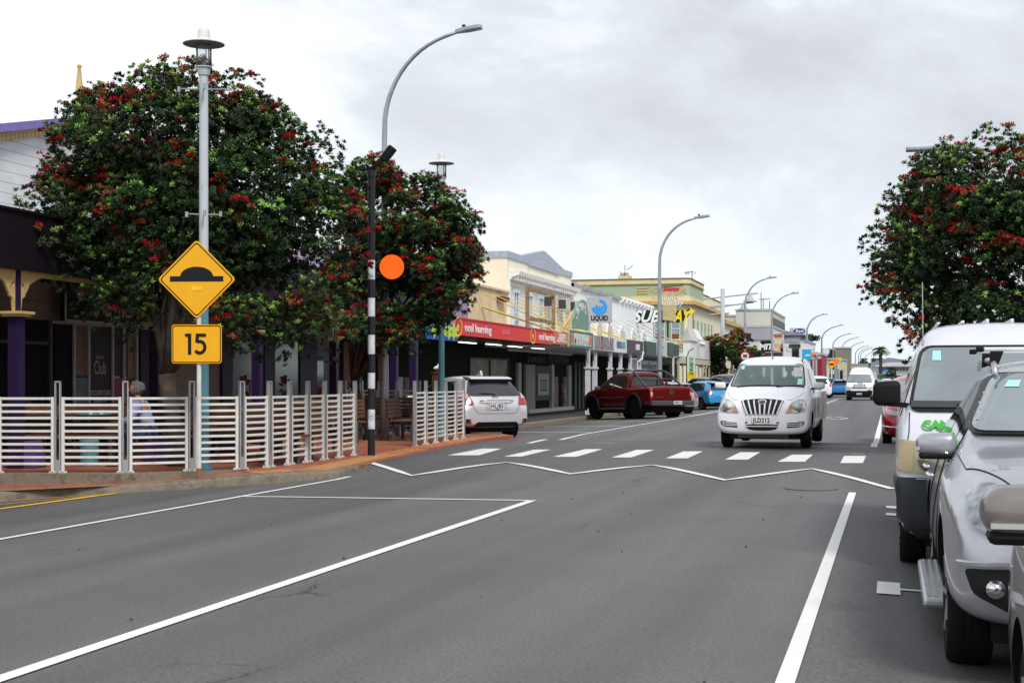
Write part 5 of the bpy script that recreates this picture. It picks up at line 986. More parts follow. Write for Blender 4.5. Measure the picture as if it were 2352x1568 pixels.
def white_row():
    y0, y1 = Yx(1312) + .02, Yx(1500); O = Vector((FX, y0, PAVE)); r = thing('white_parapet_building', 'white shop building with blank parapet and white verandah posts beside the yellow hotel', 'building', O); zt = zx(1330, 664)
    def B(mb, name, mat, par=None, **k): mb.v = [(x - O.x, y - O.y, z - O.z) for x, y, z in mb.v]; return mb.build(name, mat, par or r, **k)
    wp = pm('white_render', (.80, .81, .83), .7, var=.05, dirt=((.38, .36, .33), .9, .55)); ym = Yx(1423)
    mb = MB(); mb.prism([(y0, PAVE), (y0, zt + .1), (ym, zt), (ym + .5, zt - .1), (y1 - 1, zt + .1), (y1, zt - .25), (y1, PAVE)], -34, FX, 'x'); B(mb, 'wall', wp)
    mb = MB(); mb.b2(-30, FX + .15, y0, ym, zt + .02, zt + .2)
    for k in range(4): mb.b2(FX - .05, FX + .22, y0 + k * (ym - y0) / 4, y0 + k * (ym - y0) / 4 + .3, zt + .02, zt + .28)
    B(mb, 'coping', M_ROOF); mb = MB()
    for k in range(9): yy = ym + .4 + k * (y1 - ym - .8) / 9; mb.tube([(FX + .05, yy, zt + .12), (FX + .05, yy + .9, zt + .12)], .18, 8)
    B(mb, 'parapet_mould', wp)
    c = pm('white_trim', (.80, .80, .78)); zc = zx(1480, 808); mb = MB(); mb.prism([(FX, zc), (FX + .12, zc), (FX + .3, zc + .22), (FX + .35, zc + .34), (FX, zc + .38)], y0 + 8, y1, 'y'); B(mb, 'cornice', c)
    for k, x in enumerate((1375, 1400, 1428, 1455, 1478)):
        yy = Yx(x); w = .9; f = MB(); pts = [(yy - w, 3.2), (yy - w, 4.3)] + [(yy - w * math.cos(R(t)), 4.3 + .45 * math.sin(R(t))) for t in range(20, 161, 20)] + [(yy + w, 4.3), (yy + w, 3.2)]; f.prism(pts, FX, FX + .06, 'x'); o = B(f, 'window', c)
        f = MB(); pts = [(yy + (p - yy) * .8, 3.2 + (z - 3.2) * .93) for p, z in pts]; f.prism(pts, FX + .061, FX + .07, 'x'); f.v = [(a - O.x, b - O.y, c_ - O.z) for a, b, c_ in f.v]; f.build('pane', pm('pale_pane', (.40, .42, .38), .3, var=.2), o)
    yA0, yA1 = Yx(1362, AX), Yx(1560, AX); mb = MB(); mb.b2(FX, AX - .1, yA0 - 6, yA1, 2.8, 2.92); B(mb, 'awning', pm('white_trim', (.80, .80, .78)))
    mb = MB(); mb.b2(FX + .002, FX + .03, y0, y1 + 12, PAVE, 2.8); B(mb, 'shopfront', M_DARKIN); po = pm('post_white', (.62, .63, .68), .5)
    for x in (1350, 1366, 1401, 1424.5, 1447, 1468):
        yy = Yx(x, AX - .2); X = AX - .2; mb = MB(); mb.b2(X - .10, X + .10, yy - .10, yy + .10, PAVE - .05, 1.95); mb.b2(X - .15, X + .15, yy - .15, yy + .15, 1.95, 2.03); mb.b2(X - .07, X + .09, yy - .1, yy + .1, 2.03, 2.8)
        for sg in (-1, 1): mb.prism([(yy + sg * .1, 2.8), (yy + sg * .1, 2.3), (yy + sg * .25, 2.62), (yy + sg * .6, 2.8)], X - .02, X + .02, 'x')
        B(mb, 'verandah_post', po)
    mb = MB()
    for k in range(5): yy = Yx(1345) + k * 4; mb.tube([(FX + .1, yy, 5.2), (AX - .3, yy + 6.0, 3.2)], .035, 6)
    B(mb, 'stay_rod', M_WPL)
    mb = MB()
    for k in range(5): yy = Yx(1316 + k * 9); mb.b2(FX + .04, FX + .1, yy, yy + .5, PAVE, 2.4)
    B(mb, 'shop_frame', pm('green_frame', (.09, .14, .12), .6))
    # downpipe
    x = 1476; mb = MB(); yy = Yx(x, AX); mb.tube([(AX, yy, 2.95), (AX, yy - .2, 2.55), (AX - .2, yy - .5, 2.4), (AX - .2, yy - .5, 2.0)], .05, 6); B(mb, 'downpipe', M_WPL)
white_row()
M_SGREY = pm('sign_grey', (.42, .43, .46), .5, var=.04)
def liquid():
    Y = PX(1348, AX - .6)[0]; d = PX(1376, AX)[1]; a = PD(1348, 741, d); b = PD(1406, 682, d); r = thing('square_roof_sign', 'square grey sign with blue arc logo over black letters above the awning', 'sign', a, TH * .9); s = d / F; w = 58 * s; h = b[2] - a[2]
    mb = MB(); mb.b2(0, w, 0, .15, 0, h); mb.build('board', M_SGREY, r, bevel=.01); text('LIQUID', .30, M_SBLK, r, (w / 2, -.006, h * .17), bold=.012, fit=w * .68)
    def arc(cx, cz, r0, r1, a0, a1, nm='logo_arc'):
        n = 24; vs = []
        for i in range(n + 1): t = R(a0 + (a1 - a0) * i / n); vs += [(cx + r0 * math.cos(t), -.012, cz + r0 * math.sin(t)), (cx + r1 * math.cos(t), -.012, cz + r1 * math.sin(t))]
        m = MB(); m.add(vs, [(2 * i, 2 * i + 1, 2 * i + 3, 2 * i + 2) for i in range(n)]); m.build(nm, pm('logo_blue', (.02, .32, .80), .4, var=.02), r, recalc=False)
    cx, cz = w * .5, h * .60; arc(cx, cz, h * .19, h * .30, -180, 90); arc(cx, cz, h * .06, h * .165, -220, 20); arc(cx, cz, 0, h * .04, 0, 360)
    mb = MB(); mb.b2(.1, .16, .05, .1, -.8, 0); mb.b2(w - .16, w - .1, .05, .1, -.8, 0); mb.build('leg', M_LGREY, r)
liquid()
sign('awning_sign', 'grey fascia sign with tall dim coloured letters', M_SGREY, 1363, 1410, 770, 803, words=[('LIQUIDATIONS', .85, .52, .5, pm('muted_letter', (.24, .14, .17), .5), dict(ff=.88, bold=.012))])
s, L, H = sign('awning_sign', 'white fascia sign with two blue phone shapes', M_WPL, 1411, 1440, 774, 808)
for q, c in ((.35, (.10, .13, .25)), (.68, (.12, .35, .38))): mb = MB(); mb.b2(.002, .014, L * q - .55, L * q + .55, H * .3, H * .75); mb.build('phone_shape', pm('phone%d' % int(q * 100), c, .5), s)
s, L, H = sign('awning_sign', 'dark maroon fascia sign with white figure marks', pm('maroon_sign', (.06, .03, .035), .5, var=.3), 1441, 1478, 779, 810)
for q in (.50, .58, .66): mb = MB(); mb.prism([(L * q, H * .3), (L * q + .35, H * .3), (L * q + .4, H * .75), (L * q + .05, H * .72)], .002, .014, 'x'); mb.build('figure_mark', M_WPL, s)
sign('awning_sign', 'dark green fascia sign beside the pale list board', pm('sign_dark_green', (.025, .06, .045), .5, var=.3), 1484, 1508, 783, 815); sign('awning_sign', 'pale board with faint text behind the banner lamp post', pm('pale_board', (.50, .52, .58), .6), 1509, 1532, 783, 816, words=[('Trade  Hours', .3, .5, .65, M_SGREY, {}), ('7 days', .3, .5, .35, M_SGREY, {})])
sign('awning_sign', 'dark green sign with a gilt crest right of the banner lamp post', pm('crest_green', (.05, .075, .04), .5, var=.5, scale=4), 1537, 1548, 786, 817); sign('awning_sign', 'last dark green fascia sign before the little gabled verandah', pm('sign_dark_green', (.025, .06, .045)), 1549, 1560, 790, 815)
s_ = thing('shop_name_board', 'white under-verandah board ending in the letters ...ellers', 'sign', (AX - .9, Yx(1445, AX - .9), 1.95)); mb = MB(); L = Yx(1513, AX - .9) - Yx(1445, AX - .9); mb.b2(-.05, 0, 0, L, 0, .62); mb.build('board', pm('pale_board', (.50, .52, .58)), s_); text('Jewellers', .56, M_SBLK, s_, (.006, L * .6, .3), R(90), bold=.012, fit=L * .62)

def sub_sign():
    d = 92; a = PD(1434, 741, d); s = d / F; r = thing('sandwich_shop_sign', 'long projecting sign with white and yellow slanted letters and arrow ends', 'sign', a, TH * .7); h = .80
    w = 155 * s; mb = MB(); mb.b2(-1.7, .35, .03, .1, .1, .32); mb.build('bracket', M_SBLK, r)
    sh = MB(); sh.prism([(.2, 0), (w - .7, 0), (w - .3, .35), (w + .1, h + .05), (w - .2, h + .12), (w - .35, h), (.7, h), (.2, h + .1), (-.1, h - .1), (.3, h - .35)], .03, .12, 'y'); sh.build('backing', M_SBLK, r)
    k = dict(shear=.35, bold=.035, align='LEFT', fit=w * .40); text('SUB', 1.05, pm('letter_white', (.72, .78, .75), .4), r, (.55, .0, h * .46), **k); text('WAY', 1.05, pm('letter_yellow', (.80, .60, .02), .4), r, (.35 + w * .48, .0, h * .46), **k)
    m = MB(); m.prism([(.25, h * .85), (.0, h + .04), (.12, h * .62), (.3, h * .7), (.5, h * .25), (.75, h * .35), (.6, h * .8)], -.01, .028, 'y'); m.build('arrow_tip', M_SBLK, r); m = MB(); m.prism([(w - .55, h * .85), (w - .15, h * .95), (w - .12, h + .15), (w + .18, h * .95), (w - .02, h * .6), (w - .08, h * .75), (w - .5, h * .6)], -.01, .028, 'y'); m.build('arrow_tip', MATS['letter_yellow'], r)
sub_sign()

def hotel():
    d = 126; YF = W2(1500, d)[1]; r = thing('corner_hotel', 'yellow and pale green art deco hotel with rounded corner and gilt lettering', 'building', (FX, YF, PAVE)); s = d / F
    z = lambda y: ZA(y, d) - PAVE
    yl = pm('hotel_yellow', (.68, .60, .33), .7, var=.06, dirt=((.28, .24, .15), .8, .45)); gr = pm('hotel_green', (.36, .47, .33), .7, var=.06, dirt=((.26, .30, .22), .9, .4)); og = pm('hotel_ochre', (.58, .38, .13), .7, var=.2, dirt=((.16, .13, .10), 1.5, .7)); cr = pm('hotel_cream', (.74, .70, .50), .7, var=.05, dirt=((.42, .36, .22), 1.0, .4)); st = pm('stain_dark', (.14, .10, .06), .8, var=.4)
    Q = lambda x: W2(x, d)[0] - FX
    x1 = Q(1587) - .7; LT, LL = 9.5, 27.0
    def band(za, zb, off, mat, nm, L2=None):
        L2 = L2 or LT; xs = x1; e = off; poly = [(-26, -e), (xs, -e)] + [(xs + (.7 + e) * math.sin(R(t)), .7 - (.7 + e) * math.cos(R(t))) for t in range(15, 91, 15)] + [(xs + .7 + e, L2), (-26, L2)]
        mb = MB(); mb.prism(poly, za, zb); return mb.build(nm, mat, r)
    band(0, z(700), 0, cr, 'wall', LL); band(z(700), z(692), .45, og, 'ledge', LL); band(z(692), z(680), .02, yl, 'wall_band'); band(z(680), z(652.5), .0, gr, 'wall_band'); band(z(652.5), z(651), .12, og, 'moulding'); band(z(651), z(641), .04, yl, 'wall_band'); band(z(641), z(639), .1, st, 'coping'); mb = MB(); mb.b2(-20, x1 + .65, LT, LL, z(692), z(664)); mb.build('rear_parapet', cr, r); mb = MB(); mb.b2(-20, x1 + .72, LT, LL, z(664), z(662)); mb.build('coping', st, r)
    text('HOTEL IMPERIAL', .74, pm('gilt_letter', (.70, .45, .12), .5), r, (Q(1536), -.03, z(667)), fit=Q(1582) - Q(1491), bold=.012)
    mb = MB()
    for zz in (660.5, 667, 673): mb.b2(Q(1462), Q(1488), -.06, 0, z(zz) - .05, z(zz) + .05)
    mb.build('speed_lines', MATS['gilt_letter'], r); sh = pm('shutter_green', (.28, .40, .30), .6)
    for xa, xb in ((1428, 1448), (1467, 1487), (1505, 1526), (1545, 1563)):
        a, b = Q(xa), Q(xb); z0, z1 = z(779), z(738); f = MB(); f.b2(a - .08, b + .08, -.07, .0, z0 - .1, z0); f.b2(a - .06, a, -.06, 0, z0, z1); f.b2(b, b + .06, -.06, 0, z0, z1); f.b2(a, b, -.06, 0, z1 - .06, z1); f.b2(a, b, -.05, 0, (z0 + z1) / 2 + .1, (z0 + z1) / 2 + .17); o = f.build('window', M_WPL, r)
        f = MB(); f.b2(a, b, -.02, -.003, z0 + .45, z1); f.build('pane', glassy('hotel_glass', (.24, .28, .32)), o); f = MB(); f.b2(a, b, -.045, -.022, z0, z0 + .45); f.build('blind', pm('brown_blind', (.22, .08, .02), .7), o)
        f = MB(); f.b2(a - .42, a - .1, -.03, 0, z0 - .1, z1 + .1); f.b2(b + .1, b + .42, -.03, 0, z0 - .1, z1 + .1); f.build('shutter', sh, r)
    X2 = x1 + .7
    for x in (1595.5, 1604, 1613, 1621, 1629, 1636):
        y = 17.3 * F / (CT * (VPX - x)) / CT - 126 / CT - .0; y = max(1.6, y * .98); f = MB(); f.b2(X2, X2 + .06, y - .5, y + .5, 3.4, 6.9); o = f.build('window', sh, r); f = MB(); f.b2(X2 + .06, X2 + .075, y - .25, y + .25, 3.6, 6.7); f.build('pane', M_SHOPG, o)
    # chimneys and aerials
    xa, xb = Q(1408), Q(1434); f = MB(); f.b2(xa, xb, 1.5, 3.2, z(641), z(628)); f.build('chimney', yl, r)
    for x in (1415, 1426): f = MB(); f.tube([(Q(x), 2.3, z(628)), (Q(x), 2.3, z(623)), (Q(x) + .1, 1.6, z(621))], .22, 10); f.build('chimney_pot', M_WPL, r, smooth=True)
    f = MB(); f.tube([(Q(1420), 2.5, z(628)), (Q(1420), 2.5, z(602))], .035, 5); f.tube([(Q(1420), 2.5, z(617)), (Q(1440), 2.5, z(603))], .03, 5); f.build('aerial', M_DGREY, r)
    f = MB(); f.tube([(Q(1582), 3, z(640)), (Q(1582), 3, z(617))], .04, 5); f.tube([(Q(1564), 3, z(622)), (Q(1584), 3, z(620))], .035, 5)
    for x in (1566, 1570, 1574, 1589): f.tube([(Q(x), 3, z(623 + 4)), (Q(x), 3, z(619))], .03, 5)
    f.build('aerial', M_DGREY, r)
    f = MB(); f.b2(Q(1560), Q(1583), -.5, -.05, z(792), z(784)); f.build('balcony', og, r)
    f = MB(); f.tube([(Q(1596), -.2, z(700)), (Q(1596), -.25, 0)], .05, 6); f.build('downpipe', st, r)
    # lower wing further along
    w = thing('hotel_wing', 'lower cream wing with stained ledge beyond the hotel corner', 'building', (FX, YF + 27.2, PAVE)); f = MB(); f.b2(-20, X2 - .3, 0, 16, 0, z(716)); f.build('wall', cr, w); f = MB(); f.b2(-20, X2 + .1, -.0, 16, z(716), z(716) + .4); f.build('ledge', og, w)
    return YF
YF = hotel()

def verandahs():
    # cream posted verandah with small white gables in front of the hotel
    a, b = Yx(1562, AX), Yx(1632, AX); r = thing('posted_verandah', 'cream timber verandah with slim posts, white boards and pointed gables below the hotel', 'verandah', (AX, a, PAVE)); L = b - a; cr = pm('verandah_cream', (.50, .44, .34), .7, var=.2)
    mb = MB(); mb.b2(-3.2, 0, 0, L, 2.55, 2.9); mb.build('fascia', cr, r); mb = MB(); mb.b2(-.12, -.02, L * .32, L, 2.95, 4.3); mb.build('parapet_boards', boards('board_white', (.62, .62, .64), .16), r)
    for k in range(9): mb = MB(); y = L * k / 8; mb.b2(-.16, -.04, y - .09, y + .09, 0, 2.55); mb.prism([(y, 2.1), (y + .5, 2.55), (y, 2.55)], -.12, -.08, 'x'); mb.build('verandah_post', cr, r)
    mb = MB(); mb.b2(-3.2, -3.0, 0, L, 0, 2.55); mb.build('shopfront', M_DARKIN, r)
    d = Dx(1590, AX); q = thing('gabled_turret', 'white pointed gable turret sign on the verandah roof', 'turret', (AX, Yx(1585, AX), 0)); z = lambda y: ZA(y, d); s = d / F; w = 16 * s
    mb = MB(); mb.b2(-w, w * .1, 0, 3.0, 2.9, z(783)); mb.build('box', M_WPL, q); mb = MB(); mb.prism([(-w - .1, z(783)), (-w * .45, z(752)), (w * .1 + .1, z(783))], -.1, 3.0, 'y'); mb.build('gable_roof', pm('pale_roof', (.55, .50, .48), .6), q)
    q = thing('gabled_turret', 'farther white pointed gable against the hotel wall, beside the small red tree', 'turret', (AX, Yx(1608, AX), 0)); d2 = Dx(1610, AX); mb = MB(); mb.prism([(-1.1, ZA(790, d2)), (-.5, ZA(755, d2)), (.1, ZA(790, d2))], 0, 2.5, 'y'); mb.build('gable_roof', M_WPL, q); mb = MB(); mb.b2(-1.0, 0, .1, 2.4, 2.9, ZA(790, d2)); mb.build('box', M_WPL, q)
    # pale green small hip roof
    q = thing('green_hip_roof_porch', 'pale green hipped porch roof left of the white turret', 'porch', (AX, Yx(1548, AX), 0)); mb = MB(); mb.add([(-2.5, 0, 2.9), (0, 0, 2.9), (0, 6, 2.9), (-2.5, 6, 2.9), (-1.6, 1.5, 4.0), (-1.6, 4.5, 4.0)], [(0, 1, 4), (1, 2, 5, 4), (2, 3, 5), (3, 0, 4, 5), (0, 3, 2, 1)]); mb.build('roof', pm('pale_green_roof', (.35, .46, .42), .6), q); mb = MB(); mb.b2(-.1, 0, 0, .1, PAVE, 2.9); mb.build('post', M_WPL, q)
    # feather flag
    q = thing('feather_flag', 'tall white and green feather flag with green lettering by the verandah', 'flag', W2(1587, 84) + (PAVE,)); d = 84; z = lambda y: ZA(y, d) - PAVE
    mb = MB(); mb.tube([(-.28, 0, 0), (-.26, 0, z(820)), (-.1, 0, z(806)), (.15, 0, z(800))], .03, 6); mb.build('pole', M_DGREY, q); mb = MB(); mb.prism([(-.24, z(868)), (.26, z(868)), (.24, z(815)), (.0, z(806)), (-.22, z(818))], -.01, .01, 'y'); o = mb.build('cloth', pm('flag_white', (.66, .69, .66), .7), q)
    mb = MB(); mb.b2(-.22, .24, -.02, -.012, z(868), z(853)); mb.build('yellow_band', MATS['letter_yellow'], o); 
    for i, ch in enumerate('SUBWAY'): text(ch, .30, pm('flag_green', (.05, .30, .12), .5), o, (.02, -.016, z(823 + i * 7)), bold=.01, tilt=R(-90))
verandahs()

def far_blocks():
    def block(nm, lab, x0, x1, ytop, d, mat, dep_=14, wins=(), z0=-.3, wm=None, face=None, roof=None):
        """block whose near wall faces the camera at depth d, spanning photo columns x0..x1"""
        a = W2(x0, d); b = W2(x1, d); Y = min(a[1], b[1]); r = thing(nm, lab, 'building', (a[0], Y, 0)); w = b[0] - a[0]; z1 = ZA(ytop, d); mb = MB(); mb.b2(0, w, 0, dep_, z0, z1); mb.build('wall', mat, r); sx = w / (x1 - x0)
        mb = MB(); mb.b2(-.1, w + .1, -.1, dep_ + .1, z1, z1 + .25); mb.build('coping', roof or M_LGREY, r)
        for xa, xb, ya, yb in wins: f = MB(); f.b2((xa - x0) * sx, (xb - x0) * sx, -.08, -.003, ZA(yb, d), ZA(ya, d)); f.build('window', wm or M_SHOPG, r)
        return r, w, z1
    gw = pm('grey_white_wall', (.52, .52, .46), .75, var=.05, dirt=((.30, .28, .24), .5, .5))
    r, w, z1 = block('grey_white_tower_block', 'tall blank grey-white block with dark side behind the small red tree', 1690, 1772, 714, 193, gw, 26)
    mb = MB(); mb.b2(w + .003, w + .1, 1, 25, 4, z1 - .8); mb.build('side_cladding', M_DGREY, r)
    f = MB()
    for x, y0 in ((1688 + 57, 670), (1750, 683), (1765, 690)): f.tube([((x - 1690) * w / 82, 3, z1), ((x - 1690) * w / 82, 3, ZA(y0, 193))], .06, 5)
    f.tube([(50 * w / 82, 3, ZA(686, 193)), (77 * w / 82, 3, ZA(684, 193))], .05, 5); f.build('aerial', M_DGREY, r)
    block('low_cream_block', 'low cream block left of the grey-white tower', 1655, 1700, 727, 200, pm('cream_block', (.55, .53, .45), .75), 20)
    r, w, z1 = block('grey_roofed_hall', 'pale hall with grey roof band and black light arm behind the hardware sign', 1700, 1775, 752, 176, pm('hall_pale', (.58, .60, .58), .7), 20, wins=((1762, 1767, 790, 802),)); f = MB(); f.b2(0, w, -.2, -.1, ZA(780, 176), ZA(754, 176)); f.build('roof_band', pm('grey_lilac_roof', (.34, .33, .38), .6), r)
    r, w, z1 = block('grey_gabled_hall', 'grey sloping roofed hall behind the white office', 1776, 1836, 770, 215, M_LGREY, 24); f = MB(); f.prism([(-1, z1), (-1, ZA(752, 215)), (w * .25, ZA(756, 215)), (w + 1, z1)], -.3, 24, 'y'); f.build('roof', pm('grey_lilac_roof', (.34, .33, .38)), r)
    # hardware sign
    d = 165; a = PD(1747, 808, d); r = thing('hardware_sign', 'black sign with slanted white letters and an orange number', 'sign', a, 0); s = d / F; w = 58 * s; mb = MB(); mb.b2(0, w, 0, .3, 0, 26 * s); mb.build('board', M_SBLK, r); text('MITRE', .92, M_WTXT, r, (w * .36, -.02, 11 * s), bold=.04, shear=.2, sx=.95); text('10', .95, pm('sign_vivid_orange', (.85, .16, .02), .5), r, (w * .84, -.02, 11 * s), bold=.04)
    mb = MB(); mb.b2(.2, .5, .1, .3, -a[2], 0); mb.b2(w - .5, w - .2, .1, .3, -a[2], 0); mb.build('support', M_LGREY, r)
    block('grey_shop_row', 'grey shop with striped canopy frames below the hardware sign', 1735, 1800, 810, 172, M_DGREY, 10, wins=((1740, 1795, 822, 870),))
    r, w, z1 = block('white_office', 'low white office with dark window and blue roof edge right of the hardware sign', 1799, 1856, 786, 160, pm('office_white', (.68, .69, .72), .6), 16, wins=((1813, 1840, 790, 798), (1820, 1836, 799, 822)), roof=pm('blue_grey_edge', (.24, .32, .38), .5)); text('TC', .9, M_LGREY, r, (w * .12, -.02, ZA(802, 160)))
    f = MB()
    for x in (1842, 1847): f.b2((x - 1799) * w / 57, (x - 1799) * w / 57 + .12, -2.0, -1.88, -.3, z1)
    f.build('canopy_post', M_WPL, r)
    # dealer pylon
    d = 222; a = PD(1821, 786, d); r = thing('dealer_pylon_sign', 'tall white car dealer sign with blue oval above a winged emblem', 'sign', (a[0], a[1], 0)); s = d / F; w = 29 * s; z0, z1 = ZA(786, d), ZA(753, d); mb = MB(); mb.b2(0, w, 0, .6, z0, z1); mb.build('board', pm('board_white', (.70, .72, .75), .4), r); mb = MB(); mb.b2(-.5, -.05, 0, .6, -.3, z1); mb.build('mast', M_LGREY, r)
    mb = MB(); mb.lathe([(0, -.06), (.92, -.06), (.92, -.01), (0, -.01)], (w * .5, 0, 0), 32, axis='y'); mb.v = [(x, y, z1 - 7.5 * s + (z) * .48) for x, y, z in mb.v]; o = mb.build('oval_badge', pm('badge_blue', (.02, .06, .25), .4), r); text('Ford', .62, M_WTXT, o, (w * .5, -.08, z1 - 7.5 * s), shear=.3, bold=.015)
    mb = MB(); mb.tube([(w * .5 + .5 * math.cos(R(t)), -.04, z0 + 15 * s + .34 * math.sin(R(t))) for t in range(0, 361, 20)], .05, 6); mb.tube([(w * .5 - .45, -.04, z0 + 16 * s), (w * .5 - .15, -.04, z0 + 17.5 * s), (w * .5, -.04, z0 + 14 * s), (w * .5 + .15, -.04, z0 + 17.5 * s), (w * .5 + .45, -.04, z0 + 16 * s)], .05, 6); mb.build('winged_emblem', M_LGREY, r); mb = MB(); mb.b2(.1, w - .1, -.03, 0, z0 + 18.5 * s, z0 + 18.8 * s); mb.build('divider', M_DGREY, r)
    text('mazda', .42, M_LGREY, r, (w * .5, -.02, z0 + 6.5 * s)); text('Motors', .42, M_LGREY, r, (w * .5, -.02, z0 + 2 * s))
    # billboards
    def board(lab, x0, x1, y0, y1, d, mat, extra=()):
        a = PD(x0, y1, d); r = thing('billboard', lab, 'billboard', (a[0], a[1], 0)); s = d / F; w = (x1 - x0) * s; z0, z1 = ZA(y1, d), ZA(y0, d); mb = MB(); mb.b2(0, w, 0, .25, z0, z1); mb.build('board', mat, r); mb = MB(); mb.b2(.1, .3, .05, .2, -.3, z0); mb.b2(w - .3, w - .1, .05, .2, -.3, z0); mb.build('leg', M_LGREY, r)
        for nm, m, fa, fb, ga, gb in extra: mb = MB(); mb.b2(w * fa, w * fb, -.03, -.002, z0 + (z1 - z0) * ga, z0 + (z1 - z0) * gb); mb.build(nm, m, r)
    board('sky blue billboard beside the white office', 1842, 1863, 802, 826, 150, pm('billboard_blue', (.03, .38, .75), .5), (('white_patch', M_WPL, .35, .9, .35, .5),)); board('small billboard with orange and blue car picture', 1864, 1879, 808, 825, 152, pm('billboard_cream', (.62, .42, .25), .5), (('blue_shape', pm('logo_blue', (.02, .32, .80)), .45, .95, .1, .5), ('orange_shape', MATS['sign_orange'], .1, .7, .35, .7)))
    pal = [pm('far_red', (.28, .015, .03), .6), M_WPL, pm('far_grey', (.25, .26, .28), .6), pm('far_teal', (.20, .33, .33), .5), pm('far_brown', (.16, .12, .09), .7), pm('far_black', (.02, .02, .022), .6), MATS['letter_yellow'], pm('far_olive', (.22, .21, .16), .7), pm('far_pale', (.55, .52, .47), .7), MATS['logo_blue']]
    rows = [('dark_red_shopfront', 'dark red shop fascia below the blue billboard', 1863, 1888, 815, 158, 0, ((1868, 1878, 838, 880),)), ('white_wheel_sign_shop', 'white shop with round black wheel sign behind the parked white four-wheel drive', 1858, 1896, 832, 182, 1, ((1862, 1876, 852, 890), (1880, 1892, 850, 890))), ('teal_glass_shop', 'grey shop with large teal upstairs window behind the far hump sign', 1889, 1918, 826, 196, 2, ((1892, 1912, 858, 886),)),
            ('black_and_white_shop', 'dark shop with narrow windows left of the grey brown block', 1890, 1912, 803, 240, 5, ((1893, 1897, 806, 820), (1902, 1906, 806, 820))), ('grey_brown_block', 'grey brown flat roofed block above the far shops', 1916, 1952, 800, 262, 7, ()), ('yellow_signed_shop', 'shop with yellow and black signs left of the far white van', 1918, 1940, 828, 212, 8, ((1922, 1926, 848, 885), (1930, 1936, 850, 885))),
            ('pale_brick_shop', 'pale brown low shop behind the far van roof', 1940, 1992, 838, 270, 8, ((1948, 1955, 845, 852),)), ('cream_low_shop', 'low cream shop farthest along the left side', 1975, 2012, 852, 330, 8, ())]
    for nm, lab, x0, x1, yt, d, pi, wins in rows: block(nm, lab, x0, x1, yt, d, pal[pi], 12, wins)
    def fs(lab, x, y, wpx, hpx, d, mat, txt=None, tm=None, round_=False):
        a = PD(x, y, d); s = d / F; r = thing('shop_sign', lab, 'sign', a, 0, 'small shop signs down the street'); w, h = wpx * s, hpx * s; mb = MB()
        if round_: mb.lathe([(0, 0), (w / 2, 0), (w / 2, .15), (0, .15)], (w / 2, 0, h / 2), 24, axis='y')
        else: mb.b2(0, w, 0, .2, 0, h)
        mb.build('board', mat, r)
        if txt: text(txt, h * .7, tm or M_WTXT, r, (w / 2, -.02, h / 2), bold=.02)
        m2 = MB(); m2.b2(w * .45, w * .55, .22, 2.5, h * .4, h * .6); m2.build('bracket', M_DGREY, r)
    fs('round black wheel shaped shop sign', 1874, 848, 9, 9, 178, pal[5], round_=True); fs('teal framed square sign in front of the grey shop', 1893, 845, 16, 13, 190, pal[3]); fs('yellow bell shaped sign left of the far van', 1930, 846, 9, 7, 205, pal[6]); fs('yellow and black upper shop sign', 1921, 829, 12, 8, 208, pal[6], None); fs('small white shop sign with dark mark', 1918, 846, 9, 8, 200, pal[1], '3', M_SBLK)
    fs('small dark red round-dot sign', 1878, 826, 10, 10, 155, pal[0], 'O', pal[1]); fs('blue shop sign over the far cars', 2030, 854, 9, 5, 250, pal[9]); fs('deep blue sign next to the palm trunk', 2024, 853, 8, 6, 255, MATS['badge_blue'])
    # far shed and white two-storey building across the end of the street
    d = 470; a = W2(1990, d); b = W2(2090, d); r = thing('grey_gabled_shed', 'long grey gabled shed roof across the end of the street', 'building', (a[0], a[1], 0)); w = b[0] - a[0]; z = lambda y: ZA(y, d); cx = (W2(2041, d)[0] - a[0])
    mb = MB(); mb.prism([(0, -.4), (0, z(836)), (cx, z(821)), (w + 8, z(836)), (w + 8, -.4)], 0, 60, 'y'); mb.build('wall', boards('shed_iron', (.25, .28, .34), .9, 'X', .75), r)
    for x in (1982, 2006, 2020, 2048): mb = MB(); u = W2(x, d)[0] - a[0]; mb.lathe([(.9, z(845)), (.9, z(824)), (1.2, z(823)), (1.2, z(821)), (0, z(820))], (u, 20, 0), 10); mb.build('roof_vent', M_DGREY, r)
    d = 400; a = W2(2016, d); b = W2(2130, d); r = thing('white_two_storey_building', 'white roofed two-storey building with a band of windows right of the palm', 'building', (a[0], a[1], 0)); w = b[0] - a[0]; z = lambda y: ZA(y, d)
    mb = MB(); mb.b2(0, w, 0, 20, -.4, z(841)); mb.build('wall', M_WPL, r); mb = MB(); mb.prism([(-1.5, z(841.5)), (w * .22, z(832)), (w + 1, z(832)), (w + 1, z(841.5))], -1.5, 21, 'y'); mb.build('roof', pm('pale_roof_white', (.6, .62, .65), .5), r)
    for k in range(16): mb = MB(); x = w * (.02 + k * .06); mb.b2(x, x + w * .045, -.1, -.004, z(851), z(844)); mb.build('window', M_SHOPG, r)
    mb = MB(); mb.b2(0, w, -.1, -.004, z(868), z(862)); mb.build('ground_windows', M_DGREY, r)
    r = thing('green_canopy_stall', 'low building with green canopy below the palm', 'building', W2(2034, 262) + (0,)); mb = MB(); mb.b2(-1.2, 1.4, 0, 4, -.3, ZA(862, 262)); mb.build('wall', pal[8], r); mb = MB(); mb.b2(-1.6, 1.8, -1, 4, ZA(862, 262), ZA(858, 262)); mb.build('canopy', pm('canopy_green', (.08, .25, .17), .6), r)
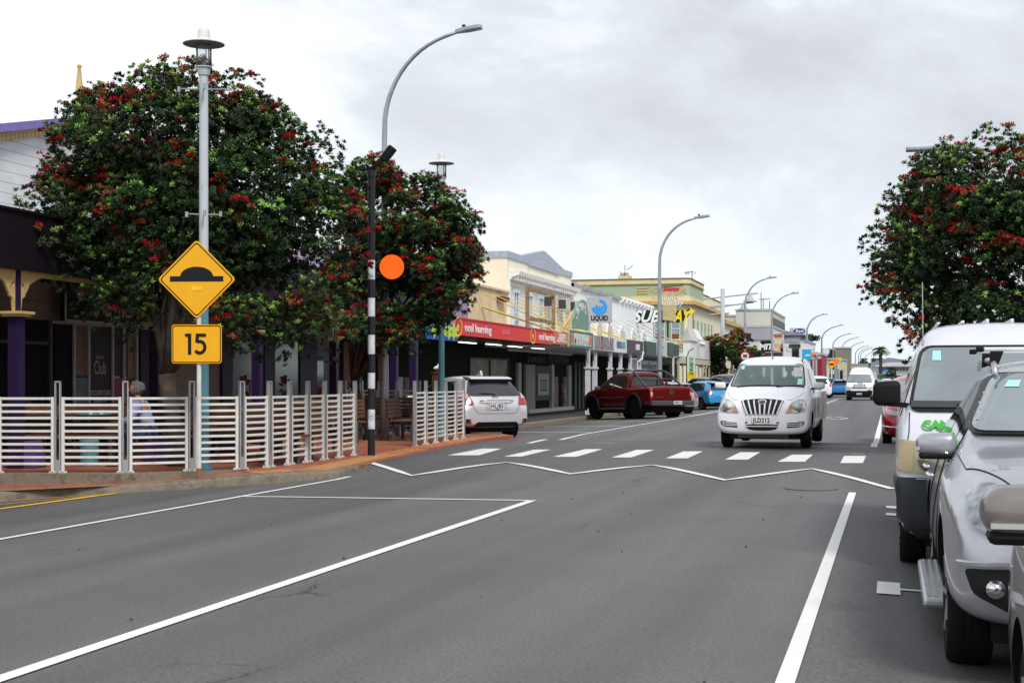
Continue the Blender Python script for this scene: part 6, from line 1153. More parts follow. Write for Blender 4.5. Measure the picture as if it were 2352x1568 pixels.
    # right-hand side shops hidden mostly behind trees and the van
    r = thing('pale_shop_building', 'row of pale shops hidden behind the right hand tree and vans', 'building', (6.2, 20, 0)); mb = MB(); mb.b2(0, 14, 6, 60, 0, 5.5); mb.build('wall', pal[8], r); mb = MB(); mb.b2(-3, 0, 6, 60, 3.0, 3.4); mb.build('awning', M_LGREY, r)
    # low hills on the horizon
    mb = MB(); rs = np.random.RandomState(2); n = 60; vs = []
    for i in range(n): x = -1400 + i * 45; h = 6 + 14 * (math.sin(i * .35) * .5 + .5) + rs.rand() * 5; vs += [(x, 2100, -5), (x, 2130, h * .8)]
    mb.add(vs, [(2 * i, 2 * i + 2, 2 * i + 3, 2 * i + 1) for i in range(n - 1)]); struct(mb.build('hills', pm('hill', (.10, .14, .14), .9), recalc=False))
far_blocks()

# ================================================================== VEHICLES
# local frame: x across, -y is the front, z up, origin on the ground under the middle
def loft(st, sub=2):
    """closed body from cross sections (y, zb, zbelt, ztop, wb, wbelt, wtop)"""
    vs = []; K = 9
    def half(zb, zm, zt, wb, wm, wt):
        h = zt - zm
        return [(0, zb), (wb * .8, zb), (wb, zb + .07), (max(wb, wm) + .01, (zb + zm) * .5 + .03), (wm, zm), (wm + (wt - wm) * .18, zm + h * .16), (wt + (wm - wt) * .06, zm + h * .86), (wt * .90, zt - h * .02), (wt * .5, zt + .015), (0, zt + .025)]
    rings = []
    for s in st:
        hp = half(*s[1:]); rings.append([(x, s[0], z) for x, z in hp] + [(-x, s[0], z) for x, z in hp[-2:0:-1]])
    n = len(rings[0]); mb = MB()
    for r in rings: mb.v += r
    mb.f = [(i * n + j, i * n + (j + 1) % n, (i + 1) * n + (j + 1) % n, (i + 1) * n + j) for i in range(len(rings) - 1) for j in range(n)] + [tuple(range(n)), tuple((len(rings) - 1) * n + j for j in range(n))]
    mb.m = [0] * len(mb.f); o = mb.build('tmp', [M_BLK]); m = o.modifiers.new('s', 'SUBSURF'); m.levels = m.render_levels = sub
    bpy.context.view_layer.update(); me = bpy.data.meshes.new_from_object(o.evaluated_get(bpy.context.evaluated_depsgraph_get())); bpy.data.objects.remove(o); return me
def bvh_of(me):
    return BVHTree.FromPolygons([v.co.copy() for v in me.vertices], [tuple(p.vertices) for p in me.polygons])
def boolcut(me, cutters):
    o = bpy.data.objects.new('b', me); COL.objects.link(o); tmp = [o]
    for c in cutters:
        co_ = c.build('cut', [M_BLK]); tmp.append(co_); m = o.modifiers.new('b', 'BOOLEAN'); m.operation = 'DIFFERENCE'; m.solver = 'EXACT'; m.object = co_
    bpy.context.view_layer.update(); r = bpy.data.meshes.new_from_object(o.evaluated_get(bpy.context.evaluated_depsgraph_get()))
    for t in tmp: bpy.data.objects.remove(t)
    return r
VIEW = {'front': lambda a, b: (Vector((a, -20, b)), Vector((0, 1, 0))), 'rear': lambda a, b: (Vector((a, 20, b)), Vector((0, -1, 0))), 'left': lambda a, b: (Vector((-20, a, b)), Vector((1, 0, 0))),
        'right': lambda a, b: (Vector((20, a, b)), Vector((-1, 0, 0))), 'top': lambda a, b: (Vector((a, b, 20)), Vector((0, 0, -1)))}
def rnd_poly(pts, r, n=4):
    out = []; k = len(pts)
    for i in range(k):
        p0, p, p1 = Vector(pts[i - 1]), Vector(pts[i]), Vector(pts[(i + 1) % k]); a = p + (p0 - p).normalized() * min(r, (p0 - p).length * .45); b = p + (p1 - p).normalized() * min(r, (p1 - p).length * .45)
        for j in range(n + 1): t = j / n; out.append(tuple(a.lerp(p, t).lerp(p.lerp(b, t), t)))
    return out
def decal(bvh, view, poly, mat, parent, name, off=.004, g=.07, rad=.03, thick=.0, flat=None):
    """panel cut in a 2D view and laid on the body surface, standing proud of it"""
    if rad: poly = rnd_poly(poly, rad)
    m = len(poly); per = []
    for i in range(m):
        a, b = Vector(poly[i]), Vector(poly[(i + 1) % m]); k = max(1, int((b - a).length / g)); per += [a.lerp(b, j / k) for j in range(k)]
    pts = list(per); xs = [p[0] for p in poly]; ys = [p[1] for p in poly]
    for x in np.arange(min(xs) + g / 2, max(xs), g):
        for y in np.arange(min(ys) + g / 2, max(ys), g):
            ins = False; j = m - 1
            for i in range(m):
                if (poly[i][1] > y) != (poly[j][1] > y) and x < (poly[j][0] - poly[i][0]) * (y - poly[i][1]) / (poly[j][1] - poly[i][1]) + poly[i][0]: ins = not ins
                j = i
            if ins: pts.append(Vector((float(x), float(y))))
    v, e, f, *_ = delaunay_2d_cdt(pts, [], [list(range(len(per)))], 1, 1e-6); vs = []; last = None
    for p in v:
        o, d = VIEW[view](p.x, p.y); h = bvh.ray_cast(o, d)
        if h[0] is None:
            q = bvh.find_nearest(o + d * 19); h = q
        loc = h[0]; nn = h[1] if h[1].dot(d) < 0 else -h[1]; loc = loc - d * off * .6 + nn * off * .6
        if flat is not None: loc = Vector(loc); loc.y = flat
        vs.append(loc)
    mb = MB(); mb.add(vs, f); o = mb.build(name, mat, parent, smooth=True, recalc=False)
    if thick: sm = o.modifiers.new('t', 'SOLIDIFY'); sm.thickness = thick; sm.offset = 0
    return o
def wheel(parent, x, y, R_, w, side, rim=M_RIM, spokes=5, steer=0, lo=.6):
    t = MB(); r0 = R_ * lo; h = w / 2; t.lathe([(r0, -h * .8), (R_ * .9, -h * .98), (R_ * .97, -h * .8), (R_, -h * .45), (R_ * 1.0, 0), (R_, h * .45), (R_ * .97, h * .8), (R_ * .9, h * .98), (r0, h * .8)], n=36, axis='x')
    for k in (-.4, -.05, .3): t.lathe([(R_ + .001, h * k), (R_ + .004, h * (k + .02)), (R_ + .001, h * (k + .06))], n=36, axis='x')
    o = t.build('wheel', M_RUB, parent, smooth=40); o.location = (x, y, R_); o.rotation_euler = (0, 0, steer)
    m = MB(); s = side; m.lathe([(r0 + .005, -h * .8), (r0 + .005, s * h * .84), (r0 * .93, s * h * .8), (r0 * .9, s * h * .3), (0, s * h * .25)] if s > 0 else [(r0 + .005, h * .8), (r0 + .005, -h * .84), (r0 * .93, -h * .8), (r0 * .9, -h * .3), (0, -h * .25)], n=30, axis='x'); 
    for k in range(spokes): a = 2 * math.pi * k / spokes; m.bar((s * h * .62, .03 * math.cos(a), .03 * math.sin(a)), (s * h * .72, r0 * .95 * math.cos(a), r0 * .95 * math.sin(a)), .07, .03)
    m.lathe([(0, s * h * .5), (.06, s * h * .5), (.06, s * h * .72), (0, s * h * .74)], n=14, axis='x'); m.build('rim', rim, o, smooth=40)
    return o
def mirror(parent, c, size, mat, side, glass=False):
    bm = bmesh.new(); bmesh.ops.create_cube(bm, size=1)
    for v in bm.verts: v.co = Vector((v.co.x * size[0], v.co.y * size[1], v.co.z * size[2] * (1 if v.co.x * side < 0 else .86)))
    me = bpy.data.meshes.new('mirror'); bm.to_mesh(me); bm.free(); me.materials.append(mat); me.polygons.foreach_set('use_smooth', [True] * len(me.polygons))
    o = bpy.data.objects.new('mirror', me); COL.objects.link(o); o.parent = parent; o.location = c; b = o.modifiers.new('b', 'BEVEL'); b.width = min(size) * .4; b.segments = 5
    m = MB(); m.bar((0, 0, -size[2] * .35), (-side * size[0] * .8, .05, -size[2] * .45), .05, .04); m.build('arm', M_BLK, o)
    return o
def plate(parent, s, c, front=True, w=.36, h=.125, dark=False, sz=.118):
    m = MB(); m.b2(-w / 2, w / 2, -.004, .004, -h / 2, h / 2); o = m.build('number_plate', M_WPL, parent, bevel=.003, seg=1); o.location = c; o.rotation_euler = (0, 0, 0 if front else math.pi)
    text(s, sz, M_SBLK, o, (0, -.006, -.002), fit=w * .88, bold=.004, ext=.001, sp=1.12)
    return o
def car(name, lab, loc, rz, group, st, paint, wheels, Rw, ww=.2, rim=M_RIM, cutx=None, cabin=None, sub=2, tilt=None, spokes=5):
    """shared body: loft, wheel arches cut, wheels; returns root and the surface for panels"""
    r = thing(name, lab, 'car' if 'van' not in name else 'van', loc, rz, group)
    if tilt: r.rotation_euler = (tilt[0], tilt[1], rz)
    me = loft(st, sub); bv = bvh_of(me); cut = []; W_ = max(max(s[4], s[5]) for s in st)
    for y in wheels:
        for s in (-1, 1):
            c = MB(); c.lathe([(Rw + .055, 0), (Rw + .055, .34)], (s * (W_ - .28) if s > 0 else -W_ - .06, y, Rw + .01), 28, axis='x'); cut.append(c)
    if cabin: cut.append(cabin)
    me = boolcut(me, cut); me.name = 'body'; me.materials.clear(); me.materials.append(paint); me.materials.append(M_DARKIN)
    # faces that belong to the cut wheel wells are dark
    idx = []
    for p in me.polygons:
        c = p.center; q = 0
        for y in wheels:
            if math.hypot(c.y - y, c.z - Rw - .01) < Rw + .06 and abs(p.normal.x) < .98 and abs(c.x) < W_ + .1 and abs(math.hypot(c.y - y, c.z - Rw - .01) - (Rw + .055)) < .02: q = 1
            if abs(p.normal.x) > .9 and abs(abs(c.x) - (W_ - .28)) < .02 and math.hypot(c.y - y, c.z - Rw) < Rw + .06: q = 1
        if cabin and bv.find_nearest(c)[3] > .008 and c.z > .9: q = 1
        idx.append(q)
    me.polygons.foreach_set('material_index', idx); me.polygons.foreach_set('use_smooth', [True] * len(me.polygons)); me.set_sharp_from_angle(angle=R(42))
    o = bpy.data.objects.new('body', me); COL.objects.link(o); o.parent = r
    for y in wheels:
        for s in (-1, 1): wheel(r, s * (W_ - ww / 2 - .02), y, Rw, ww, s, rim, spokes)
    ub = MB(); ub.b2(-W_ * .75, W_ * .75, st[1][0] + .3, st[-2][0] - .3, Rw * .55, Rw + .15); ub.build('underbody', M_BLK, r)
    return r, bv, o
def text_on(bv, s, size, mat, parent, at, off=.006, sx=1, **k):
    o = text(s, size, mat, parent, (0, 0, 0), sx=sx, ext=.0, **k); me = o.data
    for v in me.vertices:
        h = bv.ray_cast(Vector((at[0] + v.co.x, -9, at[1] + v.co.z)), Vector((0, 1, 0)))[0]
        if h: v.co = (h.x, h.y - off, h.z)
    return o
def mirx(poly): return [(-x, z) for x, z in poly[::-1]]
def lineon(bv, view, pts, parent, name, mat=M_SBLK, w=.008, off=.003, n=12):
    m = MB(); P3 = []
    for i in range(len(pts) - 1):
        for j in range(n): t = j / n; P3.append((pts[i][0] * (1 - t) + pts[i + 1][0] * t, pts[i][1] * (1 - t) + pts[i + 1][1] * t))
    P3.append(pts[-1]); q = []
    for a, b in P3:
        o, d = VIEW[view](a, b); h = bv.ray_cast(o, d)
        if h[0]: q.append(h[0] - d * off)
    if len(q) > 2: m.tube(q, w / 2, 5); m.build(name, mat, parent, recalc=False)

# ---- white utility coming over the crossing
def white_ute():
    q = P(1757, 1026, .1); HS = .985; L0 = 2.5
    st = [(-2.50, .38, .56, .70, .74, .78, .60), (-2.47, .30, .62, .90, .86, .89, .76), (-2.36, .28, .72, 1.0, .90, .92, .79), (-2.0, .28, .86, 1.07, .89, .91, .80), (-1.75, .28, .96, 1.15, .90, .92, .82), (-1.55, .28, 1.02, 1.22, .90, .92, .83), (-1.45, .28, 1.03, 1.26, .90, .92, .83),
          (-1.15, .28, 1.04, 1.47, .90, .92, .77), (-.88, .28, 1.04, 1.66, .90, .92, .72), (-.72, .28, 1.04, 1.77, .90, .92, .70), (-.5, .28, 1.04, 1.84, .90, .92, .69), (.2, .28, 1.04, 1.875, .90, .92, .69), (.72, .28, 1.04, 1.86, .90, .92, .69), (.80, .30, 1.04, 1.80, .89, .91, .68), (.84, .4, .95, 1.6, .8, .85, .62)]
    yc = -1.3
    cab = MB(); ws = [(-.79, 1.24), (.79, 1.24), (.69, 1.70), (-.69, 1.70)]; ws = [(x * .96, z) for x, z in ws]
    sh = rnd_poly(ws, .07); n = len(sh); cab.v = [(x, -2.2, z) for x, z in sh] + [(x * .84, 1.3, 1.22 + (z - 1.19) * .84) for x, z in sh]; cab.f = [tuple(range(n)), tuple(range(2 * n - 1, n - 1, -1))] + [(i, (i + 1) % n, n + (i + 1) % n, n + i) for i in range(n)]; cab.m = [0] * len(cab.f)
    c = W2(1757, dep(1026, .1)); 
    r, bv, body = car('utility_truck', 'white utility truck with vertical slat grille crossing towards the viewer', (c[0] + .08, c[1] + 1.45, .1), -.02, 'vehicles driving on the road', st, M_WHITE, (-1.62, 1.45), .345, .21, cabin=None, spokes=5)
    r.scale = (HS, HS, HS)
    # open the windscreen hole and cabin
    me = body.data; me2 = boolcut(me, [cab]); me2.name = 'body'; body.data = me2
    idx = [p.material_index for p in me2.polygons]
    for i, p in enumerate(me2.polygons):
        if p.center.z > 1.1 and bv.find_nearest(p.center)[3] > .012: idx[i] = 2
    me2.materials.append(pm('cab_lining', (.24, .27, .265), .9)); me2.polygons.foreach_set('material_index', idx)
    decal(bv, 'front', [(-.83, 1.185), (.83, 1.185), (.735, 1.745), (-.735, 1.745)], M_SBLK, r, 'windscreen_rubber', .003, rad=.1) if 0 else None
    ring = MB()
    for k in range(n):
        a, b = sh[k], sh[(k + 1) % n]
        pa = bv.ray_cast(Vector((a[0], -9, a[1])), Vector((0, 1, 0)))[0]; pb = bv.ray_cast(Vector((b[0], -9, b[1])), Vector((0, 1, 0)))[0]; ring.tube([pa, pb], .016, 6)
    ring.build('windscreen_rubber', M_SBLK, r, recalc=False)
    decal(bv, 'front', sh, clear_glass('ute_windscreen', (.30, .40, .39), .30), r, 'windscreen', .006, rad=0)
    decal(bv, 'rear', [(-.52, 1.28), (.52, 1.28), (.50, 1.60), (-.50, 1.60)], clear_glass('ute_rear_glass', (.3, .38, .38), .12), r, 'rear_window', .01) if 0 else None
    for x in (-.33, .33):
        s = MB(); s.b2(x - .22, x + .22, -.0, .12, .75, 1.34); s.b2(x - .09, x + .09, .02, .1, 1.36, 1.47); s.build('seat', pm('seat_grey', (.14, .155, .155), .9), r, bevel=.03)
    s = MB(); s.b2(-.72, .72, -1.35, -.95, .85, 1.19); s.build('dashboard', pm('dash_grey', (.10, .115, .115), .8), r, bevel=.03)
    s = MB(); s.tube([(.36 * -1 + .18 * math.cos(R(t)), -.86 + .03 * math.sin(R(t)), 1.2 + .17 * math.sin(R(t))) for t in range(0, 361, 20)], .014, 6); s.build('steering_wheel', M_BLK, r)
    decal(bv, 'front', [(-.60, 1.60), (-.53, 1.60), (-.53, 1.67), (-.60, 1.67)], pm('sticker_cyan', (.35, .70, .70), .5), r, 'sticker', .012, rad=0); decal(bv, 'front', [(.60, 1.28), (.70, 1.28), (.69, 1.40), (.60, 1.40)], pm('sticker_cyan', (.35, .70, .70)), r, 'sticker', .012, rad=0)
    for p0, p1, p2 in (((-.62, 1.235), (-.15, 1.285), (.3, 1.25)), ((.2, 1.235), (.45, 1.28), (.75, 1.235))):
        m = MB(); pts = []
        for i in range(9):
            t = i / 8; x = p0[0] * (1 - t) ** 2 + 2 * p1[0] * t * (1 - t) + p2[0] * t * t; z = p0[1] * (1 - t) ** 2 + 2 * p1[1] * t * (1 - t) + p2[1] * t * t; h = bv.ray_cast(Vector((x, -9, z)), Vector((0, 1, 0)))[0]; pts.append((h.x, h.y - .025, h.z))
        m.tube(pts, .016, 6); m.build('wiper', M_BLK, r)
    # face
    for s in (1, -1):
        f = (lambda p: p) if s == 1 else mirx
        hl = [(-.83, .74), (-.48, .715), (-.45, .73), (-.57, .93), (-.70, 1.00), (-.80, .99), (-.85, .88)]; o = decal(bv, 'front', f(hl), M_LENS, r, 'headlight', .008, rad=.04)
        m = MB(); cx = -.665 * s; h = bv.ray_cast(Vector((cx, -9, .84)), Vector((0, 1, 0)))[0]; m.lathe([(.125, -.002), (.105, .012), (.08, .002), (0, .004)], (cx, h.y - .02, .84), 26, axis='y'); m.build('reflector', pm('lamp_grey', (.60, .62, .63), .3, .0), o, smooth=True)
        decal(bv, 'front', f([(-.60, .735), (-.49, .725), (-.465, .735), (-.54, .86)]), M_AMB, o, 'indicator', .014, rad=.01)
        lineon(bv, 'front', [(s * .46, .99), (s * .56, .975), (s * .60, 1.0), (s * .70, 1.05), (s * .76, 1.12)], r, 'bonnet_gap')
        m = decal(bv, 'front', f([(-.83, .565), (-.50, .54), (-.48, .43), (-.74, .45), (-.82, .50)]), M_SBLK, r, 'lower_vent', .006, rad=.03)
        for z in (.545, .51, .475): lineon(bv, 'front', [(-s * .72, z), (-s * .49, z - .008)], m, 'vent_bar', M_WHITE, .016, .012, 6)
        o = decal(bv, 'front', f([(-.81, .55), (-.73, .545), (-.725, .46), (-.77, .47)]), M_LENS, r, 'fog_lamp', .012, rad=.01)
        mirror(r, (s * 1.02, -1.12, 1.26), (.23, .12, .15), M_WHITE, s)
        lineon(bv, 'front', [(s * .66, 1.73), (s * .61, 1.80), (s * .59, 1.87)], r, 'roof_gutter', M_SBLK, .03, .01)
        decal(bv, 'left' if s > 0 else 'right', [(-.95, 1.10), (.0, 1.10), (.62, 1.12), (.55, 1.62), (-.48, 1.62)], M_GLASS, r, 'side_window', .006)
        for yy in (-.98, .08): lineon(bv, 'left' if s > 0 else 'right', [(yy, .4), (yy, 1.05)], r, 'door_gap')
    gr = [(-.43, .965), (-.2, .99), (0, 1.0), (.2, .99), (.43, .965), (.31, .70), (-.31, .70)]
    decal(bv, 'front', [(x * 1.05, z + (.012 if z > .8 else -.014)) for x, z in gr], M_WHITE, r, 'grille_surround', .010, rad=.03); g = decal(bv, 'front', gr, M_SBLK, r, 'grille', .016, rad=.03)
    pts_all = []
    for k in range(8):
        t = -1 + 2 * k / 7
        pts = [Vector((t * .40 * (1 - u) + t * .29 * u, -9, .975 * (1 - u) + .70 * u)) for u in (0, .33, .66, 1)]; pts = [bv.ray_cast(p, Vector((0, 1, 0)))[0] - Vector((0, .025, 0)) for p in pts]; pts_all.append(pts)
    for pts in pts_all: m = MB(); m.tube(pts, .0165, 6); m.build('grille_slat', M_WHITE, g)
    m = MB(); h = bv.ray_cast(Vector((0, -9, .945)), Vector((0, 1, 0)))[0]; m.lathe([(0, -.035), (.085, -.03), (.09, 0)], n=24, axis='y'); m.v = [(x, y + h.y - .03, z * .6 + .945) for x, y, z in m.v]; m.build('emblem_base', M_WHITE, g); m = MB(); m.lathe([(0, -.04), (.06, -.038), (.065, -.03)], n=24, axis='y'); m.v = [(x, y + h.y - .031, z * .55 + .945) for x, y, z in m.v]; o = m.build('emblem', M_DGREY, g)
    m = MB()
    for sx in (-1, 1): m.tube([(sx * .045, h.y - .075, .925), (sx * .015, h.y - .075, .965), (0, h.y - .075, .945)], .006, 5)
    m.build('emblem_wings', M_CHR, o)
    decal(bv, 'front', [(-.345, .545), (.345, .545), (.28, .40), (.15, .375), (-.15, .375), (-.28, .40)], M_SBLK, r, 'lower_grille', .006)
    for z in (.50, .455): lineon(bv, 'front', [(-.33, z), (.33, z)], r, 'grille_bar', M_WHITE, .018, .015)
    decal(bv, 'front', [(-.29, .515), (.28, .515), (.30, .64), (-.30, .64)], M_WPL, r, 'plate_holder', .012, rad=.0); h = bv.ray_cast(Vector((0, -9, .57)), Vector((0, 1, 0)))[0]; plate(r, 'JLD212', (-.01, h.y - .03, .575), w=.385, h=.135, sz=.125)
    m = MB(); m.b2(-.5, .5, -2.36, -2.1, .22, .31); m.build('sump_guard', M_DGREY, r)
    m = MB(); m.tube([(.02, -.62, 1.83), (.02, -.64, 2.0)], .005, 5); m.lathe([(.02, 0), (.012, .03)], (.02, -.62, 1.83), 8); m.build('roof_aerial', M_BLK, r)
    # rear tray
    t = MB(); w = .93
    for s in (-1, 1): t.b2(s * w - (.06 if s > 0 else 0), s * w + (.06 if s < 0 else 0), .92, 2.6, .5, 1.13)
    t.b2(-w + .06, w - .06, .92, .98, .5, 1.13); t.b2(-w + .06, w - .06, 2.54, 2.6, .5, 1.13); t.b2(-w + .06, w - .06, .98, 2.54, .7, .76); t.build('tray', pm('crumpled_silver', (.62, .60, .60), .25, .5, var=.4, scale=5, bump=1.0, bscale=7), r, bevel=.01)
    pose = [('person behind the windscreen of the white ute, on the left', -.34, .0), ('person in a dark hat behind the windscreen of the white ute, on the right', .34, 0)]
    for lb, x, a in pose:
        dk = pm('dim_clothing', (.07, .08, .085), .9); M = r.matrix_world; bpy.context.view_layer.update(); wp = r.matrix_world @ Vector((x, -.28, .50))
        person_seated(lb, wp, math.pi, dk, dk, seat=.36, leanf=.03, hands_fwd=.35, hz=.62, legs_on=False, group='people inside the white ute', female=False, hair=pm('dark_hair', (.02, .015, .012)), hat=pm('dark_hat', (.02, .02, .02), .9) if x > 0 else None)
white_ute()

# ---- generic tail-end hatchbacks, SUVs and sedans, with photo-specific fittings
HATCH = [(-2.10, .35, .45, .55, .55, .58, .45), (-2.05, .22, .55, .70, .76, .78, .62), (-1.85, .18, .68, .82, .84, .85, .72), (-1.3, .18, .80, .95, .87, .87, .76), (-.95, .18, .86, 1.03, .87, .87, .76), (-.55, .18, .89, 1.24, .87, .875, .66), (-.15, .18, .90, 1.42, .87, .875, .60), (.35, .18, .92, 1.49, .87, .875, .585), (1.0, .20, .94, 1.47, .87, .875, .575), (1.55, .24, .97, 1.42, .87, .87, .57), (1.74, .27, .98, 1.36, .87, .865, .575), (1.90, .28, .96, 1.14, .86, .86, .64), (2.0, .29, .84, .98, .85, .85, .70), (2.09, .32, .66, .82, .82, .83, .66), (2.12, .38, .57, .70, .70, .71, .5)]
SUVS = [(-2.25, .40, .60, .72, .60, .64, .5), (-2.20, .28, .70, .88, .82, .84, .68), (-1.95, .24, .82, 1.0, .90, .91, .78), (-1.2, .24, .95, 1.10, .92, .92, .80), (-.95, .24, .98, 1.14, .92, .92, .80), (-.5, .24, 1.0, 1.42, .92, .92, .70), (-.15, .24, 1.0, 1.60, .92, .92, .66), (.5, .24, 1.02, 1.68, .92, .92, .65), (1.5, .24, 1.03, 1.66, .92, .92, .64), (1.95, .24, 1.03, 1.60, .92, .92, .64), (2.12, .26, .98, 1.25, .91, .91, .70), (2.22, .28, .80, 1.0, .88, .89, .74), (2.26, .38, .65, .8, .75, .78, .6)]
def glasshouse(r, bv, ys, zb, zt, mat=M_GLASS):
    for v in ('left', 'right'): decal(bv, v, [(ys[0], zb), (ys[1], zb + .03), (ys[2], zt), (ys[3], zt)], mat, r, 'side_window', .006, rad=.05)
def simple_car(kind, name, lab, loc, rz, paint, group, rear=True, detail=1, scale=1.0, plt=None, tilt=None, front=False):
    st = HATCH if kind == 'hatch' else SUVS; Rw = .315 if kind == 'hatch' else .36
    r, bv, body = car(name, lab, loc, rz, group, st, paint, (-1.3, 1.3) if kind == 'hatch' else (-1.35, 1.4), Rw, .2, tilt=tilt, sub=2); r.scale = (scale,) * 3; k = 0 if kind == 'hatch' else .14
    glasshouse(r, bv, (-.80, 1.62, 1.25, -.1), .95 + k, 1.38 + k * 1.5)
    if kind == 'hatch':
        decal(bv, 'rear', [(-.68, 1.02), (.68, 1.02), (.53, 1.33), (-.53, 1.33)], M_GLASS, r, 'rear_window', .008, rad=.05)
        m = MB(); m.prism([(1.40, 1.455), (1.92, 1.40), (1.93, 1.37), (1.70, 1.36), (1.45, 1.40)], -.56, .56, 'x'); m.build('roof_spoiler', paint, r, bevel=.012)
        for s in (1, -1): decal(bv, 'rear', [(s * .60, .80), (s * .84, .78), (s * .85, 1.02), (s * .76, 1.06), (s * .66, .98)][::s], M_REDL, r, 'tail_light', .018, rad=.03, g=.045)
        decal(bv, 'front', [(-.66, .92), (.66, .92), (.56, 1.36), (-.56, 1.36)], M_WIN, r, 'windscreen', .008, rad=.05)
    else:
        decal(bv, 'rear', [(-.68, 1.10), (.68, 1.10), (.60, 1.50), (-.60, 1.50)], M_GLASS, r, 'rear_window', .008, rad=.05)
        for s in (1, -1): decal(bv, 'rear', [(s * .72, .90), (s * .87, .90), (s * .86, 1.2), (s * .76, 1.2)][::s], M_REDL, r, 'tail_light', .010, rad=.02)
        decal(bv, 'front', [(-.72, 1.12), (.72, 1.12), (.62, 1.52), (-.62, 1.52)], M_WIN, r, 'windscreen', .008, rad=.05)
    zf = .66 if kind == 'hatch' else .80
    for s in (1, -1): decal(bv, 'front', [(s * .46, zf - .03), (s * .76, zf), (s * .80, zf + .12), (s * .5, zf + .06)][::s], M_LENS, r, 'headlight', .008, rad=.02)
    decal(bv, 'front', [(-.4, zf - .02), (.4, zf - .02), (.34, zf - .28), (-.34, zf - .28)], M_SBLK, r, 'grille', .006); decal(bv, 'rear', [(-.62, .31), (.62, .31), (.56, .40), (-.56, .40)], M_BLK, r, 'lower_bumper', .008)
    if plt: h = bv.ray_cast(Vector((0, 9, .72)), Vector((0, -1, 0)))[0]; plate(r, plt, (0, h.y + .025, .72), front=False)
    h = bv.ray_cast(Vector((0, -9, .5)), Vector((0, 1, 0)))[0]; plate(r, 'FKM417'[:6], (0, h.y - .02, .48)) if front else None
    for s in (1, -1): mirror(r, (s * .98, -.72, 1.02 + k), (.2, .1, .13), paint, s)
    return r, bv, body

def silver_hatch():
    q = P(1164.5, 1007, -.06); a = R(43); hd = Vector((-math.sin(a), math.cos(a))); rt = Vector((hd.y, -hd.x)); c = Vector(q) + hd * 1.3 - rt * .76
    pnt = pm('hatch_silver', (.60, .60, .64), .28, .35, var=.03, coat=.7)
    r = thing('tmp', 'silver hatchback with white roof fin parked nose to the kerb behind the railing', 'car', (c.x, c.y, -.12), a + math.pi, 'cars parked on the left side'); bpy.data.objects.remove(r)
    r, bv, body = car('parked_car', 'silver hatchback with shark fin aerial parked nose-in behind the railing panels', (c.x, c.y, -.10), a + math.pi, 'cars parked on the left side', HATCH, pnt, (-1.3, 1.3), .315, .2, tilt=(R(1.5), 0))
    r.scale = (1.07, 1.05, 1.10)
    glasshouse(r, bv, (-.80, 1.55, 1.2, -.1), .97, 1.36)
    m = MB(); m.prism([(1.35, 1.472), (1.70, 1.445), (1.86, 1.405), (1.865, 1.385), (1.7, 1.37), (1.45, 1.40)], -.54, .54, 'x'); m.build('roof_spoiler', pnt, r, bevel=.014); m = MB(); m.b2(-.50, .50, 1.66, 1.82, 1.33, 1.374); m.build('spoiler_underside', M_SBLK, r)
    decal(bv, 'rear', [(-.71, 1.03), (-.6, 1.0), (.6, 1.0), (.71, 1.03), (.56, 1.34), (-.56, 1.34)], glassy('rear_screen', (.025, .026, .032), ior=1.6), r, 'rear_window', .012, rad=.05)
    for s in (1, -1):
        decal(bv, 'rear', [(s * .58, .80), (s * .845, .80), (s * .86, .92), (s * .80, 1.04), (s * .68, 1.09), (s * .64, .96)][::s], M_REDL, r, 'tail_light', .022, rad=.04, g=.04); decal(bv, 'rear', [(s * .68, .93), (s * .83, .95), (s * .78, 1.05), (s * .70, 1.07)][::s], M_LENS, r, 'reverse_lamp', .030, rad=.02, g=.04)
        decal(bv, 'rear', [(s * .66, .37), (s * .79, .40), (s * .80, .48), (s * .68, .48)][::s], M_SBLK, r, 'fog_recess', .008, rad=.03); decal(bv, 'rear', [(s * .67, .38), (s * .73, .40), (s * .73, .46), (s * .68, .46)][::s], M_REDL, r, 'rear_fog_lamp', .013, rad=.02)
        lineon(bv, 'rear', [(s * .62, .80), (s * .52, .62), (s * .44, .60), (0, .60)], r, 'hatch_gap'); mirror(r, (s * .98, -.72, 1.0), (.2, .1, .13), pnt, s)
    decal(bv, 'rear', [(-.60, .31), (.60, .31), (.52, .41), (-.52, .41)], M_BLK, r, 'lower_bumper', .014); decal(bv, 'rear', [(-.30, .68), (.30, .68), (.27, .86), (-.27, .86)], pm('recess_silver', (.45, .45, .48), .35, .4), r, 'plate_recess', .004)
    h = bv.ray_cast(Vector((0, 9, .77)), Vector((0, -1, 0)))[0]; plate(r, 'HLJ85', (0.0, h.y + .03, .765), front=False, w=.36, h=.14, sz=.14)
    m = MB(); m.tube([(-.44, h.y + .0, .885), (-.3, h.y + .045, .90), (.3, h.y + .045, .90), (.44, h.y + .0, .885)], .016, 8); m.build('chrome_strip', M_CHR, r, smooth=True)
    h = bv.ray_cast(Vector((0, 9, .97)), Vector((0, -1, 0)))[0]; m = MB(); 
    for rx, rz_ in ((.075, .05), (.03, .05), (.06, .025)): m.tube([(rx * math.cos(R(t)), h.y + .012, .965 + rz_ * math.sin(R(t)) + (.02 if rz_ == .025 else 0)) for t in range(0, 361, 24)], .006, 5)
    m.build('badge', M_CHR, r); m = MB(); m.tube([(-.03, h.y - .0, 1.0), (.0, h.y - .02, 1.04), (.3, h.y - .03, 1.06), (.42, h.y - .05, 1.045)], .012, 6); m.build('rear_wiper', M_BLK, r)
    m = MB(); m.prism([(1.05, 1.49), (1.35, 1.48), (1.30, 1.60), (1.24, 1.60)], -.025, .025, 'x'); m.build('shark_fin', pnt, r, bevel=.01)
silver_hatch()

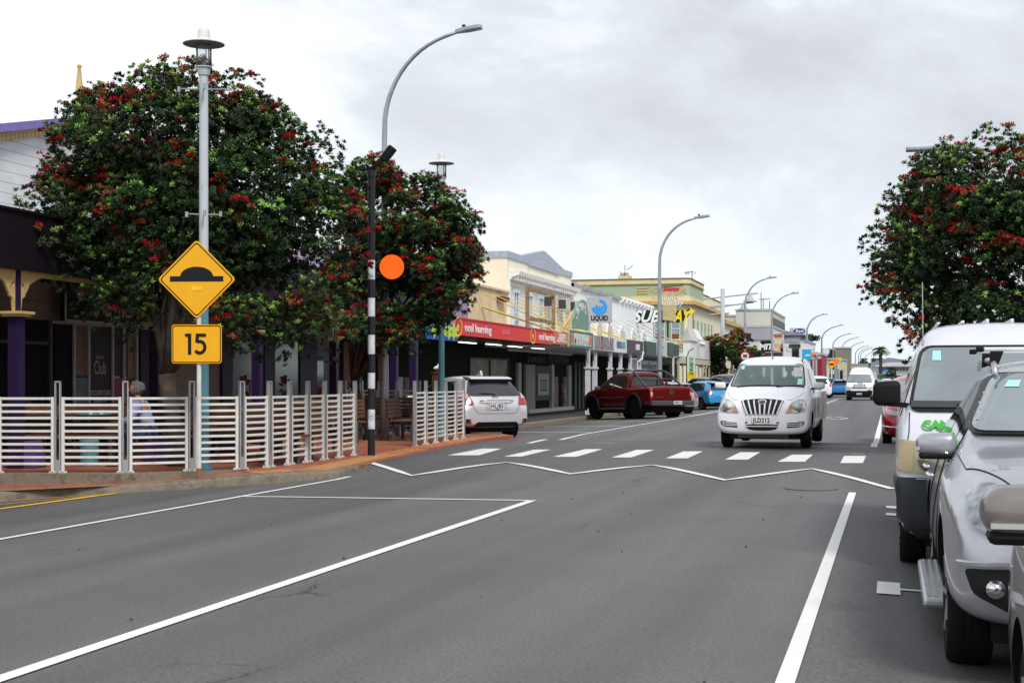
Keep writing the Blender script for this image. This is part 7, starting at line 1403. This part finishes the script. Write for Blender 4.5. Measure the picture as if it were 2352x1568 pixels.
def red_ute():
    pnt = pm('ute_red', (.11, .0015, .003), .3, .1, var=.05, coat=.45); a = R(41); q = W2(1468, 58.2); 
    st = [(-2.60, .55, .70, .85, .60, .66, .5), (-2.52, .42, .80, 1.02, .84, .88, .72), (-2.2, .40, .98, 1.14, .92, .92, .80), (-1.55, .40, 1.08, 1.22, .92, .92, .82), (-1.3, .40, 1.10, 1.28, .92, .92, .8), (-.9, .40, 1.12, 1.56, .92, .92, .70), (-.55, .40, 1.12, 1.76, .92, .92, .65), (.1, .40, 1.12, 1.83, .92, .92, .64), (.75, .40, 1.12, 1.80, .92, .92, .64), (.92, .40, 1.12, 1.72, .92, .92, .65), (1.02, .42, 1.12, 1.24, .92, .92, .8), (1.2, .42, 1.10, 1.18, .92, .92, .86), (2.4, .44, 1.12, 1.20, .92, .92, .86), (2.6, .46, 1.12, 1.20, .92, .92, .86), (2.66, .5, 1.08, 1.16, .90, .90, .84), (2.68, .6, 1.0, 1.1, .84, .84, .78)]
    r, bv, body = car('pickup_truck', 'dark red double cab pickup with black sports bar parked nose to the kerb', (q[0] - .2, q[1], -.15), a + math.pi, 'cars parked on the left side', st, pnt, (-1.6, 1.55), .45, .28, rim=M_DRIM, spokes=8, tilt=(R(1.5), 0))
    r.scale = (1.06, 1.06, 1.06)
    for v in ('left', 'right'):
        decal(bv, v, [(-1.12, 1.17), (.82, 1.20), (.66, 1.66), (-.45, 1.68)], M_GLASS, r, 'side_window', .006, rad=.05); lineon(bv, v, [(-.12, 1.2), (-.12, 1.68)], r, 'window_pillar', pnt, .05)
        for y in (-1.18, -.1, .92): lineon(bv, v, [(y, .5), (y, 1.12)], r, 'door_gap', w=.012)
        m = MB(); s = 1 if v == 'right' else -1
        for yw in (-1.6, 1.55): m = MB(); m.tube([(s * .95, yw + .52 * math.cos(R(t)), .42 + .52 * math.sin(R(t))) for t in range(-10, 191, 14)], .06, 6); m.build('arch_flare', M_BLK, r, smooth=True)
        m = MB(); m.b2(s * .98 - .06, s * .98 + .06, -.95, .95, .38, .44); m.build('side_step', M_DGREY, r, bevel=.02)
        lineon(bv, v, [(-1.0, .85), (-.1, .83), (.8, .85)], r, 'door_handle', M_DGREY, .03, .02)
        mirror(r, (s * 1.04, -1.02, 1.22), (.22, .12, .17), M_DGREY, s)
    decal(bv, 'rear', [(-.80, .72), (.80, .72), (.82, 1.12), (-.82, 1.12)], pnt, r, 'tailgate', .008, rad=.03)
    for s in (1, -1): decal(bv, 'rear', [(s * .80, .78), (s * .90, .78), (s * .90, 1.12), (s * .80, 1.12)][::s], M_REDL, r, 'tail_light', .014, rad=.02); decal(bv, 'rear', [(s * .81, .86), (s * .89, .86), (s * .89, 1.0), (s * .81, 1.0)][::s], M_LENS, r, 'reverse_lamp', .02, rad=.0)
    m = MB(); m.b2(-.92, .92, 2.62, 2.82, .50, .68); o = m.build('rear_bumper', M_DGREY, r, bevel=.03); plate(r, 'LMG67A', (-.18, 2.84, .60), front=False)
    m = MB(); m.lathe([(.05, 0), (.075, .0), (.075, .02), (.05, .02)], (0, 2.70, .98), 18, axis='y', close=True); m.b2(-.07, .07, 2.70, 2.725, .965, .985); m.build('badge', M_CHR, r); m = MB(); m.b2(-.09, .09, 2.69, 2.72, 1.075, 1.095); m.build('handle', M_CHR, r); text('NAVARA', .07, M_CHR, r, (.5, 2.705, .80), math.pi)
    m = MB()
    for s in (-1, 1): m.tube([(s * .80, 2.2, 1.2), (s * .76, 1.55, 1.62), (s * .70, 1.15, 1.80), (s * .55, 1.10, 1.84)], .04, 8); m.tube([(s * .82, 1.05, 1.2), (s * .72, 1.2, 1.80)], .04, 8)
    m.tube([(-.56, 1.10, 1.84), (.56, 1.10, 1.84)], .04, 8); m.tube([(-.76, 1.7, 1.5), (.76, 1.7, 1.5)], .03, 8); m.build('sports_bar', M_DGREY, r, smooth=True); decal(bv, 'rear', [(-.6, 1.28), (.6, 1.28), (.55, 1.66), (-.55, 1.66)], M_GLASS, r, 'rear_window', .01)
    m = MB(); 
    for s in (-1, 1): m.tube([(s * .6, -.5, 1.78), (s * .6, -.3, 1.88), (s * .6, .5, 1.91), (s * .6, .75, 1.84)], .02, 6)
    m.build('roof_rail', M_DGREY, r)
red_ute()

def parked_left():
    blue = pm('car_blue', (.035, .30, .58), .28, .1, var=.04, coat=.8)
    q = P(1606, 940, -.05); simple_car('hatch', 'parked_car', 'bright blue hatchback parked just beyond the red pickup', (q[0] - .1, q[1] + 2.0, -.09), math.pi + R(38), blue, 'cars parked on the left side', plt='QFK337')
    simple_car('hatch', 'parked_car', 'silver car mostly hidden behind the red pickup', (-10.3, 64.3, -.12), math.pi + R(40), M_SILV, 'cars parked on the left side')
    q = W2(1652, 73); simple_car('suv', 'parked_car', 'dark maroon four-wheel drive between the blue hatchback and the white ute', (q[0] - .1, q[1] + 3, -.05), math.pi + R(36), pm('dark_maroon', (.035, .006, .01), .25, .2, coat=.8), 'cars parked on the left side', scale=1.08)
    q = W2(1645, 86); simple_car('suv', 'parked_car', 'black car seen between the white ute mirror and the red tree', (q[0] - 1.2, q[1] + 2, -.08), math.pi + R(36), pm('car_black', (.012, .012, .014), .2, .2, coat=.9), 'cars parked on the left side')
    q = W2(1872, 112); simple_car('suv', 'parked_car', 'white four-wheel drive right of the white ute mirror', (q[0], q[1] + 2, -.05), math.pi + R(8), M_WHITE, 'cars parked on the left side', scale=1.08, plt='EGD560')
    q = W2(1897, 140); simple_car('suv', 'parked_car', 'black car behind the far hump sign posts', (q[0] - .3, q[1], -.05), math.pi + R(30), pm('car_black', (.012, .012, .014)), 'cars parked on the left side')
    q = W2(1912, 150); simple_car('hatch', 'parked_car', 'grey car with red tail lights right of the far hump sign posts', (q[0] + .3, q[1], -.02), math.pi + R(30), pm('car_grey', (.16, .17, .19), .3, .3, coat=.7), 'cars parked on the left side')
    q = W2(1931, 122); simple_car('hatch', 'driving_car', 'dark blue car driving away beside the far white van', (q[0], q[1], 0), math.pi + R(2), pm('car_deep_blue', (.02, .16, .42), .28, .1, coat=.8), 'vehicles driving on the road', scale=1.0)
    for x, d, c, lb, gr in ((2037, 200, M_WHITE, 'white sedan coming up the road behind the far white van', 'front'), (2022, 260, pm('car_grey', (.16, .17, .19)), 'grey car farther up the road right of the far van', 'front'), (2052, 300, blue, 'small bright blue car far up the road', 'front'), (2069, 230, pm('car_black', (.012, .012, .014)), 'black car parked far up on the right', 'front'), (2012, 330, M_SILV, 'farthest silver car up the road', 'front')):
        q = W2(x, d); simple_car('hatch', 'distant_car', lb, (q[0], q[1], 0), R(2), c, 'cars far up the road', scale=1.08)
    # manhole kerb-side red car
    q = P(2022, 1022, .05); red = pm('car_red', (.42, .004, .012), .22, .15, var=.04, coat=.9); r, bv, b = simple_car('hatch', 'parked_car', 'glossy red car parked between the white van and the crossing, only its corner showing', (q[0] + .92, q[1] + 2.1, .03), 0, red, 'cars parked on the right side', scale=1.03, front=True)
    m = MB(); m.tube([(-.86, -2.0, .42), (-.7, -2.2, .40), (-.2, -2.28, .40), (.7, -2.2, .40)], .018, 6); m.build('chrome_strip', M_CHR, r)
parked_left()

def far_van():
    st = [(-2.40, .35, .60, .75, .70, .72, .6), (-2.36, .25, .75, 1.0, .86, .88, .78), (-2.2, .22, .95, 1.12, .91, .92, .82), (-2.0, .22, 1.1, 1.30, .92, .93, .80), (-1.75, .22, 1.15, 1.62, .92, .93, .74), (-1.5, .22, 1.15, 1.90, .92, .93, .70), (-1.2, .22, 1.15, 2.18, .92, .93, .64), (-.8, .22, 1.15, 2.28, .92, .93, .62), (2.2, .22, 1.15, 2.28, .92, .93, .62), (2.38, .24, 1.15, 2.2, .91, .92, .62), (2.42, .4, 1.1, 2.0, .85, .88, .6)]
    q = P(1973, 919); r, bv, b = car('white_van', 'white high-roof van with black bumper driving towards the viewer down the street', (q[0] + .1, q[1] + 1.9, 0), -.03, 'vehicles driving on the road', st, M_WHITE, (-1.5, 1.5), .34, .2); r.scale = (1.03,) * 3
    decal(bv, 'front', [(-.82, 1.24), (.82, 1.24), (.73, 1.78), (-.73, 1.78)], M_SBLK, r, 'windscreen_rubber', .006, rad=.08); decal(bv, 'front', [(-.79, 1.28), (.79, 1.28), (.70, 1.75), (-.70, 1.75)], M_WIN, r, 'windscreen', .012, rad=.08)
    decal(bv, 'front', [(-.86, .26), (.86, .26), (.88, .68), (.60, .72), (-.60, .72), (-.88, .68)], M_BLK, r, 'bumper', .012, rad=.03); decal(bv, 'front', [(-.56, .66), (.56, .66), (.58, .78), (-.58, .78)], M_WHITE, r, 'bumper_insert', .025, rad=.02)
    decal(bv, 'front', [(-.5, .82), (.5, .82), (.52, .92), (-.52, .92)], M_SBLK, r, 'grille', .008, rad=.02); lineon(bv, 'front', [(-.55, .87), (0, .84), (.55, .87)], r, 'grille_bar', M_CHR, .035, .02)
    for s in (1, -1): decal(bv, 'front', [(s * .58, .76), (s * .87, .78), (s * .88, .95), (s * .62, .92)][::s], M_LENS, r, 'headlight', .01, rad=.03); mirror(r, (s * 1.1, -1.75, 1.30), (.18, .1, .24), M_BLK, s)
    text_on(bv, '#WASTE', .20, M_SBLK, r, (0, 1.03), off=.012, bold=.008, shear=.2); text_on(bv, 'MUSIC', .12, M_SBLK, r, (0.05, 1.17), off=.012, bold=.004); plate(r, 'LHW486', (0, -2.44, .45)); m = MB(); m.tube([(-.7, -2.02, 1.26), (.1, -2.06, 1.27), (.75, -2.0, 1.25)], .02, 5); m.build('wiper', M_BLK, r)
far_van()

def canyon_van():
    st = [(-2.35, .42, .66, .80, .68, .70, .60), (-2.32, .30, .74, .96, .80, .83, .76), (-2.25, .26, .95, 1.12, .835, .845, .80), (-2.12, .26, 1.08, 1.24, .845, .848, .79), (-2.06, .26, 1.12, 1.30, .845, .848, .78), (-1.8, .26, 1.15, 1.53, .845, .85, .73), (-1.55, .26, 1.15, 1.74, .845, .85, .685), (-1.42, .26, 1.15, 1.86, .845, .85, .66), (-1.2, .26, 1.15, 1.96, .845, .85, .64), (-.8, .26, 1.15, 2.0, .845, .85, .63), (2.1, .26, 1.15, 2.0, .845, .85, .63), (2.3, .28, 1.15, 1.95, .84, .84, .62), (2.35, .4, 1.1, 1.8, .8, .8, .6)]
    wh = pm('van_white', (.66, .67, .72), .3, .15, var=.03, coat=.6)
    r, bv, b = car('white_van', 'white van with green lettering on the bonnet and yellowed headlamp, parked facing the viewer', (.885, 11.45 + 2.35, -.05), 0, 'cars parked on the right side', st, wh, (-1.62, 1.4), .34, .21, sub=3)
    r['category'] = 'van'
    decal(bv, 'front', [(-.765, 1.255), (.765, 1.255), (.655, 1.79), (-.655, 1.79)], M_SBLK, r, 'windscreen_rubber', .014, rad=.09, g=.03); decal(bv, 'front', [(-.735, 1.285), (.735, 1.285), (.630, 1.768), (-.630, 1.768)], M_WIN, r, 'windscreen', .020, rad=.08, g=.03)
    decal(bv, 'front', [(-.57, 1.66), (-.50, 1.66), (-.50, 1.74), (-.56, 1.74)], pm('sticker_cyan', (.35, .70, .70)), r, 'sticker', .024, rad=0)
    decal(bv, 'front', [(-.74, 1.285), (.74, 1.285), (.735, 1.335), (-.735, 1.335)], pm('screen_band', (.05, .055, .06), .3), r, 'windscreen_band', .024, rad=0, g=.03)
    for z, x0, x1 in ((1.31, -.45, .1), (1.30, .05, .6)):
        m = MB(); h0 = bv.ray_cast(Vector((x0, -9, z)), Vector((0, 1, 0)))[0]; h1 = bv.ray_cast(Vector((x1, -9, z + .03)), Vector((0, 1, 0)))[0]; m.tube([(x0, h0.y - .02, z - .02), (x0 + .1, h0.y - .04, z + .01), (x1, h1.y - .03, z + .035)], .012, 6); m.build('wiper', M_BLK, r)
    for s in (1, -1):
        f = (lambda p: p) if s == 1 else mirx
        o = decal(bv, 'front', f([(-.84, .79), (-.50, .77), (-.45, .80), (-.47, 1.0), (-.83, 1.045)]), M_YLENS, r, 'headlight', .014, rad=.03, g=.04); decal(bv, 'front', f([(-.835, .81), (-.73, .80), (-.72, 1.01), (-.83, 1.03)]), glassy('amber_dull', (.40, .30, .14), .2), o, 'indicator', .02, rad=.02); 
        cx = -.60 * s; h = bv.ray_cast(Vector((cx, -9, .89)), Vector((0, 1, 0)))[0]; m = MB(); m.lathe([(.095, 0), (.08, .02), (.05, .03), (0, .034)], (cx, h.y - .03, .89), 24, axis='y'); m.build('reflector', pm('reflector', (.45, .42, .30), .15, .7), o, smooth=True)
        lineon(bv, 'front', [(s * .755, 1.25), (s * .76, 1.1), (s * .77, 1.04)], r, 'bonnet_gap'); lineon(bv, 'front', [(s * .66, 1.80), (s * .70, 1.78), (s * .80, 1.72)], r, 'roof_gap', w=.012)
        mirror(r, (s * .93, -2.02, 1.40), (.215, .12, .215), M_BLK, s)
        decal(bv, 'left' if s > 0 else 'right', [(-1.85, 1.22), (-1.0, 1.2), (-1.0, 1.75), (-1.5, 1.75)], M_GLASS, r, 'side_window', .005); decal(bv, 'left' if s > 0 else 'right', [(-.85, 1.2), (2.1, 1.2), (2.1, 1.75), (-.85, 1.75)], M_GLASS, r, 'side_window', .005)
        m = MB(); m.b2(s * .72, s * .79, -1.53, -1.5, 1.79, 1.90); m.build('roof_hook', M_DGREY, r) if 0 else None
    dg = pm('bumper_grey', (.035, .038, .045), .45, var=.1)
    decal(bv, 'front', [(-.86, .29), (-.80, .27), (.80, .27), (.86, .29), (.86, .755), (-.86, .755)], dg, r, 'bumper', .022, rad=.02, g=.05, thick=.02)
    for z0, z1 in ((.53, .62), (.42, .515)): decal(bv, 'front', [(-.60, z0), (.60, z0), (.62, z1), (-.62, z1)], M_SBLK, r, 'bumper_slot', .038, rad=.02)
    lineon(bv, 'front', [(-.6, .52), (.6, .52)], r, 'bumper_bar', M_DGREY, .014, .045); lineon(bv, 'front', [(-.84, .745), (.84, .745)], r, 'bumper_trim', M_SILV, .02, .03); lineon(bv, 'front', [(-.66, .36), (.66, .36)], r, 'bumper_groove', M_SBLK, .014, .034)
    text_on(bv, 'CANYON', .082, pm('letter_green', (.05, .42, .04), .4), r, (-.45, 1.16), off=.03, fit=.42, bold=.005) 
    for k in range(6): m = MB(); m.b2(-.52 + k * .2, -.49 + k * .2, -1.05, 2.0, 1.99, 2.035 - .012 * abs(k - 2.5)); m.build('roof_rib', wh, r, bevel=.01)
    m = MB(); m.tube([(-.64, -1.50, 1.80), (-.645, -1.48, 2.32)], .004, 5); m.lathe([(.014, -.02), (.01, .03)], (-.64, -1.50, 1.81), 8); m.build('aerial', M_LGREY, r)
canyon_van()

def silver_suv():
    st = [(-2.28, .42, .60, .70, .62, .66, .50), (-2.22, .34, .70, .88, .80, .83, .66), (-2.08, .30, .82, 1.0, .88, .89, .74), (-1.7, .30, .90, 1.07, .92, .92, .78), (-1.2, .30, .95, 1.11, .925, .925, .80), (-1.0, .30, .98, 1.14, .925, .925, .80), (-.88, .30, 1.0, 1.18, .925, .89, .77), (-.55, .30, 1.01, 1.36, .925, .865, .68), (-.15, .30, 1.01, 1.55, .925, .86, .60), (.1, .30, 1.02, 1.61, .925, .86, .575), (.6, .30, 1.02, 1.65, .925, .86, .565), (1.5, .30, 1.03, 1.63, .925, .86, .56), (1.95, .30, 1.03, 1.56, .92, .92, .56), (2.12, .32, .98, 1.25, .91, .91, .65), (2.22, .34, .80, 1.0, .88, .88, .7), (2.26, .42, .65, .8, .75, .78, .6)]
    q = P(2172, 1516, -.05); X0 = q[0] + .90; Y0 = q[1]
    r, bv, b = car('silver_suv', 'silver four-wheel drive with roof bars and side step, parked behind the bronze car', (X0, Y0 + 1.42, -.06), 0, 'cars parked on the right side', st, M_SILV, (-1.42, 1.4), .37, .235, sub=3)
    decal(bv, 'front', [(-.76, 1.20), (.76, 1.20), (.575, 1.555), (-.575, 1.555)], M_SBLK, r, 'windscreen_rubber', .024, rad=.07, g=.03); decal(bv, 'front', [(-.735, 1.215), (.735, 1.215), (.56, 1.545), (-.56, 1.545)], M_WIN, r, 'windscreen', .031, rad=.07, g=.03)
    for s in (1, -1):
        f = (lambda p: p) if s == 1 else mirx; v = 'left' if s > 0 else 'right'
        o = decal(bv, 'front', f([(-.81, .82), (-.72, .76), (-.50, .76), (-.44, .83), (-.56, .96), (-.70, 1.01), (-.82, .97)]), pm('suv_lens', (.22, .24, .27), .06, .5, var=.7, scale=14, coat=1.0), r, 'headlight', .014, rad=.04, g=.03)
        cx = -.64 * s; h = bv.ray_cast(Vector((cx, -9, .86)), Vector((0, 1, 0)))[0]; m = MB(); m.lathe([(.065, 0), (.055, .008), (.03, .014), (0, .015)], (cx, h.y - .015, .86), 22, axis='y'); m.build('reflector', M_CHR, o, smooth=True)
        o = decal(bv, 'front', f([(-.84, .61), (-.50, .62), (-.50, .42), (-.62, .40), (-.80, .49)]), M_SBLK, r, 'fog_recess', .008, rad=.03, g=.04); cx = -.70 * s; h = bv.ray_cast(Vector((cx, -9, .52)), Vector((0, 1, 0)))[0]; m = MB(); m.lathe([(.045, 0), (.04, .012), (0, .016)], (cx, h.y - .018, .52), 20, axis='y'); m.build('fog_lamp', M_CHR, o, smooth=True)
        lineon(bv, 'front', f([(-.87, .63), (-.55, .65)]), r, 'recess_trim', M_SILV, .03, .02); lineon(bv, 'top', [(-s * .82, -.95), (-s * .80, -1.5), (-s * .60, -2.05), (-s * .3, -2.15)], r, 'bonnet_gap', w=.007)
        decal(bv, v, [(-.70, 1.06), (-.05, 1.07), (-.05, 1.50), (-.12, 1.50)], M_GLASS, r, 'side_window', .005, rad=.03); decal(bv, v, [(.02, 1.07), (.85, 1.08), (.85, 1.52), (.02, 1.52)], M_GLASS, r, 'side_window', .005, rad=.03); decal(bv, v, [(.92, 1.08), (1.75, 1.12), (1.45, 1.50), (.92, 1.52)], M_GLASS, r, 'side_window', .005, rad=.03)
        for pts in ([(-.82, .45), (-.82, 1.03)], [(0, .45), (0, 1.03)], [(.88, .55), (.88, 1.03)]): lineon(bv, v, pts, r, 'door_gap', w=.008)
        lineon(bv, v, [(-.8, 1.035), (1.8, 1.06)], r, 'waist_trim', M_CHR, .022, .004); m = MB()
        for y in (-.2, .7): m = MB(); m.tube([(-s * .935, y - .11, .93), (-s * .965, y - .08, .935), (-s * .965, y + .08, .935), (-s * .935, y + .11, .93)], .014, 8); m.build('door_handle', M_CHR, r, smooth=True)
        m = MB(); m.b2(-s * .93 - .075, -s * .93 + .075, -.85, 1.0, .20, .26); o = m.build('side_step', pm('step_alloy', (.55, .55, .57), .35, .8), r, bevel=.02); m = MB()
        for k in (-.04, 0, .04): m.b2(-s * .93 + k - .008, -s * .93 + k + .008, -.8, .95, .261, .267)
        m.build('step_tread', M_LGREY, o)
        mr = mirror(r, (-s * .925, -.58, 1.135), (.235, .14, .15), M_SILV, -s); m = MB(); m.b2(-.1, .1, -.06, .055, -.085, -.045); m.build('lower_shell', M_BLK, mr, bevel=.015); m = MB(); m.b2(-s * .115 - .01, -s * .115 + .02, -.074, .0, -.03, -.012); m.build('indicator', M_LENS, mr)
    decal(bv, 'front', [(-.42, .84), (.42, .84), (.36, .62), (-.36, .62)], M_SBLK, r, 'grille', .008); decal(bv, 'front', [(-.5, .52), (.5, .52), (.45, .38), (-.45, .38)], M_SBLK, r, 'lower_grille', .008)
    for k, y in enumerate((.05, .85)):
        m = MB(); m.bar((-.62, y, 1.712), (.62, y, 1.712), .055, .026); o = m.build('roof_bar', pm('bar_alloy', (.72, .72, .73), .35, .1), r, bevel=.008)
        for s in (-1, 1):
            m = MB(); m.bar((s * .62, y, 1.712), (s * .665, y, 1.712), .062, .034); m.build('end_cap', M_BLK, o, bevel=.006); m = MB(); m.prism([(s * .585, 1.60), (s * .53, 1.62), (s * .50, 1.70), (s * .58, 1.70)], y - .035, y + .035, 'y'); m.build('bar_foot', M_BLK, o, bevel=.006)
    m = MB()
    for s in (-1, 1): m.tube([(s * .56, -.1, 1.55), (s * .56, .05, 1.64), (s * .55, 1.5, 1.66), (s * .55, 1.75, 1.60)], .02, 8)
    m.build('roof_rail', M_SILV, r, smooth=True)
    decal(bv, 'front', [(-.52, 1.46), (-.44, 1.46), (-.42, 1.50), (-.49, 1.50)], pm('sticker_cyan', (.35, .70, .70)), r, 'sticker', .037, rad=0)
silver_suv()

def bronze_car():
    pnt = pm('car_bronze', (.20, .17, .15), .25, .55, var=.03, coat=.9); st = [(y, zb - .04, zm - .03, zt - .02, wb, wm, wt) for y, zb, zm, zt, wb, wm, wt in HATCH]
    r, bv, b = car('bronze_car', 'bronze car at the bottom right corner, only its door side and mirror showing', (1.29, 3.80, -.04), 0, 'cars parked on the right side', st, pnt, (-1.3, 1.3), .315, .2, sub=3)
    for v in ('left', 'right'):
        decal(bv, v, [(-.70, .93), (1.55, .98), (1.2, 1.34), (-.1, 1.36)], M_GLASS, r, 'side_window', .005); lineon(bv, v, [(-.75, .905), (1.6, .945)], r, 'waist_trim', M_CHR, .02, .004); lineon(bv, v, [(-.85, .36), (.9, .36)], r, 'sill_trim', M_CHR, .02, .004)
        pass
        s = -1 if v == 'left' else 1; m = MB()
        for y in (.15, ): m = MB(); m.tube([(s * .875, y - .10, .80), (s * .90, y - .07, .81), (s * .90, y + .07, .81), (s * .875, y + .09, .80)], .009, 8); m.build('door_handle', M_CHR, r, smooth=True)
        mr = mirror(r, (s * .99, -.42, 1.205), (.22, .14, .13), pm('mirror_bronze', (.22, .195, .18), .3, .3, coat=.7), s); m = MB(); m.b2(-.09, .05, -.072, .0, -.034, -.022); m.build('indicator', M_LENS, mr); m = MB(); m.b2(-.095, .1, -.06, .05, -.072, -.04); m.build('lower_shell', M_BLK, mr, bevel=.015)
    decal(bv, 'front', [(-.66, .92), (.66, .92), (.56, 1.34), (-.56, 1.34)], M_WIN, r, 'windscreen', .008)
    for s in (1, -1): decal(bv, 'rear', [(s * .60, .80), (s * .84, .78), (s * .85, 1.0), (s * .66, .98)][::s], M_REDL, r, 'tail_light', .010)
bronze_car()
